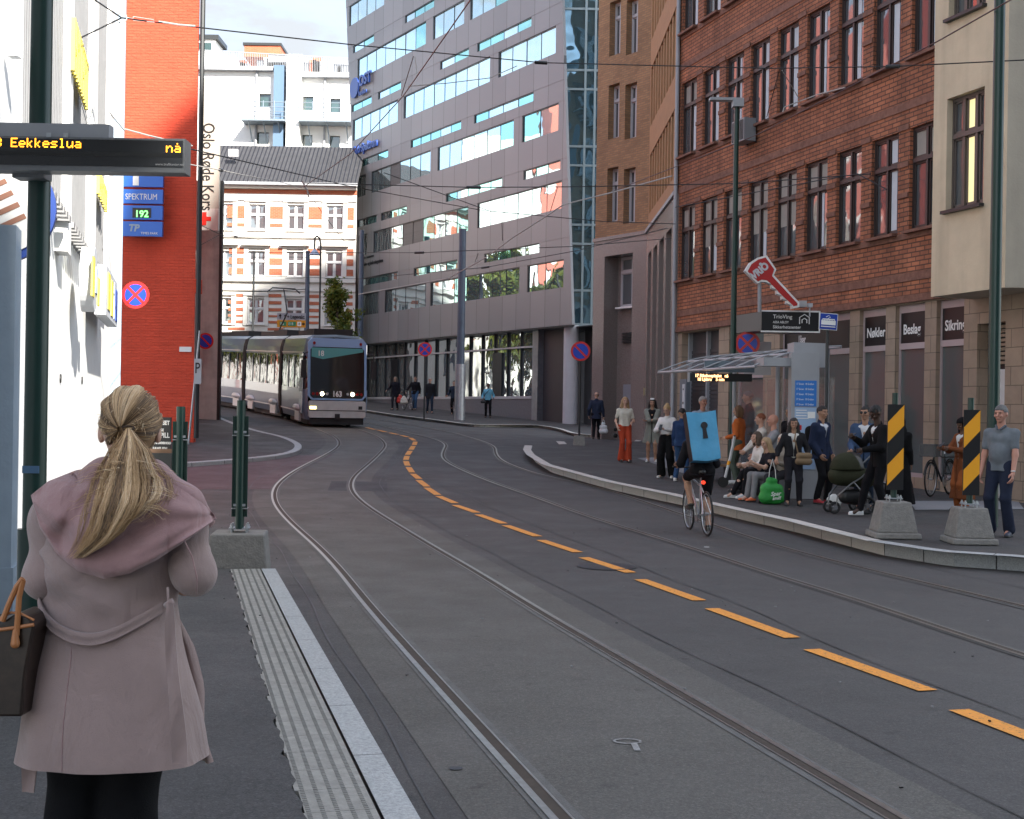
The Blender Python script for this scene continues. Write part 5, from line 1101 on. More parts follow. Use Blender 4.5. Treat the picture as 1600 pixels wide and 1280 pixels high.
# free standing info pillar
ip=empty('info_pillar',(.05,-.12,0),0,sh_); ang=-RB.rz
ip.rotation_euler=(0,0,-RB.rz+.02); MB().box(-.27,.25,-.1,.15,0,2.72).build('cabinet',m_shs,ip)
MB().box(-.20,.20,-.112,-.1,1.72,2.2).build('blue_panel',mat('info_blue',(.03,.17,.52),.4),ip); MB().box(-.20,.20,-.112,-.1,.55,1.70).build('timetable',mat('info_pale',(.30,.42,.60),.5),ip)
mb=MB()
for i in range(5): text('17 Sinsen  18 Grefsen',.052,white,ip,(-.18,-.113,2.12-.095*i),ext=.0008,sx=.72)
for i in range(4): mb.box(-.18,.02+.04*(i%2),-.115,-.113,1.64-.05*i,1.655-.05*i)
mb.box(.04,.18,-.115,-.113,1.5,1.62); mb.build('print',white,ip); MB().box(-.17,-.07,-.116,-.113,1.28,1.37).build('red_logo',m_sr,ip)
# display under the canopy, facing the camera
dp=P(1078,583,26.0); t=thing('shelter_display','small black shelter display with two rows of amber text under the canopy','display',tuple(dp)); W=P(1175,595,26.0).x-dp.x; H_=.16
MB().box(0,W,0,.14,-H_,0).build('housing',black,t); MB().box(-.03,0,-.01,.15,-H_-.02,.02).build('end_cap',m_shs,t); MB().box(.3,W+.05,.02,.1,.03,.26).build('hanger',mat('hanger_blue',(.12,.16,.19),.4),t)
m_led2=mat('led_pale',(1,.7,.4),.5,emit=(1,.5,.2),es=1.3); text('17 Rikshospitalet   nå',.085,m_led2,t,(.1,-.003,-.075),ext=.0005,sx=.92,bold=.003); text('18 Ljabru    5 min',.085,m_led2,t,(.15,-.003,-.15),ext=.0005,sx=.9,bold=.003)
# bench
bh_=MB(); bh_.box(-4.2,-.8,.2,.55,.42,.47); bh_.build('bench_seat',mat('bench_wood',(.16,.10,.06),.6),sh_)
for x in (-4,-2.5,-1.0): MB().box(x,x+.06,.3,.45,0,.42).build('bench_leg',m_shd,sh_)
# blue tram stop plate
c=P(1293,503,23.2); t=thing('tram_stop_sign','blue plate with a white tram symbol on a thin grey post','stop sign',(c.x,23.2,gz(c.x,23.2)+HR)); z=c.z-t.location.z
MB().tube([(0,0,0),(0,0,z+.05)],.03,10).build('post',darkm,t); M_=M4((0,-.05,z),0,.06,0)
mb=MB().box(-.165,.165,-.012,.0,-.15,.15,M_); mb.build('plate_rim',white,t); MB().box(-.155,.155,-.018,-.012,-.14,.14,M_).build('plate',mat('stop_blue',(.008,.04,.30),.4),t)
mb=MB(); mb.box(-.13,.13,-.024,-.018,-.06,.02,M_); mb.box(-.11,.11,-.024,-.018,.03,.05,M_); mb.box(-.13,.13,-.024,-.018,-.10,-.085,M_)
for i in range(6): mb.box(-.12+.045*i,-.112+.045*i,-.024,-.018,.0,.04,M_)
mb.tube([M_@Vector(p) for p in ((-.02,-.02,.05),(.03,-.02,.08),(-.0,-.02,.11),(-.05,-.02,.08))],.006,5); mb.build('tram_symbol',white,t)
# shop sign box projecting from the wall, and the giant red key above it
Yk=29.3; a=P(1190,487,Yk); b=P(1279,518,Yk); t=thing('lock_shop_sign_box','black projecting lock shop sign box with white lettering','sign',(a.x,Yk,b.z)); W=b.x-a.x; Hh=a.z-b.z
MB().box(0,W,0,1.1,0,Hh).build('box',m_fascia,t); MB().box(-.01,W+.01,-.015,.02,Hh,Hh+.035).box(-.01,W+.01,-.015,.02,-.035,0).box(W-.0,W+.03,-.015,.02,-.035,Hh+.035).build('white_edge',white,t)
text('TrioVing',.125,white,t,(.26,-.004,Hh-.15),ext=.002,bold=.001); text('ASSA ABLOY',.075,white,t,(.26,-.004,Hh-.26),ext=.002,sx=.85,bold=.001); text('Sikkerhetssenter',.10,white,t,(.26,-.004,.055),ext=.002,sx=.95,bold=.001)
mb=MB(); r_=.125; cx,cz=.98,Hh-.17
hexp=[(cx-.11,cz-.10),(cx-.11,cz+.05),(cx,cz+.12),(cx+.11,cz+.05),(cx+.11,cz-.10)]; mb.tube([(x,-.01,z) for x,z in hexp],.012,6); mb.tube([(x*.5+cx*.5,-.01,(z-cz)*.5+cz-.03) for x,z in hexp],.012,6); mb.build('house_emblem',white,t)
# side panel with the other lettering
mb=MB(); q0=P(1145,494,31.5); q1=P(1145,521,31.5); A=(0,0,Hh);B=(0,0,0); mb.v=[(q1.x-a.x,q1.y-Yk,q1.z-b.z),(0,-.003,0),(0,-.003,Hh),(q0.x-a.x,q0.y-Yk,q0.z-b.z),(q1.x-a.x+.2,q1.y-Yk+.3,q1.z-b.z),(.1,.3,0),(.1,.3,Hh),(q0.x-a.x+.2,q0.y-Yk+.3,q0.z-b.z)]; mb.f=[(0,1,2,3),(3,2,6,7),(1,0,4,5)]; mb.m=[0]*3; mb.build('side_panel',mat('side_panel_grey',(.075,.075,.078),.4),t)
an=math.atan2(0-(q1.y-Yk),0-(q1.x-a.x)); text('TRIOLÅSSENTER',.20,mat('dull_white',(.5,.5,.5),.5),t,(q1.x-a.x+.12,q1.y-Yk-.012-.05,q1.z-b.z+.13),rot=(math.pi/2,0,an),ext=.002,sx=1.15,bold=.004)
# key
Ykk=29.0; m_kr=mat('key_red',(.42,.02,.02),.4); k0=P(1188,430,Ykk); key=thing('giant_key_sign','giant red key sign reading VRIO with a white toothed edge','sign',tuple(k0))
def kp(px,py): q=P(px,py,Ykk); return (q.x-k0.x,q.z-k0.z)
out=[(1164,423),(1172,410),(1183,403),(1198,399),(1213,421),(1209,430),(1249,473),(1249,480),(1238,482),(1237,477),(1229,474),(1230,469),(1222,467),(1222,462),(1214,459),(1214,453),(1206,450),(1206,445),(1198,441),(1190,440),(1184,443)]
inn=[(1168,424),(1174,413),(1184,406),(1196,402.5),(1209.5,421),(1206,431.5),(1246,474.5),(1245.5,477.5),(1240,478.5),(1232,471),(1224,464),(1216,456),(1208,447),(1198,438),(1190,437),(1184,440)]
MB().prism([kp(*p) for p in out],0,.22).build('key_body',white,key); MB().prism([kp(*p) for p in inn],-.012,-.001).build('key_face',m_kr,key); x,z=kp(1188,413); MB().disc((x,-.016,z),(0,1,0),.035,.01,12).build('keyhole',m_sgrey,key)
x,z=kp(1178,437); text('VRIO',.23,mat('letter_silver',(.55,.55,.58),.4),key,(x,-.02,z),rot=(math.pi/2,-.70,0),bold=.012,ext=.004,sx=.85); x0_,z0_=kp(1188,440); x1_,z1_=kp(1188,487); MB().tube([(x0_,.1,z0_),(x1_,.1,z1_)],.045,8).build('support_post',greyp,key)
x,z=kp(1254,474); MB().box(x-.05,x+.12,.1,.4,z-.07,z+.07).build('wall_bracket',m_pf,key); x,z=kp(1270,478); MB().tube([(x,.3,z-.22),(x,.3,z)],.02,6).box(x-.05,x+.05,.22,.36,z-.01,z+.08).build('camera_arm',m_sgrey,key)
nosign(1168,537,30.5,.29,'large no stopping disc half hidden under the lock shop sign',True,None,yaw=-.2); 
tag(MB().box(-.3,.35,0,.05,-.4,.4).build('white_notice',mat('notice_white',(.5,.48,.48),.6),None,loc=P(1182,560,30.9)),'white paper notice behind the shelter roof under the lock shop sign','notice')
# intercom panel at the entrance of the brick building
u,z=RB.loc(1075,630); p=RB.at(u+.0,.05); t=thing('ticket_machine','grey steel intercom cabinet on the pier by the garage shutter','cabinet',(p.x,p.y,z-.6),RB.rz); MB().box(-.22,.22,-.12,.0,-.4,1.3).build('cabinet',mat('cab_blue',(.17,.2,.24),.4,.4),t); MB().disc((.05,-.13,1.0),(0,1,0),.03,.02,10).disc((.05,-.13,.6),(0,1,0),.04,.02,10).build('button',black,t)
MB().box(-.02,.14,-.135,-.12,.45,1.15).build('faceplate',m_sgrey,t)
p=P(1008,612,46.4); tag(MB().box(-.07,.07,-.03,0,-.14,.14).build('entry_keypad',mat('brass',(.3,.26,.15),.5),None,loc=p),'small brass keypad on the granite corner behind the walking women','keypad')
# low wooden edge of a grey box near the waiting people (pillar foot)
c=G(1262,798,HR); o=tag(MB().box(-.28,.28,0,.4,0,.75).build('bin_box',mat('bin_grey',(.2,.205,.215),.5,var=.1),None,loc=(c.x,24.6,gz(c.x,24.6)+HR)),'plain grey litter box behind the woman with the green bag','box')
# ---------------------------------------------------------------- overhead wires
m_wire=mat('wire_black',(.008,.008,.009),.5); m_copper=mat('wire_copper',(.08,.03,.025),.5); m_rope=mat('wire_pale',(.38,.36,.34),.5); m_ins=mat('insulator',(.015,.015,.016),.4)
def wire(label,pts,r,m=m_wire,ins=(),sag=0.,name='overhead_wire',grp='overhead wires'):
    P3=[P(*p) for p in pts]; q=[]
    for a,b in zip(P3,P3[1:]):
        for k in range(6): q.append(a.lerp(b,k/6))
    q.append(P3[-1]); q=[v-P3[0] for v in q]; t=thing(name,label,'wire',tuple(P3[0])); MB().tube(q,r,6).build('cable',m,t)
    for (px,py,Y,l) in ins:
        c=P(px,py,Y)-P3[0]; i=min(range(len(q)),key=lambda k:(q[k]-c).length); d=(q[min(i+1,len(q)-1)]-q[max(i-1,0)]).normalized(); MB().tube([q[i]-d*l/2,q[i]+d*l/2],r*3.2,10).build('insulator',m_ins,t)
    return t
wire('long span wire from the ring on the white building to the right edge',[(190,28,17),(310,43,19),(550,70,23),(845,98,26),(1200,107,24),(1395,104,22),(1680,90,20)],.011,ins=((845,98,26,.26),(1395,104,22,.25)))
wire('upper stay running from the top left down to the ring',[(145,-2,15),(190,28,17)],.010); wire('lower stay from the yellow letters up to the ring',[(112,66,15.5),(190,28,17)],.010)
t=thing('span_wire_fitting','pale ring and turnbuckle on the span wire before the red wall','wire fitting',tuple(P(190,28,17))); o_=P(190,28,17)
MB().tube([P(190+8*math.cos(a),28+8*math.sin(a),17)-o_ for a in np.linspace(0,6.28,17)],.008,6).build('ring',m_rope,t); MB().tube([P(x,y,17.4)-o_ for x,y in ((198,28),(208,30))],.01,6).tube([P(x,y,17.6)-o_ for x,y in ((208,26),(240,31),(241,35),(208,32),(208,26))],.006,6).tube([P(x,y,18)-o_ for x,y in ((248,34),(280,39),(305,41))],.014,6).build('turnbuckle',m_rope,t)
wire('copper contact wire climbing steeply past the metal office block',[(475,292,40),(548,240,33),(630,150,25),(735,0,18),(760,-40,16)],.011,m_copper)
wire('second copper contact wire rising to the top right corner',[(955,300,42),(1180,212,30),(1470,62,22),(1600,-12,18)],.012,m_copper)
wire('thin span wire from the display down across the striped house',[(285,230,20),(550,292,34),(760,330,40)],.011)
wire('span wire crossing the whole street at mid height',[(475,286,34),(740,293,34),(900,292,33),(1150,287,31),(1360,272,28)],.013,ins=((740,293,34,.38),))
wire('lower span wire in front of the ribbon windows',[(600,270,40),(765,330,40),(940,346,40),(1055,350,38)],.013)
wire('pale curved pull-off wire looping before the office windows',[(560,460,60),(700,435,50),(760,402,46),(800,372,42),(850,340,38),(880,320,36),(960,300,35),(1050,275,33)],.018,m_rope)
wire('low span wire from the striped house to the brown corner',[(345,395,55),(565,395,50),(655,395,46),(900,385,44),(1055,372,40)],.013,ins=((655,395,46,.4),))
wire('lowest span wire with an insulator over the far glass front',[(345,430,58),(560,436,56),(758,418,50),(900,392,46),(1053,354,40)],.013,ins=((758,418,50,.4),))
wire('stay from the display corner toward the concrete gable',[(290,256,12),(345,266,14),(372,272,15),(440,285,22),(480,296,30)],.006,m_rope,ins=((345,266,14,.12),))
wire('anchor wire from the concrete gable to the striped house',[(310,350,44),(345,367,46),(390,373,50),(480,384,54)],.012,ins=((370,370,48,.35),))
wire('short slanting stay on the concrete gable',[(310,385,44),(345,366,46)],.012)
wire('contact wire above the tram roof',[(335,455,55),(400,456,58),(478,452,60)],.02); wire('second contact wire above the tram roof',[(395,402,56),(480,402,60)],.014)
wire('span wire from the brick wall bracket toward the right edge',[(1055,324,36),(1290,280,30),(1340,272,28),(1385,296,27)],.012)
wire('pale pull-off rod in front of the brick wall',[(1223,175,27),(1225,168,27),(1250,158,27),(1280,147,26),(1320,137,25)],.012,m_rope); wire('left hanger of the brick wall pull-off',[(1218,108,26),(1198,183,27)],.009); wire('right hanger of the brick wall pull-off',[(1222,110,26),(1250,157,27)],.009,m_rope)
wire('left hanger crossing the office block',[(646,88,26),(627,150,26)],.009,m_copper); wire('right hanger crossing the office block',[(648,88,26),(652,120,26)],.008,m_rope)
wire('pale pull-off rod on the office block hanger',[(638,135,26),(700,130,27),(765,122,28),(808,103,28)],.010,m_rope)
wire('pale hanger rod at the copper wire over the striped house',[(472,283,40),(480,297,40),(482,308,40)],.03,m_rope); wire('stay falling from the hanger over the striped house',[(482,300,40),(505,335,42),(540,380,45)],.01)
wire('hanger to the loop before the ribbon windows',[(871,293,35),(860,330,37)],.010,m_copper); wire('second hanger to the loop before the ribbon windows',[(784,340,41),(785,376,42)],.012); wire('third hanger to the loop before the ribbon windows',[(747,396,46),(742,410,47)],.012)
wire('stay down from the yellow letters to the display chain',[(170,175,17),(195,205,17)],.008); wire('pale chain above the display before the red wall',[(195,202,17),(232,212,17.5),(300,228,19)],.012,m_rope)
# wall lamp box top left
p=P(27,83,9.6); tag(MB().box(-.04,.04,-.1,.0,-.045,.045).build('wall_lamp',white,None,loc=p),'small white box lamp on the bright wall at the top left','lamp')
# ---------------------------------------------------------------- figures: smooth signed-distance bodies meshed with surface nets
def cone_d(Pn,a,b,ra,rb):
    a=np.asarray(a,float);b=np.asarray(b,float);ba=b-a;l2=float(ba@ba)+1e-12;rr=ra-rb;a2=l2-rr*rr
    if a2<=0:
        c,r=(a,ra) if ra>rb else (b,rb); return np.linalg.norm(Pn-c,axis=1)-r
    il2=1/l2;pa=Pn-a;y=pa@ba;z=y-l2;x2=((pa*l2-np.outer(y,ba))**2).sum(1);y2=y*y*l2;z2=z*z*l2;k=np.sign(rr)*rr*rr*x2
    d=(np.sqrt(np.maximum(x2*a2*il2,0))+y*rr)*il2-ra
    m1=np.sign(z)*a2*z2>k; m2=np.sign(y)*a2*y2<k
    d=np.where(m2&~m1,np.sqrt(x2+y2)*il2-ra,d); d=np.where(m1,np.sqrt(x2+z2)*il2-rb,d); return d
def ell_d(Pn,c,r,R=None):
    q=Pn-np.asarray(c,float)
    if R is not None: q=q@R
    r=np.asarray(r,float); k0=np.linalg.norm(q/r,axis=1); k1=np.linalg.norm(q/(r*r),axis=1)+1e-9; return k0*(k0-1)/k1
def smin(a,b,k): h=np.clip(.5+.5*(b-a)/k,0,1); return b*(1-h)+a*h-k*h*(1-h)
class Shape:
    def __init__(s,k=.03): s.p=[]; s.cuts=[]; s.k=k
    def c(s,a,b,ra,rb=None,k=None): s.p.append(('c',a,b,ra,ra if rb is None else rb,k)); return s
    def e(s,c,r,R=None,k=None): s.p.append(('e',c,r,R,None,k)); return s
    def cut(s,pt,n): s.cuts.append((np.asarray(pt,float),np.asarray(n,float)/np.linalg.norm(n))); return s      # removes the side n points to
    def f(s,Pn):
        d=None
        for q in s.p:
            v=cone_d(Pn,q[1],q[2],q[3],q[4]) if q[0]=='c' else ell_d(Pn,q[1],q[2],q[3])
            d=v if d is None else smin(d,v,q[5] or s.k)
        for c in s.cuts:
            if callable(c): d=c(Pn,d)
            else: d=np.maximum(d,(Pn-c[0])@c[1])
        return d
    def bounds(s):
        lo=np.full(3,9.);hi=-lo
        for q in s.p:
            if q[0]=='c':
                for a,r in ((q[1],q[3]),(q[2],q[4])): lo=np.minimum(lo,np.asarray(a)-r);hi=np.maximum(hi,np.asarray(a)+r)
            else: R_=max(q[2]); lo=np.minimum(lo,np.asarray(q[1])-R_);hi=np.maximum(hi,np.asarray(q[1])+R_)
        return lo,hi
def nets(fn,lo,hi,res):
    lo=np.asarray(lo)-2*res; n=np.maximum(((np.asarray(hi)+2*res-lo)/res).astype(int)+1,3)
    ax=[lo[i]+res*np.arange(n[i]) for i in range(3)]; G_=np.stack(np.meshgrid(*ax,indexing='ij'),-1); Fv=fn(G_.reshape(-1,3)).reshape(n); S=Fv<0
    a=np.zeros(n-1,int)
    for i in (0,1):
        for j in (0,1):
            for k in (0,1): a+=S[i:n[0]-1+i,j:n[1]-1+j,k:n[2]-1+k]
    act=(a>0)&(a<8); idx=-np.ones(n-1,int); ids=np.argwhere(act); idx[act]=np.arange(len(ids)); V=lo+(ids+.5)*res; V0=V.copy(); e=res*.2
    for _ in range(3):
        f0=fn(V); g=np.stack([fn(V+np.eye(3)[i]*e)-f0 for i in range(3)],1)/e; g2=(g*g).sum(1)+1e-6; V=V-(f0/g2)[:,None]*g*.9; V=np.clip(V,V0-res*.75,V0+res*.75)
    faces=[]
    for d in range(3):
        sl=[slice(None)]*3; s2=[slice(None)]*3; sl[d]=slice(0,-1); s2[d]=slice(1,None); A=S[tuple(sl)];B=S[tuple(s2)]; ch=np.argwhere(A!=B); u,v=(d+1)%3,(d+2)%3
        ok=(ch[:,u]>0)&(ch[:,v]>0)&(ch[:,u]<n[u]-1)&(ch[:,v]<n[v]-1); ch=ch[ok]; c0=ch.copy(); c1=ch.copy();c1[:,u]-=1;c2=c1.copy();c2[:,v]-=1;c3=ch.copy();c3[:,v]-=1
        q=np.stack([idx[tuple(c.T)] for c in (c0,c1,c2,c3)],1); fl=A[tuple(ch.T)]; q[~fl]=q[~fl][:,::-1]; faces.append(q)
    return V,np.concatenate(faces)
def folds(V,N,amp,seed,sc=1.):
    r=np.random.default_rng(seed); d=np.zeros(len(V))
    for i in range(7):
        w=r.normal(size=3)*np.array([14,14,8])*sc*(1+.35*i); d+=np.sin(V@w+2*np.sin(V@(r.normal(size=3)*6)+r.random()*6)+r.random()*6)/(1+.4*i)
    return V+N*(amp*d/3)[:,None]
def vnorm(V,Fc):
    n=np.cross(V[Fc[:,2]]-V[Fc[:,0]],V[Fc[:,3]]-V[Fc[:,1]]); N_=np.zeros_like(V)
    for k in range(4): np.add.at(N_,Fc[:,k],n)
    return N_/(np.linalg.norm(N_,axis=1)[:,None]+1e-9)
def meshobj(name,V,Fc,m,parent,smooth_=True):
    me=bpy.data.meshes.new(name); me.from_pydata(V.tolist(),[],Fc.tolist()); me.materials.append(m)
    if smooth_: me.polygons.foreach_set('use_smooth',[True]*len(Fc))
    o=bpy.data.objects.new(name,me); C.objects.link(o); o.parent=parent; return o
def sdf_obj(name,sh,res,m,parent,fold=0.,seed=0,sc=1.):
    lo,hi=sh.bounds(); V,Fc=nets(sh.f,lo,hi,res)
    if fold: V=folds(V,vnorm(V,Fc),fold,seed,sc)
    return meshobj(name,V,Fc,m,parent)
# two hand shapes: wrist at the origin, fingers along -z, palm facing -x, thumb toward -y
def make_hand(curl):
    s=Shape(.006); s.e((0,0,-.045),(.014,.040,.046)); s.c((0,0,.01),(0,0,-.02),.024,.024)
    for i,(y,l) in enumerate(((-.027,.072),(-.009,.080),(.009,.075),(.026,.058))):
        p=np.array([0,y,-.082]); a=.18; 
        for k,f in enumerate((.45,.32,.25)):
            a+=curl*(.55+.12*i*(.5 if curl<1 else 0)); q=p+l*f*np.array([-math.sin(a),0,-math.cos(a)]); s.c(p,q,.0088-.0007*k,.0082-.0007*k,k=.003); p=q
    s.c((-.004,-.03,-.02),(-.018,-.055,-.050),.013,.010,k=.008).c((-.018,-.055,-.050),(-.034 if curl>1 else -.024,-.056,-.078),.0095,.0078,k=.004)
    lo,hi=s.bounds(); return nets(s.f,lo,hi,.0052)
HAND=[make_hand(.5),make_hand(1.55)]
def ik(a,t,l1,l2,hint):
    a=np.asarray(a,float);t=np.asarray(t,float);d=t-a;L_=np.linalg.norm(d); 
    if L_>(l1+l2)*.995: t=a+d/L_*(l1+l2)*.995; d=t-a; L_=np.linalg.norm(d)
    x=(l1*l1-l2*l2+L_*L_)/(2*L_); h=math.sqrt(max(l1*l1-x*x,0)); u=d/L_; hv=np.asarray(hint,float); hv=hv-u*(hv@u); hv/=np.linalg.norm(hv)+1e-9; return a+u*x+hv*h,t
def rotv(yaw,pitch,roll=0):   # head frame; columns are the local axes
    return np.array((Matrix.Rotation(yaw,3,'Z')@Matrix.Rotation(pitch,3,'X')@Matrix.Rotation(roll,3,'Y')))
SK={}
def skin(k): 
    c={'fair':(.50,.30,.22),'tan':(.36,.20,.13),'brown':(.13,.065,.04),'dark':(.055,.028,.018),'ruddy':(.50,.25,.18)}[k]; return mat('skin_'+k,c,.5,var=.05,vs=8,spec=.4)
def cloth(n,c,rough=.85): return mat('cloth_'+n,c,rough,var=.10,vs=9,bump=.25,bs=220,spec=.12)
def hairm(n,c): return mat('hair_'+n,c,.55,var=.28,vs=18,bump=.6,bs=60,stretch=(5,5,.6))
def person(label,loc,rz,H=1.75,fem=False,sk='fair',hair=('short','brown',(.08,.05,.03)),top=('shirt',(.3,.3,.3)),sleeve='long',bottom=('trousers',(.02,.02,.025)),shoe=(.02,.02,.02),
           lean=0.,side=0.,head=(0.,0.),hands=None,elb=None,feet=None,pel=None,sit=False,hem=None,flare=1.,grip=(0,0),coat=None,res=.0165,fold=.006,seed=1,inner=None,group=None,legcut=None,shoelen=1.,extra=None,name='person',belly=0.,knee=None):
    t=tag(empty(name,loc,rz),label,'person',group); s=H/1.75; bw=.92 if fem else 1.
    pz=(.47 if sit else .925)*(s if not sit else 1); pel=np.array([0,0,pz]) if pel is None else np.array(pel,float)
    up=np.array([math.sin(side),-math.sin(lean),math.cos(lean)*math.cos(side)]); up/=np.linalg.norm(up)
    waist=pel+up*.14*s; chest=pel+up*.34*s; nb=pel+up*.50*s; sw=.172*s*bw; sh_=nb-up*.078*s; S_=[sh_+np.array([k*sw,0.01,0]) for k in (-1,1)]
    hc=nb+up*.085*s+np.array([0,-.028*s-.02*math.sin(lean),.085*s]); Rh=rotv(head[0],head[1])
    h=lambda x,y,z: hc+Rh@np.array([x,y,z])*s
    hx=.085*s
    ft=feet or [(-.10*s,0,0),(.10*s,0,0)]
    if sit and not feet: ft=[(-.11,-.46,0),(.11,-.46,0)]
    hips=[pel+np.array([k*hx,0,-.01]) for k in (-1,1)]; l1=.43*s;l2=.43*s; kn=[];an=[]
    for i in (0,1):
        q,a=ik(hips[i],np.array(ft[i],float)+np.array([0,0,.085*s]),l1,l2,(0,-1,.25) if knee is None else knee[i]); kn.append(q);an.append(a)
    hd=hands or [None,None]; hd=[((-1,1)[i]*.235*s*bw,-.03,pel[2]-.12*s) if hd[i] is None else hd[i] for i in (0,1)]
    el=[];wr=[]
    for i in (0,1):
        q,a=ik(S_[i],hd[i],.285*s,.255*s,(elb or [((-1,1)[k]*.25,1.,-.1) for k in (0,1)])[i]); el.append(q);wr.append(a)
    # body ---------------------------------------------------------
    B=Shape(.03); o=.055*s*bw
    for k in (-1,1):
        B.c(pel+np.array([k*o*1.1,0,-.02]),waist+np.array([k*o*.75,0,0]),.095*s,.082*s); B.c(waist+np.array([k*o*.75,0,0]),chest+np.array([k*o*1.25,0.0,0]),.085*s,.098*s)
    for i in (0,1):
        B.c(chest,S_[i],.08*s,.045*s); B.c(S_[i],el[i],.050*s*bw,.038*s*bw); B.c(el[i],wr[i],.039*s*bw,.025*s*bw)
        B.c(hips[i],kn[i],.088*s,.055*s); B.c(kn[i],kn[i]*.62+an[i]*.38,.053*s,.050*s); B.c(kn[i]*.62+an[i]*.38,an[i],.052*s,.036*s)
        B.c(an[i],an[i]+np.array([0,-.10,-.05])*s,.036*s,.028*s)
    B.c(nb-up*.02,hc+np.array([0,.015,-.05])*s,.056*s*bw,.050*s*bw); B.e(hc+Rh@np.array([0,.012,.022])*s,np.array([.077,.094,.092])*s,Rh); B.c(h(0,-.020,-.03),h(0,-.052,-.085),.058*s*bw,.026*s,k=.02)
    B.c(h(0,-.080,.012),h(0,-.104,-.026),.009*s,.0135*s,k=.008); B.c(h(-.018,-.082,-.060),h(.018,-.082,-.060),.009*s,k=.01); B.c(h(-.035,-.076,.030),h(.035,-.076,.030),.010*s,k=.012)
    for k in (-1,1): B.e(h(k*.079,.01,-.005),np.array([.012,.018,.030])*s,Rh,k=.006); B.e(h(k*.036,-.067,-.025),np.array([.022,.02,.018])*s,Rh,k=.012)
    lo,hi=B.bounds(); V,Fc=nets(B.f,lo,hi,res)
    # refine the head on a finer grid: replace everything above the neck
    hl=hc+np.array([0,0,-.075*s]); keep=V[:,2]<hl[2]; keep|=np.linalg.norm(V-hc,axis=1)>.17*s; m_=keep[Fc].all(1); Fc1=Fc[m_]; V2,F2=nets(lambda q:np.maximum(B.f(q),hl[2]-.03*s-q[:,2]),hc-.125*s,hc+.125*s,res*.5)
    Vs=[V,V2];Fs=[Fc1,F2+len(V)]; n=len(V)+len(V2)
    for i in (0,1):
        d=wr[i]-el[i]; d/=np.linalg.norm(d); hv,hf=HAND[grip[i]]; z=-d; yb=np.array([0,1.,0]) if abs(d[1])<.8 else np.array([0,0,1.]); 
        if elb is not None and len(elb)>2: yb=np.array(elb[2],float)
        y=yb-z*(yb@z); y/=np.linalg.norm(y); x=np.cross(y,z); q=hv.copy()*s*bw
        if i==0: q[:,0]*=-1
        Vs.append(wr[i]+q@np.stack([x,y,z])); f_=hf if i==1 else hf[:,::-1]; Fs.append(f_+n); n+=len(hv)
    o_=meshobj('body',np.concatenate(Vs),np.concatenate(Fs),skin(sk),t)
    # garments ------------------------------------------------------
    bn,bc=bottom; bm_=cloth('b_%s_%02d%02d%02d'%(bn,*[int(c*99) for c in bc]),bc)
    if bn in('trousers','shorts','wide'):
        T=Shape(.035); end=.0 if bn!='shorts' else 1
        for k in (-1,1): T.c(pel+np.array([k*o*1.1,0,-.02]),waist+np.array([k*o*.75,0,-.05]),.106*s,.088*s)
        for i in (0,1):
            r1=.066 if bn!='wide' else .092; r2=.055*flare if bn!='wide' else .105*flare
            T.c(hips[i],kn[i],.104*s,r1*s)
            if not end: a=an[i]+(kn[i]-an[i])*.02; T.c(kn[i],a,r1*s,r2*s)
        if end:
            for i in (0,1): d=kn[i]-hips[i]; T.cuts.append(lambda Pn,dd,p=hips[i]+d*.93,nn=d/np.linalg.norm(d),c_=kn[i]: np.where((np.linalg.norm(Pn-c_,axis=1)<.16*s),np.maximum(dd,(Pn-p)@nn),dd))
        else: zc=min(an[0][2],an[1][2]); [T.cuts.append(lambda Pn,dd,c_=an[i]: np.where(np.linalg.norm((Pn-c_)[:,:2],axis=1)<.20*s,np.maximum(dd,(c_[2]-.055*s)-Pn[:,2]),dd)) for i in (0,1)]
        sdf_obj('trousers' if not end else 'shorts',T,res,bm_,t,fold*.9,seed+3,1.)
    tn,tcl=top; tm=cloth('t_%s_%02d%02d%02d'%(tn,*[int(c*99) for c in tcl]),tcl); g={'shirt':.012,'sweater':.02,'jacket':.026,'coat':.028}[tn]
    T=Shape(.03); hemz=pel[2]-(.06 if tn=='shirt' else .11)*s if hem is None else hem
    for k in (-1,1):
        low=pel+np.array([k*o*1.15,0,min(-.05*s,hemz-.09*s-pel[2]) if not sit else -.05*s]); T.c(low,waist+np.array([k*o*.8,0,0]),(.119+g*.6)*s,(.086+g)*s); T.c(waist+np.array([k*o*.8,0,0]),chest+np.array([k*o*1.25,0,0]),(.088+g)*s,(.100+g)*s)
    if belly: T.e(waist+np.array([0,-.07,.02]),(.13*s,belly,.15*s))
    if hemz<pel[2]-.2*s:
        zz_=hemz-.06; f_=flare if tn=='coat' else 1.
        for k in (-1,1): T.c(pel+np.array([k*.05,0,-.05]),np.array([k*.075*f_+pel[0],pel[1],zz_]),.125*s,.135*s*f_)
    for i in (0,1):
        T.c(chest,S_[i],(.085+g)*s,(.047+g*.8)*s); T.c(nb-up*.03*s,S_[i]+np.array([0,0,.01]),(.040+g*.4)*s,(.033+g*.5)*s)
        if sleeve=='none': continue
        T.c(S_[i],el[i] if sleeve!='short' else S_[i]*.38+el[i]*.62,(.052+g*.8)*s*bw,(.044+g*.7)*s*bw if sleeve!='short' else .056*s)
        if sleeve=='long': T.c(el[i],el[i]*.08+wr[i]*.92,(.044+g*.7)*s*bw,(.032+g*.5)*s*bw)
    T.c(nb-up*.04*s,nb+up*(.02 if tn!='shirt' else .0)*s,.075*s*bw,.062*s*bw); T.cut((0,0,hemz),(0,0,-1)); T.cut(nb+up*(.045 if tn!='shirt' else .004)*s,up+np.array([0,-.55,0]))
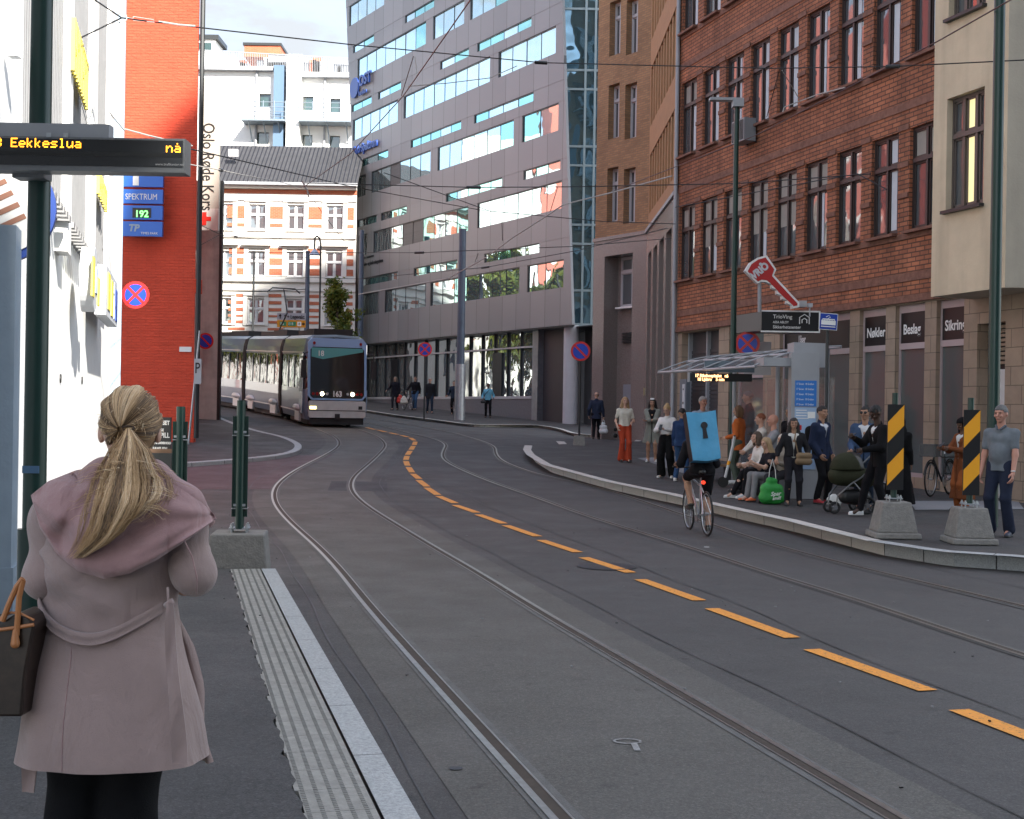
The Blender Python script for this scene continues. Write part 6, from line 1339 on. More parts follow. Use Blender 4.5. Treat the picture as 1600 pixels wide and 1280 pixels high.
    if inner is not None:   # open front: a V or slit shows the shirt below
        T.cuts.append(lambda Pn,dd: np.maximum(dd,-np.maximum(np.abs(Pn[:,0]-up[0]*(Pn[:,2]-pel[2]))-np.clip((Pn[:,2]-pel[2]-.12*s)*.32,.012,.10)*inner[1],Pn[:,1]-(pel[1]-up[1]*0)+.03)))
    sdf_obj({'shirt':'shirt','sweater':'sweater','jacket':'jacket','coat':'coat'}[tn],T,res,tm,t,fold,seed,1.)
    if inner is not None:
        T=Shape(.03)
        for k in (-1,1): T.c(pel+np.array([k*o,0,-.0]),waist+np.array([k*o*.8,0,0]),.105*s,.092*s); T.c(waist+np.array([k*o*.8,0,0]),chest+np.array([k*o*1.1,0,.05]),.092*s,.10*s)
        T.cut(nb+up*.03*s,up+np.array([0,-.5,0])); sdf_obj('undershirt',T,res,cloth('i_%02d%02d%02d'%tuple(int(c*99) for c in inner[0]),inner[0]),t)
    sm=mat('shoe_%02d%02d%02d'%tuple(int(c*99) for c in shoe),shoe,.55,var=.1); sole=mat('sole_%d'%(1 if sum(shoe)>.8 else 0),(.6,.6,.58) if sum(shoe)>.3 else (.03,.03,.03),.6)
    for i in (0,1):
        a=an[i]; d=np.array([math.sin((-1,1)[i]*.16),-math.cos(.16),0]); 
        T=Shape(.02).c(a+np.array([0,.02,-.045])*s,a+d*.15*s*shoelen+np.array([0,0,-.060*s]),.040*s,.030*s).c(a+np.array([0,.005,-.01])*s,a+d*.06*s+np.array([0,0,-.04*s]),.040*s,.034*s).cut(a+np.array([0,0,-.080*s]),(0,0,-1))
        u=sdf_obj('shoe',T,.009,sm,t)
        T=Shape(.02).c(a+np.array([0,.02,-.068])*s,a+d*.15*s*shoelen+np.array([0,0,-.068*s]),.043*s,.033*s).cut(a+np.array([0,0,-.085*s]),(0,0,-1)).cut(a+np.array([0,0,-.064*s]),(0,0,1)); sdf_obj('sole',T,.010,sole,u)
    # face ------------------------------------------------------------
    fb=MB(); 
    def small(name,c,r,m): T=Shape(.01).e(c,np.array(r)*s,Rh); return sdf_obj(name,T,max(min(r)*s*.55,.0022),m,t)
    if not(abs(math.cos(rz+head[0])+1)<.15):
        for k in (-1,1):
            small('eye',h(k*.032,-.0815,.005),(.013,.006,.006),mat('eye_dark',(.03,.02,.016),.3)); small('eyebrow',h(k*.033,-.087,.026),(.018,.004,.004),hairm('brow',(.05,.035,.025)))
        small('mouth',h(0,-.0905,-.060),(.022,.005,.005),mat('lips',(.26,.115,.09),.5))
    hs,hn,hcol=hair; hm=hairm(hn,hcol)
    if hs!='none':
        T=Shape(.02)
        if hs!='bald': T.e(hc+Rh@np.array([0,.016,.030])*s,np.array([.083,.099,.094])*s,Rh)
        else: T.e(hc+Rh@np.array([0,.02,.0])*s,np.array([.084,.098,.07])*s,Rh)
        fz=.052 if hs not in('hijab','cap') else .045
        def facecut(Pn,dd):
            q=(Pn-hc)@Rh/s; m=np.maximum(q[:,1]+.045-.55*np.clip(-q[:,2],0,.2)*0,q[:,2]-fz+.9*np.clip(-(q[:,1]+.04),-1,0)*0); inside=np.minimum(m,np.maximum(q[:,1]+.012,q[:,2]-.022)) if hs in('short','afro','bun') else m; return np.maximum(dd,-inside*s)
        if hs=='long':
            L_=.34*s
            for k in (-1,1): T.c(h(k*.055,.03,0),h(k*.085,.055,-.20),.052*s,.055*s); T.c(h(k*.085,.055,-.20),h(k*.10,.06,-.30),.052*s,.03*s)
            T.c(h(0,.06,0),h(0,.085,-.28),.075*s,.06*s)
        if hs=='bob':
            for k in (-1,1): T.c(h(k*.060,.02,.0),h(k*.070,.02,-.12),.048*s,.040*s)
            T.c(h(0,.06,0),h(0,.065,-.11),.07*s,.06*s)
        if hs=='bun': T.e(h(0,.07,.105),(.042*s,.042*s,.038*s))
        if hs=='pony': T.c(h(0,.10,.03),h(0,.14,-.12),.03*s,.025*s).c(h(0,.14,-.12),h(0,.12,-.26),.03*s,.012*s)
        if hs=='hijab': T.p=[]; T.e(hc+Rh@np.array([0,.016,.02])*s,np.array([.098,.112,.112])*s,Rh).c(h(0,.0,-.06),nb+up*.0,.095*s,.12*s).c(nb,chest+up*.06*s,.13*s,.15*s)
        T.cuts.append(facecut)
        if hs in('short','bald','afro','bun','pony'): T.cuts.append(lambda Pn,dd: (lambda q: np.maximum(dd,-( (q[:,2]+.035+.5*np.clip(-q[:,1],-1,.1))*s)))((Pn-hc)@Rh/s))
        if hs=='bald': T.cuts.append(lambda Pn,dd: np.maximum(dd,(((Pn-hc)@Rh)/s)[:,2]*s-.035*s))
        amp=.006 if hs!='afro' else .011
        sdf_obj('hair' if hs not in('hijab',) else 'headscarf',T,res*.62,hm if hs!='hijab' else cloth('scarf',hcol),t,amp,seed+9,3. if hs!='hijab' else 1.2)
    J=dict(pel=pel,waist=waist,chest=chest,nb=nb,hc=hc,wr=wr,el=el,S=S_,kn=kn,an=an,s=s,h=h,up=up,t=t,Rh=Rh); return J
def foot(px,py,h=HR): return G(px,py,h)
def hgt(p,pyf,pyh): return (pyf-pyh)/(F/p.y)
def world(J,v): return J['t'].matrix_basis@Vector(v)
# ---------------------------------------------------------------- the people, one by one
D_=math.radians
def bagstrap(J,parent,a,b,m,w=.012): MB().tube([Vector(a),(Vector(a)+Vector(b))/2+Vector((0,-.02,0)),Vector(b)],w,6).build('strap',m,parent)
def blob_bag(name,label,cat,loc,w,d,h,m,rz=0.,handle=.18,seed=1,hm=None,group=None):
    t=thing(name,label,cat,loc,rz,group); s=Shape(.05).c((-w*.28,0,d*.55),(w*.28,0,d*.55),d*.55,d*.55).c((-w*.25,0,h*.55),(w*.25,0,h*.55),d*.5,d*.42).c((-w*.1,0,h*.85),(w*.1,0,h*.85),d*.3,d*.22).cut((0,0,.004),(0,0,-1))
    sdf_obj('bag_body',s,.012,m,t,.009,seed,1.6)
    for k in (-1,1): MB().tube([(k*w*.16,0,h*.8),(k*w*.12,0,h*.95+handle*.4),(0,0,h*.9+handle),(0,.01,h*.9+handle)],.008,6).build('handle',hm or m,t)
    return t
# 1 man in a navy blazer walking away
p=foot(931,687,.13); J=person('bald man in a navy blazer walking away carrying a white plastic bag',p,D_(172),hgt(p,687,611),hair=('bald','greyshort',(.25,.2,.17)),top=('jacket',(.022,.03,.055)),bottom=('trousers',(.008,.008,.01)),feet=[(-.08,-.18,0),(.08,.16,.02)],hands=[(-.26,-.08,.82),(.27,0,.86)],grip=(1,0),shoe=(.02,.012,.01),seed=11,hem=.74)
q=world(J,J['wr'][0]+np.array([0,-.02,-.60])); blob_bag('plastic_bag','white plastic carrier bag hanging from the hand of the man in the navy blazer','bag',tuple(q),.26,.16,.42,mat('white_plastic',(.62,.64,.66),.35),handle=.12,seed=3)
# 2 woman in red trousers
p=foot(975,722); J=person('woman in wide rust red trousers and cream top facing the camera',p,D_(8),hgt(p,722,618),True,hair=('long','blondebrown',(.33,.20,.10)),top=('shirt',(.52,.49,.42)),sleeve='short',bottom=('trousers',(.38,.055,.025)),flare=1.75,feet=[(-.08,0,0),(.10,-.05,0)],hands=[(-.21,-.10,.90),(.12,-.24,1.02)],elb=[(-.2,1,-.2),(.5,.8,-.2)],seed=12,hem=.93,shoe=(.01,.01,.01))
t=thing('shoulder_bag','black shoulder bag hanging beside the red trousers','bag',tuple(world(J,(-.24,.03,.62)))); sdf_obj('bag_body',Shape(.03).c((0,-.08,.06),(0,.08,.06),.06,.06).c((0,-.06,.22),(0,.06,.22),.05,.05),.014,cloth('blackleather',(.01,.01,.01),.5),t); MB().tube([(0,0,.22),(.10,-.06,.62),(.13,-.02,.80)],.012,6).build('strap',black,t)
# 3 woman in the long grey coat
p=foot(1018,722); J=person('dark haired woman with folded arms in a long grey cardigan coat',p,D_(-10),hgt(p,722,620),True,sk='tan',hair=('long','black',(.012,.01,.01)),top=('coat',(.20,.205,.18)),hem=.50,flare=1.25,bottom=('none',(.01,.01,.01)),inner=((.01,.01,.012),.9),hands=[(.14,-.22,1.12),(-.12,-.24,1.08)],elb=[(-.9,.2,-.4),(.9,.2,-.4)],head=(0,.18),shoe=(.5,.5,.5),seed=13,fold=.009)
MB().box(-.05,.05,-.012,.0,-.018,.018).build('sunglasses',mat('lens_white',(.8,.8,.82),.2),J['t'],loc=tuple(J['h'](0,-.07,.11)))
# 4 woman in the white sweater reading her phone
p=foot(1041,747); J=person('woman in white sweater and wide black trousers reading her phone',p,D_(-28),hgt(p,747,630),True,hair=('bun','blonde',(.42,.28,.13)),top=('sweater',(.60,.58,.57)),bottom=('wide',(.007,.007,.008)),flare=1.,feet=[(-.12,.0,0),(.13,.05,0)],hands=[(-.05,-.30,1.08),(.05,-.30,1.08)],elb=[(-.8,.5,-.6),(.8,.5,-.6)],head=(-.15,.45),grip=(1,1),shoe=(.62,.6,.55),seed=14,hem=.96)
MB().box(-.035,.035,-.008,.0,-.07,.07).build('phone',black,J['t'],loc=(0,-.385,1.12)).rotation_euler=(-.6,0,0)
# 5 woman in navy, and the person behind her
p=foot(1064,752); person('young woman in a navy hooded top and jeans turned away toward the shelter',p,D_(150),hgt(p,752,636),True,sk='tan',hair=('short','black',(.012,.01,.01)),top=('sweater',(.02,.04,.10)),bottom=('trousers',(.03,.065,.14)),feet=[(-.08,-.05,0),(.10,.08,0)],hands=[(-.12,-.25,1.0),None],shoe=(.6,.58,.56),seed=15,head=(-.5,.1))
p=foot(1079,747); person('person in black shorts half hidden behind the cyclist',p,D_(200),hgt(p,747,640),True,sk='tan',hair=('pony','black',(.012,.01,.01)),top=('jacket',(.012,.012,.015)),bottom=('shorts',(.01,.01,.012)),seed=16,hands=[None,(.05,-.28,1.0)],res=.02,shoe=(.6,.6,.6))
# 6 grey haired man looking over the cyclist
p=foot(1096,748); person('grey haired ruddy man in a pale blue shirt behind the blue box bag',p,D_(12),hgt(p,748,617),sk='ruddy',hair=('short','grey',(.33,.31,.29)),top=('shirt',(.30,.38,.48)),sleeve='short',seed=17,head=(.2,0.))
# 7 woman in the orange coat
p=foot(1153,757); J=person('woman in a burnt orange coat with a pale scarf standing by the scooter',p,D_(-118),hgt(p,757,631),True,hair=('bob','brown',(.16,.085,.04)),top=('coat',(.50,.13,.035)),hem=.72,bottom=('trousers',(.09,.11,.09)),hands=[(-.12,-.24,.98),(.12,-.24,.98)],shoe=(.5,.5,.5),seed=18,flare=1.1)
sdf_obj('scarf',Shape(.03).c(J['nb']+np.array([-.05,-.05,.0]),J['nb']+np.array([.05,-.05,-.0]),.05).c(J['nb']+np.array([.0,-.08,0]),J['nb']+np.array([.02,-.12,-.16]),.05,.03),.014,cloth('scarfpale',(.42,.44,.45)),J['t'],.008,3,1.5)
# 8 man in the dark jacket looking left
p=foot(1168,742); person('tall grey haired man in a dark jacket standing behind the bench looking left',p,D_(-95),hgt(p,742,609),hair=('short','darkgrey',(.13,.13,.13)),top=('jacket',(.014,.014,.018)),bottom=('trousers',(.03,.045,.07)),hands=[(-.1,-.2,1.0),(.12,-.2,1.0)],seed=19)
# seated row
def seat(px,py,Y): z=gz(P(px,py,Y).x,Y)+HR; q=P(px,py,Y); return Vector((q.x,Y,z))
q=seat(1189,700,24.9); person('red haired person seated on the bench facing left in a pale shirt',tuple(q),D_(-88),1.68,True,hair=('short','auburn',(.22,.06,.02)),top=('shirt',(.55,.52,.48)),bottom=('trousers',(.02,.02,.025)),sit=True,hands=[(-.08,-.38,.76),(.08,-.38,.76)],grip=(1,1),seed=20,pel=(0,0,.80),feet=[(-.1,-.45,.0),(.1,-.45,0)])
q=seat(1209,700,24.5); person('bald man seated on the bench facing left in a grey tee shirt',tuple(q),D_(-92),1.80,sk='ruddy',hair=('none','x',(0,0,0)),top=('shirt',(.26,.27,.29)),sleeve='short',bottom=('trousers',(.05,.05,.06)),sit=True,hands=[(-.12,-.36,.76),(.12,-.36,.76)],seed=21,pel=(0,0,.74),feet=[(-.1,-.3,0),(.1,-.3,0)])
q=seat(1196,720,23.9); person('seated woman in white blouse and black trousers with her hands on her knees',tuple(q),D_(-72),1.70,True,hair=('bob','darkbrown',(.06,.035,.02)),top=('shirt',(.62,.60,.57)),bottom=('trousers',(.008,.008,.01)),sit=True,lean=.30,hands=[(-.10,-.44,.62),(.10,-.44,.62)],grip=(1,1),seed=22,pel=(.0,.0,.50),feet=[(-.1,-.62,0),(.1,-.50,0)],shoe=(.6,.6,.6),head=(0,-.1),fold=.01)
q=seat(1207,735,23.3); person('seated woman with long fair hair in a dark top and grey trousers',tuple(q),D_(-70),1.62,True,hair=('long','fair',(.36,.25,.14)),top=('shirt',(.015,.015,.02)),bottom=('trousers',(.20,.20,.21)),sleeve='short',sit=True,lean=.22,hands=[(-.06,-.42,.66),(.06,-.44,.70)],grip=(1,1),seed=23,pel=(0,0,.44),shoe=(.55,.12,.04),head=(.1,.2))
q=seat(1222,735,23.2); person('elderly woman with short pale hair seated between the others',tuple(q),D_(-40),1.56,True,hair=('bob','palegrey',(.55,.50,.42)),top=('sweater',(.30,.26,.22)),bottom=('trousers',(.03,.03,.035)),sit=True,hands=[(-.05,-.30,.72),(.06,-.30,.72)],seed=24,pel=(0,0,.52),res=.018)
# cap man and the woman with the green bag
p=foot(1234,772); person('man in a grey cap and dark jacket speaking behind the woman with the green bag',p,D_(-58),hgt(p,772,632),sk='tan',hair=('short','capgrey',(.16,.17,.18)),top=('jacket',(.015,.015,.018)),bottom=('trousers',(.02,.02,.025)),seed=25)
p=foot(1238,790); J=person('woman in a black jacket holding a green shopping bag and a tan handbag',p,D_(-6),hgt(p,790,650),True,sk='tan',hair=('long','black2',(.014,.011,.01)),top=('jacket',(.018,.018,.021)),bottom=('trousers',(.020,.020,.026)),inner=((.58,.57,.54),.55),hands=[(-.30,-.12,.80),(.24,-.14,.84)],elb=[(-.3,1,0),(.4,1,0)],grip=(1,1),seed=26,hem=.86,feet=[(-.10,-.02,0),(.12,.02,0)],shoe=(.02,.02,.025))
t=thing('tan_handbag','tan leather handbag on the hip of the woman in the black jacket','bag',tuple(world(J,(.16,-.20,.72)))); sdf_obj('bag_body',Shape(.03).c((-.09,0,.06),(.09,0,.06),.06).c((-.08,0,.16),(.09,0,.16),.055),.012,cloth('tanleather',(.20,.14,.085),.6),t); MB().tube([(-.09,.02,.18),(-.16,.02,.45),(-.12,.1,.62)],.012,6).build('strap',cloth('tanleather',(.2,.14,.085)),t)
m_gbag=mat('green_fabric',(.02,.26,.04),.6,var=.12,vs=8); c=foot(1206,788); t=blob_bag('green_shopping_bag','bright green shopping bag with white lettering standing by the kerb','bag',tuple(c),.42,.22,.48,m_gbag,handle=.36,seed=5,hm=mat('white_handle',(.6,.6,.6),.6))
text('Spar',.10,white,t,(-.05,-.135,.15),rot=(math.pi/2,-.1,0),ext=.002,shear=.3,bold=.002); text('smil!',.08,white,t,(-.02,-.135,.08),rot=(math.pi/2,-.1,0),ext=.002,shear=.3,bold=.002)
c=foot(1258,770); t=blob_bag('turquoise_bag','turquoise carrier bag hanging behind the woman in the black jacket','bag',(c.x,c.y,c.z+.45),.2,.14,.5,mat('turquoise_plastic',(.02,.30,.27),.4),handle=.1,seed=6)
# man with red shoes
p=foot(1281,787); J=person('young man in a navy jacket and red shoes with his hands in his pockets',p,D_(42),hgt(p,787,631),sk='tan',hair=('short','black3',(.012,.01,.01)),top=('jacket',(.018,.026,.055)),bottom=('trousers',(.010,.010,.012)),inner=((.55,.57,.62),.5),hands=[(-.16,-.10,.88),(.18,-.10,.88)],elb=[(-.4,1,0),(.4,1,0)],shoe=(.35,.02,.03),seed=27,hem=.80,head=(-.15,0),feet=[(-.08,0.02,0),(.12,-.06,0)])
sdf_obj('backpack',Shape(.04).c((-.05,.2,1.05),(-.05,.2,1.30),.10,.09),.016,cloth('packblack',(.008,.008,.009)),J['t'])
# man in sunglasses, man in the black suit, black robe, blue shirt
p=foot(1350,797); J=person('man in sunglasses and a blue blazer behind the pushchair',p,D_(-25),hgt(p,797,631),sk='tan',hair=('short','black4',(.01,.009,.009)),top=('jacket',(.045,.075,.14)),bottom=('trousers',(.02,.03,.05)),inner=((.6,.6,.62),.6),hands=[(-.18,-.28,1.02),(.18,-.28,1.02)],seed=28,head=(-.2,0),grip=(1,1))
for k in (-1,1): sdf_obj('sunglasses',Shape(.01).e(J['h'](k*.034,-.090,.006),(.027,.012,.020),J['Rh']),.005,mat('lens_black',(.005,.005,.005),.15),J['t'])
p=foot(1374,808); J=person('man in a black suit and white trainers bent over his phone by the pushchair',p,D_(-78),hgt(p,808,630),sk='dark',hair=('afro','jet',(.006,.006,.006)),top=('jacket',(.009,.009,.010)),bottom=('trousers',(.006,.006,.007)),inner=((.65,.65,.65),.7),lean=.10,feet=[(-.10,-.30,0),(.12,.05,0)],hands=[(-.07,-.42,1.26),(.12,-.36,1.08)],elb=[(-.5,.3,-.9),(.5,.4,-.9)],grip=(1,1),head=(.0,.55),shoe=(.72,.72,.72),seed=29,hem=.80)
MB().box(-.035,.035,-.006,.0,-.07,.07).build('phone',black,J['t'],loc=(-.05,-.47,1.30)).rotation_euler=(-.9,0,0)
p=foot(1404,792); person('figure in a floor length black robe standing behind the striped marker',p,D_(150),1.62,True,sk='brown',hair=('hijab','x',(.008,.008,.009)),top=('coat',(.006,.006,.007)),hem=.06,flare=1.5,bottom=('none',(0,0,0)),seed=30,fold=.012)
p=foot(1421,752); person('bald man in a blue shirt by the shop window behind the striped marker',p,D_(160),hgt(p,752,624),sk='ruddy',hair=('none','x',(0,0,0)),top=('shirt',(.05,.14,.26)),bottom=('trousers',(.02,.03,.05)),seed=31,head=(.5,.1))
# woman in the headscarf
p=foot(1503,800); J=person('woman in a black headscarf and long brown coat reading her phone',p,D_(-72),hgt(p,800,650),True,sk='brown',hair=('hijab','x',(.010,.010,.011)),top=('coat',(.17,.055,.022)),hem=.22,flare=1.25,bottom=('trousers',(.30,.09,.03)),inner=((.6,.6,.58),.7),hands=[(-.08,-.36,1.08),(.08,-.34,1.08)],elb=[(-.5,.3,-.9),(.5,.3,-.9)],grip=(1,1),head=(0,.4),seed=32)
MB().box(-.035,.035,-.006,.0,-.06,.06).build('phone',black,J['t'],loc=(0,-.42,1.14)).rotation_euler=(-.9,0,0)
# man in the grey polo shirt
p=foot(1562,838); J=person('heavy grey haired man in a grey polo shirt and dark jeans at the right edge',p,D_(-42),hgt(p,838,629),sk='ruddy',hair=('short','irongrey',(.12,.12,.12)),top=('shirt',(.16,.18,.20)),sleeve='short',bottom=('trousers',(.022,.028,.05)),hands=[(-.25,-.10,.82),(.23,-.16,.86)],elb=[(-.25,1,0),(.3,1,0)],belly=.10,feet=[(-.12,-.02,0),(.12,.03,0)],shoe=(.04,.045,.07),seed=33,res=.014,hem=.92,head=(-.1,0),fold=.007,flare=1.35)
sdf_obj('wristwatch',Shape(.01).e(J['wr'][1]+np.array([0,0,.03]),(.033,.033,.014)),.005,mat('watch',(.6,.6,.58),.3,.5),J['t'])
sdf_obj('polo_collar',Shape(.01).c(J['nb']+np.array([-.065,-.03,.02]),J['nb']+np.array([-.02,-.10,-.03]),.018,.012).c(J['nb']+np.array([.065,-.03,.02]),J['nb']+np.array([.02,-.10,-.03]),.018,.012),.007,cloth('collar',(.12,.135,.155)),J['t'])
# distant walkers
p=foot(617,641,.13); J=person('walker in dark clothes with red and white bags beside the tram',p,D_(-15),hgt(p,641,587),True,hair=('long','ash',(.10,.08,.06)),top=('coat',(.012,.012,.018)),hem=.7,feet=[(-.08,-.15,0),(.08,.15,0)],hands=[(-.42,-.1,1.0),(.24,0,.8)],seed=34,res=.024)
q=world(J,(.28,0,.35)); blob_bag('red_bag','red and white carrier bags in the hand of the dark walker by the tram','bag',tuple(q),.3,.2,.42,mat('red_plastic',(.45,.03,.02),.5),handle=.06,seed=7); q=world(J,(.5,-.05,.3)); blob_bag('cream_bag','cream carrier bag between the walker by the tram and the bicycle','bag',tuple(q),.32,.2,.42,mat('cream_plastic',(.5,.46,.40),.5),handle=.06,seed=8)
p=foot(648,641,.13); J=person('man in a black jacket and jeans wheeling a bicycle on the far pavement',p,D_(-10),hgt(p,641,587),hair=('short','brown2',(.06,.04,.03)),top=('jacket',(.012,.012,.014)),bottom=('trousers',(.05,.10,.19)),hands=[(-.40,-.25,.98),(.25,0,.85)],feet=[(-.08,.1,0),(.08,-.15,0)],seed=35,res=.024)
p=foot(671,646,.13); person('older man in a dark suit striding between the two far poles',p,D_(10),hgt(p,646,589),hair=('short','grey3',(.30,.29,.28)),top=('jacket',(.014,.014,.022)),bottom=('trousers',(.02,.025,.05)),hem=.72,feet=[(-.10,.15,0),(.10,-.18,0)],seed=36,res=.024)
p=foot(708,648,.13); p=Vector((p.x,p.y+.8,p.z)); person('person in black mostly hidden behind the wide slate pole',p,D_(-20),1.72,hair=('short','brown5',(.06,.04,.03)),top=('jacket',(.02,.03,.05)),bottom=('trousers',(.01,.01,.012)),hands=[(-.33,-.1,.95),(.33,0,.95)],seed=37,res=.024)
p=foot(762,653,.13); J=person('woman in a light blue jacket walking alone past the far shop front',p,D_(0),hgt(p,653,598),True,sk='brown',hair=('short','black5',(.012,.01,.01)),top=('jacket',(.14,.38,.52)),hem=.84,bottom=('trousers',(.006,.006,.008)),feet=[(-.10,.08,0),(.12,-.12,0)],hands=[(-.28,-.05,.9),(.26,-.1,.95)],seed=38,res=.022)
t=thing('hip_bag','black bag on the hip of the woman in the light blue jacket','bag',tuple(world(J,(-.24,-.1,.70)))); sdf_obj('bag_body',Shape(.03).c((-.05,0,.05),(.08,0,.05),.07),.02,black,t); MB().tube([(0,0,.1),(.1,-.08,.4),(.3,-.06,.62)],.015,5).build('strap',black,t)
# ---------------------------------------------------------------- bicycles
m_tyre=mat('tyre',(.014,.014,.015),.8); m_spoke=mat('spoke',(.4,.4,.41),.3,.8)
def ring(mb,c,r,t,axis='x',n=40,m=8):
    b=len(mb.v)
    for i in range(n):
        a=6.28318*i/n
        for j in range(m): e=6.28318*j/m; R_=r+t*math.cos(e); mb.v.append((c[0]+t*math.sin(e),c[1]+R_*math.cos(a),c[2]+R_*math.sin(a)))
    for i in range(n):
        for j in range(m): mb.f.append((b+i*m+j,b+i*m+(j+1)%m,b+((i+1)%n)*m+(j+1)%m,b+((i+1)%n)*m+j)); mb.m.append(mb.k)
def wheel(par,y,z,r,rim,x=0.,steer=0.):
    w_=empty('wheel',(x,y,z),steer,par); mb=MB(); ring(mb,(0,0,0),r-.016,.016); mb.build('tyre',m_tyre,w_,True); mb=MB(); ring(mb,(0,0,0),r-.042,.010,m=6); mb.cyl((-.03,0,0),(.03,0,0),.022,n=10); 
    for i in range(20): a=6.28*i/20; mb.tube([(.02*(-1)**i,.02*math.cos(a+.5),.02*math.sin(a+.5)),(0,(r-.04)*math.cos(a),(r-.04)*math.sin(a))],.0014,3)
    mb.build('rim',rim,w_,True); return w_
def bicycle(label,loc,rz,fm,group=None,rim=None,basket=False,fend=False,lean=0.):      # front wheel toward -y
    t=thing('bicycle',label,'bicycle',loc,rz,group); t.rotation_euler=(0,lean,rz); r=.34; rim=rim or m_spoke; wheel(t,.52,r,r,rim); wheel(t,-.53,r,r,rim)
    mb=MB(); bb_=(0,.10,.28); st=(0,.22,.82); hd_=(0,-.36,.84); hd2=(0,-.39,.72); ax=(0,.52,.34)
    for a,b,q in ((bb_,st,.016),(bb_,hd2,.02),((0,.2,.74),hd_,.016),(hd_,hd2,.02)): mb.tube([a,b],q,8)
    for k in (-1,1): mb.tube([bb_,(k*.05,.3,.3),(k*.06,.52,.34)],.010,6); mb.tube([(0,.2,.76),(k*.06,.52,.34)],.009,6); mb.tube([hd2,(k*.05,-.42,.62),(k*.055,-.53,.34)],.012,6)
    mb.build('frame',fm,t,True); MB().tube([st,(0,.24,.93)],.013,8).build('seat_post',m_spoke,t); sdf_obj('saddle',Shape(.02).c((0,.30,.95),(0,.12,.955),.06,.025).cut((0,0,.93),(0,0,-1)),.012,black,t)
    MB().tube([hd_,(0,-.38,.98)],.014,8).tube([(-.30,-.30,1.02),(-.2,-.38,1.0),(.2,-.38,1.0),(.30,-.30,1.02)],.012,8).build('handlebar',black,t); MB().disc((.05,.10,.28),(1,0,0),.10,.008,24).tube([(-.06,.10,.28),(-.07,.16,.12)],.010,6).tube([(.06,.10,.28),(.07,.04,.44)],.010,6).build('crankset',m_spoke,t)
    for k,(y,z) in ((-1,(.16,.12)),(1,(.04,.44))): MB().box(k*.075-(0 if k>0 else .09),k*.075+(.09 if k>0 else 0),y-.035,y+.035,z-.01,z+.01).build('pedal',black,t)
    if fend:
        for y in (.52,-.53): mb=MB(); pts=[(0,y+(r+.03)*math.cos(a),r+(r+.03)*math.sin(a)) for a in np.linspace(.1,2.9,14)]; mb.tube(pts,.016,6); mb.build('mudguard',black,t)
    if basket: MB().box(-.16,.16,-.72,-.46,.78,1.02).build('basket',mat('basket_wire',(.1,.1,.1),.6,alpha=.7),t); MB().box(-.08,.08,.38,.80,.74,.76).build('rack',darkm,t)
    return t
c=G(1102,842,0); cy=c; rzb=D_(187); bk=bicycle('silver bicycle ridden up the street by the cyclist with the blue bag',(c.x,c.y+.75,gz(c.x,c.y+.6)),rzb,mat('frame_silver',(.42,.43,.46),.3,.6),lean=D_(2)); 
MB().disc((0,.36,.80),(0,1,0),.028,.04,14).build('rear_light',mat('rear_red',(.5,.01,.01),.3,emit=(1,.05,.02),es=.6),bk)
# cyclist sits on it (same heading)
J=person('cyclist in black shorts riding away with a large blue box bag on the back',(c.x,c.y+.75,gz(c.x,c.y+.6)),rzb,1.82,sk='tan',hair=('short','helmetblack',(.01,.01,.01)),top=('jacket',(.012,.012,.012)),bottom=('shorts',(.010,.010,.011)),pel=(0,.20,.99),lean=.62,feet=[(-.12,.14,.05),(.12,.0,.37)],hands=[(-.24,-.30,1.05),(.24,-.30,1.05)],elb=[(-.35,.3,-.9),(.35,.3,-.9)],grip=(1,1),head=(0,.2),shoe=(.03,.035,.03),seed=40,hem=.90,res=.014,knee=[(-.1,-1,.3),(.1,-1,.3)],group=None)
bx=thing('delivery_bag','tall bright blue box bag with a dark keyhole mark on the back of the cyclist','bag',tuple(world(J,(0.0,.26,1.10))),rzb); bx.rotation_euler=(D_(12),D_(5),rzb)
m_bb2=mat('bag_blue',(.07,.30,.50),.45,var=.08,vs=6,bump=.3,bs=12); v=[];
mb=MB(); n=7
def bagpt(u,v_,w_): 
    b=.012*math.sin(u*9+v_*7)+.01*math.sin(v_*17+w_*5); return ((-.23+.46*u)*(1-.06*(1-v_)),(-.02+.22*w_)+b*.6,(.0+.74*v_)+.012*math.sin(u*6+2))
for (fix,k) in (('w',1),('w',0),('u',0),('u',1),('v',0),('v',1)):
    rows=[]
    for i in range(n+1):
        r=[]
        for j in range(n+1):
            a,b=i/n,j/n; r.append(bagpt(*((a,b,k) if fix=='w' else (k,a,b) if fix=='u' else (a,k,b))))
        rows.append(r)
    mb.k=0 if fix=='w' and k==1 or fix=='v' else 1; mb.grid(rows)
o=mb.build('bag_shell',[m_bb2,black],bx,True,sharp=40)
kb=MB(); kb.disc((-.02,.215,.53),(0,1,0),.052,.02,20); kb.prism([(-.055,.33),(.02,.33),(.005,.52),(-.04,.52)],.2,.222); kb.build('keyhole_print',black,bx)
c=foot(1474,776); bicycle('dark city bicycle with mudguards parked by the sandstone pier',(c.x,c.y+.2,c.z),D_(-38),darkm,fend=True,basket=True)
c=foot(1440,762); bicycle('dark bicycle with a pale rim mostly hidden behind the black robe',(c.x,c.y+.5,c.z),D_(70),darkm,rim=mat('rim_white',(.6,.6,.62),.4))
c=foot(637,641,.13); bicycle('dark bicycle wheeled by the man in jeans on the far pavement',(c.x,c.y-.2,c.z),D_(25),darkm)
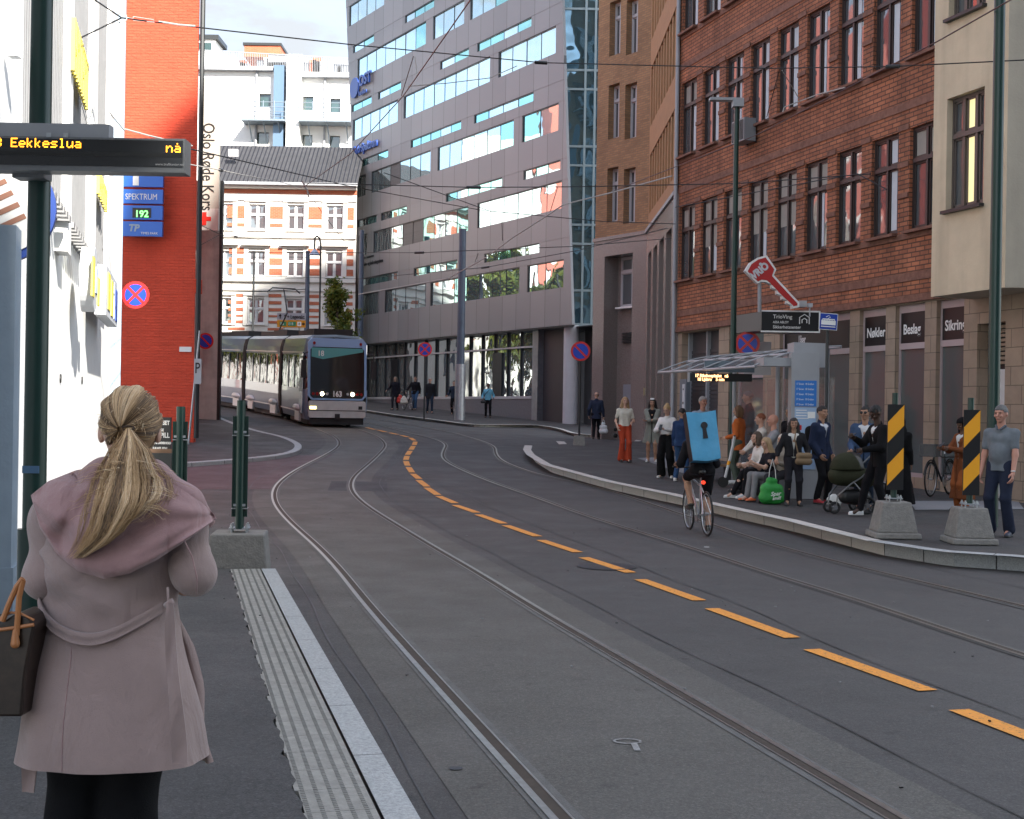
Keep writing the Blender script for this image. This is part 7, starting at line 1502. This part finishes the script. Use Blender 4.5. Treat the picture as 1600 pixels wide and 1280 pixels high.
# electric scooter lying between the legs of the waiting group
c=foot(1142,762); t=thing('electric_scooter','white and grey electric scooter with a yellow band parked by the bench','scooter',tuple(c),D_(-100)); m_sc=mat('scooter_white',(.55,.56,.57),.4)
sdf_obj('deck',Shape(.02).c((0,.0,.12),(0,.55,.12),.055,.05).cut((0,0,.15),(0,0,1)),.012,m_sc,t); MB().tube([(0,-.12,.2),(0,-.02,.62),(0,.06,1.05)],.03,10).build('stem',m_sc,t); MB().cyl((0,-.065,.46),(0,-.04,.54),.034,n=12).build('yellow_band',m_my,t); MB().tube([(-.26,.06,1.06),(.26,.06,1.06)],.018,8).build('handlebar',black,t)
for y in (-.16,.66): MB().disc((0,y,.11),(1,0,0),.11,.05,20).build('wheel',m_tyre,t)
# white shoes bag on the ground and dark bag by the bench
c=foot(1172,768); t=thing('white_cloth_bundle','crumpled white bundle lying on the pavement in front of the seated women','bundle',tuple(c)); sdf_obj('bundle',Shape(.03).c((-.22,0,.03),(.15,.05,.05),.05,.07).c((.1,-.05,.03),(.24,0,.03),.05,.03).cut((0,0,.003),(0,0,-1)),.014,cloth('whitecloth',(.52,.51,.49)),t,.012,4,2.)
c=foot(1150,735); t=thing('black_backpack','black backpack hanging by the woman in the orange coat','bag',(c.x,c.y-.3,c.z+.35)); sdf_obj('bag_body',Shape(.05).c((0,0,.15),(0,0,.32),.16,.13),.018,cloth('packblack',(.008,.008,.009)),t,.01,3,1.)
# ---------------------------------------------------------------- pushchair
c=foot(1334,802); t=thing('pushchair','dark olive pushchair with a large hood and black wheels','pushchair',tuple(c),0.0); t.rotation_euler=(0,0,D_(8)); m_ol=cloth('olive',(.035,.037,.022)); m_rub=m_tyre
# local: x along travel (front at -x), y across
def pw(x,y,r,w_): 
    q=empty('wheel',(x,y,r),0,t); mb=MB(); b=MB(); ring(b,(0,0,0),r-.02,.022); v=[(p[1],p[0],p[2]) for p in b.v]; b.v=v; b.build('tyre',m_rub,q,True); mb.disc((0,0,0),(0,1,0),.035,.06,14)
    for i in range(5): a=1.257*i+.3; mb.tube([(0,0,0),((r-.03)*math.cos(a),0,(r-.03)*math.sin(a))],.013,5)
    mb.build('rim',mat('wheel_grey',(.14,.14,.15),.4),q)
pw(-.40,-.16,.10,0); pw(-.36,.20,.10,0); pw(.12,-.26,.145,0); pw(.16,.28,.145,0)
mb=MB()
for k in (-1,1):
    y=k*.24; mb.tube([(-.38,k*.17,.12),(-.36,k*.18,.30),(-.15,y,.50),(.02,y,.60),(.42,y,.98),(.50,y,1.03)],.014,8); mb.tube([(.12,y,.15),(.0,y,.40),(-.12,y,.53)],.014,8)
mb.tube([(.50,-.24,1.03),(.50,.24,1.03)],.018,8); mb.build('chassis',mat('chassis_grey',(.16,.16,.165),.35,.6),t,True)
sdf_obj('carrycot',Shape(.06).c((-.28,0,.62),(.22,0,.60),.16,.17).e((-.03,0,.62),(.40,.21,.16)).cut((0,0,.74),(0,0,1)),.016,m_ol,t,.004,3)
sdf_obj('hood',Shape(.04).e((-.12,0,.74),(.30,.22,.27)).cut((0,0,.72),(0,0,-1)).cut((.02,0,.8),(1,0,.25)),.016,m_ol,t,.004,8)
sdf_obj('hood_lining',Shape(.04).e((-.06,0,.76),(.26,.20,.25)).cut((0,0,.72),(0,0,-1)).cut((.10,0,.8),(1,0,.25)),.018,black,t,.004,8)
sdf_obj('shopping_basket',Shape(.05).c((-.15,0,.27),(.15,0,.27),.12,.14),.02,black,t,.008,5)
c=foot(1305,795); tag(blob_bag('white_bag','white carrier bag on the ground behind the pushchair wheels','bag',(c.x+.1,c.y+.5,c.z),.22,.12,.22,mat('white_plastic2',(.6,.6,.58),.4),handle=.02,seed=9),'white carrier bag on the ground behind the pushchair wheels','bag')

# two more people waiting behind the seated row
p=foot(1180,745); person('brown bearded man in a dark green jacket waiting behind the bench',p,D_(-60),hgt(p,745,628),sk='tan',hair=('short','brown7',(.05,.03,.02)),top=('jacket',(.05,.07,.05)),bottom=('trousers',(.03,.03,.04)),seed=61,res=.02) if 0 else None
# ---------------------------------------------------------------- woman in the foreground, seen from behind
Yw=3.88; rt=P(150,1100,Yw); rootw=Vector((rt.x,Yw,H0))
J=person('blonde woman with a ponytail in a mauve wrap coat standing with her back to us',tuple(rootw),math.pi,1.645,True,sk='fair',hair=('none','x',(0,0,0)),top=('shirt',(.02,.02,.025)),bottom=('wide',(.004,.004,.005)),flare=.95,hands=[(-.09,-.30,1.0),(.09,-.30,1.02)],elb=[(-.9,.6,-.6),(.9,.6,-.6)],grip=(1,1),feet=[(-.085,0,0),(.085,.0,0)],side=-.135,seed=50,res=.013,shoe=(.02,.02,.02),head=(.12,0))
wt=J['t']
for ch in list(wt.children):
    if ch.name.startswith('shirt'): bpy.data.objects.remove(ch)
def Wl(px,py,dy=0.): q=P(px,py,Yw+dy); return np.array([q.x-rootw.x,dy,q.z-rootw.z])
def wobj(name,mb_or,mats,sm=True):
    o=mb_or.build(name,mats,wt,sm,sharp=0); o.rotation_euler=(0,0,math.pi); return o
def itp(x,xs,ys): return np.interp(x,xs,ys)
m_coat=mat('coat_mauve',(.30,.216,.198),.9,var=.12,vs=3,bump=.35,bs=420); m_coll=mat('collar_rose',(.32,.185,.180),.9,var=.06,vs=5,bump=.35,bs=420)
for m_ in (m_coat,m_coll):
    m_.node_tree.nodes['Principled BSDF'].inputs['Sheen Weight'].default_value=.35
    n=m_.node_tree.nodes; l=m_.node_tree.links; b=n['Principled BSDF']; t_=n.new('ShaderNodeTexCoord'); w1=n.new('ShaderNodeTexNoise'); w1.inputs['Scale'].default_value=7; w1.inputs['Detail'].default_value=3; w1.inputs['Distortion'].default_value=1.2; mp_=n.new('ShaderNodeMapping'); mp_.inputs['Scale'].default_value=(1,1,.55); mp_.inputs['Rotation'].default_value=(0,.5,0)
    b2=n.new('ShaderNodeBump'); b2.inputs['Distance'].default_value=.035; b2.inputs['Strength'].default_value=.45; l.new(t_.outputs['Object'],mp_.inputs[0]); l.new(mp_.outputs[0],w1.inputs['Vector']); l.new(w1.outputs[0],b2.inputs['Height'])
    w2=n.new('ShaderNodeTexNoise'); w2.inputs['Scale'].default_value=520; w2.inputs['Detail'].default_value=2; b3=n.new('ShaderNodeBump'); b3.inputs['Distance'].default_value=.003; b3.inputs['Strength'].default_value=.8; l.new(t_.outputs['Object'],w2.inputs['Vector']); l.new(w2.outputs[0],b3.inputs['Height']); l.new(b2.outputs[0],b3.inputs['Normal']); l.new(b3.outputs[0],b.inputs['Normal'])
ry=[738,750,768,792,830,880,930,975,1050,1120,1196,1204]; rl=[165,122,90,78,70,68,64,60,46,34,23,23]; rr_=[240,268,288,294,288,279,272,276,291,306,320,320]; rd=[.075,.10,.125,.14,.15,.145,.135,.14,.165,.185,.20,.20]
def coatrow(y): 
    a=Wl(itp(y,ry,rl),y); b=Wl(itp(y,ry,rr_),y); return (a[0]+b[0])/2,(b[0]-a[0])/2,itp(y,ry,rd),(a[2]+b[2])/2
def fold_(ph,y):
    t=max(0,(y-960)/240); g=.010*t*math.sin(ph*3+.9+.4*t)+.007*t*math.sin(ph*5+2.6+1.5*t)*math.sin(ph*2+1)+.003*t*math.sin(ph*11+3*t)
    u=max(0,1-abs(y-930)/70); g+=u*.006*math.sin(ph*5-y*.06)+.004*math.sin(ph*3+y*.03)
    xx=-math.cos(ph); 
    if 860<y<1000: g+=.007*math.exp(-((y-(975-95*(xx*.5+.5)))/16)**2)*(xx>-.4)-.005*math.exp(-((y-(1000-85*(xx*.5+.5)))/12)**2)*(xx>-.2)
    for (yy0,sl_,w_,am_) in ((905,-52,7,.006),(925,-70,6,.005),(888,-36,8,.005),(1010,-34,9,.004)):
        g+=am_*math.exp(-((y-(yy0+sl_*xx))/w_)**2)*max(0,min(1,(xx+.35)*1.6))
    return g
def coatpt(ph,y,off=0.):
    cx,w,d,z=coatrow(y); f=fold_(ph,y)+off; c,s=math.cos(ph),math.sin(ph); e=.86
    return (cx+(w+f)*math.copysign(abs(c)**e,c),.02-(d+f)*math.copysign(abs(s)**e,s),z+.006*math.sin(ph*4)*(y>1190))
ysr=[738,742,748,756,764,772,782,792]+list(np.linspace(804,1184,84))
mb=MB(); mb.grid([[coatpt(2*math.pi*k/144,y) for k in range(145)] for y in ysr]); 
mb.grid([[coatpt(2*math.pi*k/144,y,-.008) for k in range(145)] for y in (1184,1150,1100)]); mb.grid([[coatpt(2*math.pi*k/144,1184) for k in range(145)],[coatpt(2*math.pi*k/144,1184,-.008) for k in range(145)]])
coat=wobj('coat',mb,m_coat)
def child(name,mb,m,par=coat,sm=True): return mb.build(name,m,par,sm,sharp=0)
# sleeves: elbows out, forearms forward
def sleeve(sh,el,wr,sd):
    s=Shape(.045).c(sh,el,.073,.060).c(el,wr,.058,.045).e(np.array(sh)+np.array([0,.0,-.0]),(.085,.09,.09)); lo,hi=s.bounds(); V,Fc=nets(s.f,lo,hi,.009); V=folds(V,vnorm(V,Fc),.0055,sd,.8); o=meshobj('sleeve',V,Fc,m_coat,coat); return o
sl=Wl(92,815); er_=Wl(78,905); sleeve((sl[0],.01,sl[2]),(er_[0]-.005,-.02,er_[2]+.01),(er_[0]+.06,.27,er_[2]+.02),3)
sr_=Wl(277,815); er2=Wl(306,898); sleeve((sr_[0],.01,sr_[2]),(er2[0],-.03,er2[2]+.008),(er2[0]-.06,.27,er2[2]+.04),5)
q=[Wl(288,845,-.13),Wl(300,870,-.13),Wl(308,905,-.12),Wl(307,930,-.10)]; child('sleeve_seam',MB().tube([tuple(v) for v in q],.0022,5),m_coll)
# front flap swinging out on the right
mb=MB(); rows=[]
for i in range(14):
    f=i/13; y=955+f*237; a=Wl(itp(y,ry,rr_)-14,y,.08); b=Wl(itp(f,[0,.25,.5,.8,1],[275,306,320,319,334]),y-2*f,.12+.03*math.sin(f*5)); rows.append([tuple(a*(1-k/5)+b*(k/5)+np.array([0,.025*math.sin(k*1.2),0])) for k in range(6)])
mb.grid(rows); mb.grid([[(x,y+.006,z) for x,y,z in r] for r in rows]); child('front_flap',mb,m_coat)
# draped collar
tu=[-1,-.8,-.5,-.2,.05,.3,.6,.85,1]; tp=[(48,774),(75,752),(118,735),(158,728),(200,735),(238,738),(280,762),(315,786),(333,802)]
bu=[-1,-.8,-.55,-.3,-.05,.2,.45,.7,.9,1]; bp_=[(50,782),(62,825),(90,868),(122,893),(162,905),(203,896),(245,875),(283,850),(318,826),(338,811)]
def backy(x,z,y_): 
    cx,w,d,_=coatrow(y_); t=min(1.,abs(x-cx)/(w*1.02)); return .02-d*math.sqrt(max(0,1-t**2.4))
ARMS=[((sl[0],sl[2]),(er_[0],er_[2]),.082),((sr_[0],sr_[2]),(er2[0],er2[2]),.082)]
def sleevey(x,z):
    y=9.
    for a,b,r in ARMS:
        a=np.array(a);b=np.array(b);p=np.array([x,z]);t=np.clip(np.dot(p-a,b-a)/np.dot(b-a,b-a),-.25,1);d=np.linalg.norm(p-(a+(b-a)*t))
        if d<r+.02: y=min(y,.0-math.sqrt(max(0,(r+.02)**2-d*d))+.012)
    return y
mb=MB(); rows=[]; back=[]
NU,NV=110,44
for j in range(NV+1):
    v=j/NV; r=[]; r2=[]
    for i in range(NU+1):
        u=-1+2*i/NU; tx,ty=itp(u,tu,[p[0] for p in tp]),itp(u,tu,[p[1] for p in tp]); bx_,by=itp(u,bu,[p[0] for p in bp_]),itp(u,bu,[p[1] for p in bp_])
        px=tx+(bx_-tx)*v; py=ty+(by-ty)*v; q=Wl(px,py); base=min(backy(q[0],q[2],min(max(py,752),1100)),sleevey(q[0],q[2]))
        sp=1-abs(u)**3; off=.022+.045*v*sp+.012*math.sin(v*9-2.2+u*1.5+.7*math.sin(u*4))*sp*min(1,v*2.2)+.009*math.sin(v*17+u*4)*sp*v+.010*math.sin(u*9+v*4)*(1-v)*v*3
        off+=.016*math.exp(-((u+.28+.55*v)/.09)**2)*(.3+v)*sp-.012*math.exp(-((u+.12+.55*v)/.08)**2)*sp
        off+=.014*math.exp(-((u-.45-.1*v)/.12)**2)*math.sin(v*3.1)
        if v>.93: off-=.02*((v-.93)/.07)**2
        if abs(u)>.86: off+=.02*(abs(u)-.86)/.14
        yy=base-off; yy=min(yy,.10); q=Wl(px,py,yy); r.append((q[0],yy,q[2])); q2=Wl(px,py,yy+.007); r2.append((q2[0],yy+.009,q2[2]))
    rows.append(r); back.append(r2)
mb.grid(rows); mb.grid(back); mb.grid([rows[-1],back[-1]]); mb.grid([[r[0] for r in rows],[r[0] for r in back]]); mb.grid([[r[-1] for r in rows],[r[-1] for r in back]])
child('draped_collar',mb,m_coll)
# shoulders of the collar rolling forward round the neck
s=Shape(.05).c(tuple(Wl(110,775,.02)+np.array([0,.02,0])),tuple(Wl(165,745,.04)),.055,.05).c(tuple(Wl(165,745,.04)),tuple(Wl(235,748,.04)),.05,.05).c(tuple(Wl(235,748,.04)),tuple(Wl(290,785,.02)),.05,.05).c(tuple(Wl(70,800,.06)),tuple(Wl(110,780,.06)),.035,.05).c(tuple(Wl(290,790,.06)),tuple(Wl(322,812,.08)),.05,.028)
lo,hi=s.bounds(); V,Fc=nets(s.f,lo,hi,.01); meshobj('collar_roll',V,Fc,m_coll,coat)
# belt: sagging band, loop, knot and the two hanging ends
def band(pts,w,name,m,off=.012,th=.004):
    pp=[Wl(*p[:2]) for p in pts]; mb=MB(); rows=[]
    cs=catmull([Vector(p) for p in pp],8)
    for i,c_ in enumerate(cs):
        y_=itp(i/(len(cs)-1)*(len(pts)-1),range(len(pts)),[p[1] for p in pts]); r=[]
        for k in range(5):
            z=c_.z+w*(.5-k/4); yq=y_-(z-c_.z)*515; yb=backy(c_.x,z,yq)-off-.004*math.sin(k*1.57); r.append((c_.x+.0,yb,z))
        rows.append(r)
    mb.grid(rows); mb.grid([[rows[i][0],(rows[i][0][0],rows[i][0][1]+.012,rows[i][0][2])] for i in range(len(rows))]); mb.grid([[rows[i][4],(rows[i][4][0],rows[i][4][1]+.012,rows[i][4][2])] for i in range(len(rows))]); return child(name,mb,m)
band([(66,925),(82,951),(105,969),(135,982),(168,986),(200,978),(232,962),(263,944)],.034,'belt',m_coat,.020)
def hang(pts,ws,name,dy):
    mb=MB(); rows=[]; cs=catmull([Vector(Wl(p[0],p[1],dy-.0)) for p in pts],6)
    for i,c_ in enumerate(cs): w=itp(i/(len(cs)-1),np.linspace(0,1,len(ws)),ws)/515/2; rows.append([(c_.x+w*(k/2-1),c_.y-.006*math.sin(k*.785*1.0+i*.35)-.004,c_.z) for k in range(5)])
    mb.grid(rows); mb.grid([[(x,y+.006,z) for x,y,z in r] for r in rows]); mb.grid([[r[0],(r[0][0],r[0][1]+.006,r[0][2])] for r in rows]); mb.grid([[r[4],(r[4][0],r[4][1]+.006,r[4][2])] for r in rows]); return child(name,mb,m_coat)
hang([(266,944),(266,985),(269,1040),(275,1100),(280,1160),(282,1194)],[10,14,19,20,22,24],'belt_end',-.165); hang([(47,1165),(46,1200),(44,1238)],[20,22,20],'belt_end',-.05)
child('belt_knot',MB().tube([tuple(Wl(258,946,-.135)),tuple(Wl(268,941,-.145)),tuple(Wl(272,948,-.14))],[.008,.012,.007],8),m_coat); child('belt_loop',MB().tube([tuple(Wl(262,918,-.128)),tuple(Wl(263,950,-.142))],.0035,6),m_coat)
child('back_seam',MB().tube([tuple(np.array(coatpt(math.pi*.58,y))+np.array([0,-.0005,0])) for y in np.linspace(1000,1182,30)],.0016,4),m_coll)
# hair: base cap and strands gathered into a ponytail
hcw=np.array([-J['hc'][0],-J['hc'][1],J['hc'][2]])+np.array([0,-.012,.014]); hcol=[(.46,.29,.14),(.66,.45,.25),(.26,.155,.075),(.11,.068,.038),(.85,.66,.43)]
hms=[mat('hair_strand_%d'%i,c,.42,spec=.5) for i,c in enumerate(hcol)]
tx=Wl(201,669); hcw[0]=Wl(202,660)[0]; hcw[2]=Wl(200,656)[2]
ra,rb_,rc=.084,.100,.100
s=Shape(.02).e(hcw,(ra-.002,rb_-.003,rc-.002)).e(hcw+np.array([0,-.0,-.05]),(.070,.078,.055)); lo,hi=s.bounds(); V,Fc=nets(s.f,lo,hi,.010); hb=meshobj('hair',V,Fc,hms[2],wt); hb.rotation_euler=(0,0,math.pi)
pole_=np.array([tx[0]-hcw[0],-.093,tx[2]-hcw[2]]); R3=np.array([ra,rb_,rc]); pu=pole_/R3; pu/=np.linalg.norm(pu); e1=np.cross(pu,[0,0,1.]); e1/=np.linalg.norm(e1); e2_=np.cross(e1,pu)
r_=np.random.default_rng(77)
def strands(name,paths,w,mi):
    vs=[];fs=[];ms=[];n=0
    for p,k in zip(paths,mi):
        m=len(p); t=np.gradient(p,axis=0); t/=np.linalg.norm(t,axis=1)[:,None]+1e-9; a=np.cross(t,[.2,1,.1]); a/=np.linalg.norm(a,axis=1)[:,None]+1e-9; b=np.cross(t,a); ww=w*np.linspace(1,.45,m)[:,None]
        ring_=np.stack([p+a*ww,p-a*ww*.5+b*ww*.87,p-a*ww*.5-b*ww*.87],1); vs.append(ring_.reshape(-1,3)); i=np.arange(m-1)[:,None]*3+n
        for j in range(3): fs.append(np.stack([i[:,0]+j,i[:,0]+(j+1)%3,i[:,0]+3+(j+1)%3,i[:,0]+3+j],1))
        ms+= [k]*(3*(m-1)); n+=3*m
    V=np.concatenate(vs); Fq=np.concatenate(fs); me=bpy.data.meshes.new(name); me.from_pydata(V.tolist(),[],Fq.tolist()); [me.materials.append(x) for x in hms]; me.polygons.foreach_set('material_index',ms); me.polygons.foreach_set('use_smooth',[True]*len(Fq)); me.update()
    o=bpy.data.objects.new(name,me); C.objects.link(o); o.parent=hb; return o
paths=[];mi=[]
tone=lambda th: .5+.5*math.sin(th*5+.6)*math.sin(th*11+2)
for i in range(3600):
    th=r_.random()*2*math.pi; a1=math.radians(r_.uniform(70,128)); al=np.linspace(a1,.09,13); lift=r_.normal(0,.0022)+.002; wob=r_.normal(0,.02)
    tt=th+wob*np.sin(al*3)+.02*r_.normal(); dirs=np.cos(al)[:,None]*pu+np.sin(al)[:,None]*(np.cos(tt)[:,None]*e1+np.sin(tt)[:,None]*e2_); p=hcw+dirs*(R3+lift+.0035*np.sin(al[:,None]*2.+th*9)); 
    low=hcw[2]-.085; 
    if p[0][2]<low: continue
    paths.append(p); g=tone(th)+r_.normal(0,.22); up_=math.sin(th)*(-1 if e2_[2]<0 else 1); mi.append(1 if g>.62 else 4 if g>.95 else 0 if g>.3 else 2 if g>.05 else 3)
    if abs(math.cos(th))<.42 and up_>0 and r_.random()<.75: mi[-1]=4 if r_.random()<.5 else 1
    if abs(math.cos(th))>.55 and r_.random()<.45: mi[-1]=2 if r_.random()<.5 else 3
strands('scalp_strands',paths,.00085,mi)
# ponytail flow in pixel space knots (x, y, half width, outward offset)
KN=[(201,669,3,.0),(202,682,9,.035),(203,702,22,.048),(201,728,32,.055),(200,755,40,.055),(195,785,43,.055),(183,812,40,.05),(168,838,34,.045),(148,858,28,.04),(126,873,20,.035)]
paths=[];mi=[]
ky=np.array([k[1] for k in KN],float)
for i in range(3000):
    u=r_.normal(0,.47); u=max(-1.4,min(1.4,u)); dep=r_.uniform(-1,1); end=r_.uniform(.60,1.0) if r_.random()<.75 else r_.uniform(.35,.7); n=18; sp=np.linspace(0,end,n)*(len(KN)-1); p=[]; ph=r_.random()*6; fr=r_.uniform(1,2.2); am=r_.uniform(0,5)
    for s_ in sp:
        kx=itp(s_,range(len(KN)),[k[0] for k in KN]); y=itp(s_,range(len(KN)),ky); hw=itp(s_,range(len(KN)),[k[2] for k in KN]); of=itp(s_,range(len(KN)),[k[3] for k in KN])
        cl=round(u*3)/3; uu_=u*.55+cl*.45; x=kx+hw*uu_+am*math.sin(s_*fr+ph)*min(1,s_/3); y2=y+ (abs(u)*-6 if s_>4 else 0)+8*uu_*(s_>6)*-1
        if u>.75 and s_>3: x+=(s_-3)*(u-.6)*14; y2-=(s_-3)*6
        q=Wl(x,y2); bz=backy(q[0],q[2],max(y2,752)); hd=hcw[1]-.093
        base=hd+(min(bz-.045,hd+.02)-hd)*ss((y2-690)/110); yy=base-of*(1-.35*uu_*uu_)*(.75+.25*dep)-.012*(dep) ; q=Wl(x,y2,yy); p.append(q)
    paths.append(np.array(p)); g=.5+.32*math.sin(cl*7+1)+.1*math.sin(u*31)+r_.normal(0,.13); mi.append(4 if g>.88 else 1 if g>.6 else 0 if g>.28 else 2 if g>.06 else 3)
# flyaway hairs round the crown and shoulders
for i in range(220):
    th=r_.uniform(0,math.pi*2); a1=math.radians(r_.uniform(20,100)); p=[]; d=math.cos(a1)*pu+math.sin(a1)*(math.cos(th)*e1+math.sin(th)*e2_); q=hcw+d*R3; v=d*.35+r_.normal(size=3)*.5+np.array([0,0,.25]); v/=np.linalg.norm(v); L_=r_.uniform(.008,.028)
    for k in range(7): p.append(q+v*L_*k/6+np.array([0,0,-.012])*(k/6)**2)
    paths.append(np.array(p)); mi.append(4 if i%2 else 1)
for i in range(110):
    x0=r_.uniform(150,240); y0=r_.uniform(720,800); sgn=1 if r_.random()<.6 else -1; p=[]; l=r_.uniform(25,75)
    for k in range(9): f=k/8; x=x0+sgn*l*f; y=y0+18*f*f*r_.uniform(.8,1.2); q=Wl(x,y); yy=backy(q[0],q[2],max(y,752))-.075+.02*f; p.append(Wl(x,y,yy))
    paths.append(np.array(p)); mi.append([0,1,4][i%3])
strands('ponytail',paths,.0009,mi)
q0=Wl(201,669,hcw[1]-.100); o=MB(); o.tube([tuple(q0+np.array([.017*math.cos(a),-.004+.004*math.sin(2*a),.006*math.sin(a)])) for a in np.linspace(0,6.283,17)],.0022,6); o.build('hair_tie',mat('tie_brown',(.05,.03,.02),.6),hb)
# ear peeking out on the right
o=sdf_obj('ear',Shape(.01).e((hcw[0]+.078,hcw[1]+.02,hcw[2]-.045),(.010,.016,.026)),.005,skin('fair'),hb)
# tote bag on the left
m_tote=mat('tote_brown',(.022,.013,.009),.38,var=.45,vs=30,bump=.04,bs=200); m_tan=mat('tan_leather',(.36,.14,.045),.45,var=.12,vs=8)
Yb_=3.70; p0=P(-60,1118,Yb_); t=thing('tote_bag','dark brown tote bag with tan leather straps carried at the left edge','bag',tuple(p0)); k=Yb_/F
def tb(px,py): q=P(px,py,Yb_); return (q.x-p0.x,q.z-p0.z)
poly=[tb(-70,1118),tb(38,1118),tb(44,1050),tb(58,975),tb(50,962),tb(25,958),tb(10,968),tb(-70,985)]
mb=MB(); mb.prism(poly,-.02,.14); o=mb.build('bag_body',m_tote,t); bv=o.modifiers.new('b','BEVEL'); bv.width=.008; bv.segments=2
def strap(pts,r,name='strap',yo=-.03): MB().tube([(tb(*p)[0],yo,tb(*p)[1]) for p in pts],r,8).build(name,m_tan,t,True)
strap([(-8,975),(8,962),(22,955),(38,957),(58,967)],.0035,'piping',-.024); strap([(-20,985),(20,980),(58,974)],.0055,'trim',-.026); strap([(10,968),(20,942),(32,915),(42,902)],.0085); strap([(32,990),(34,960),(36,930),(42,905)],.0085)
s=Shape(.01).c((tb(31,983)[0],-.035,tb(31,983)[1]),(tb(31,1003)[0],-.035,tb(31,1003)[1]),.007,.013); sdf_obj('leather_tag',s,.004,m_tan,t)
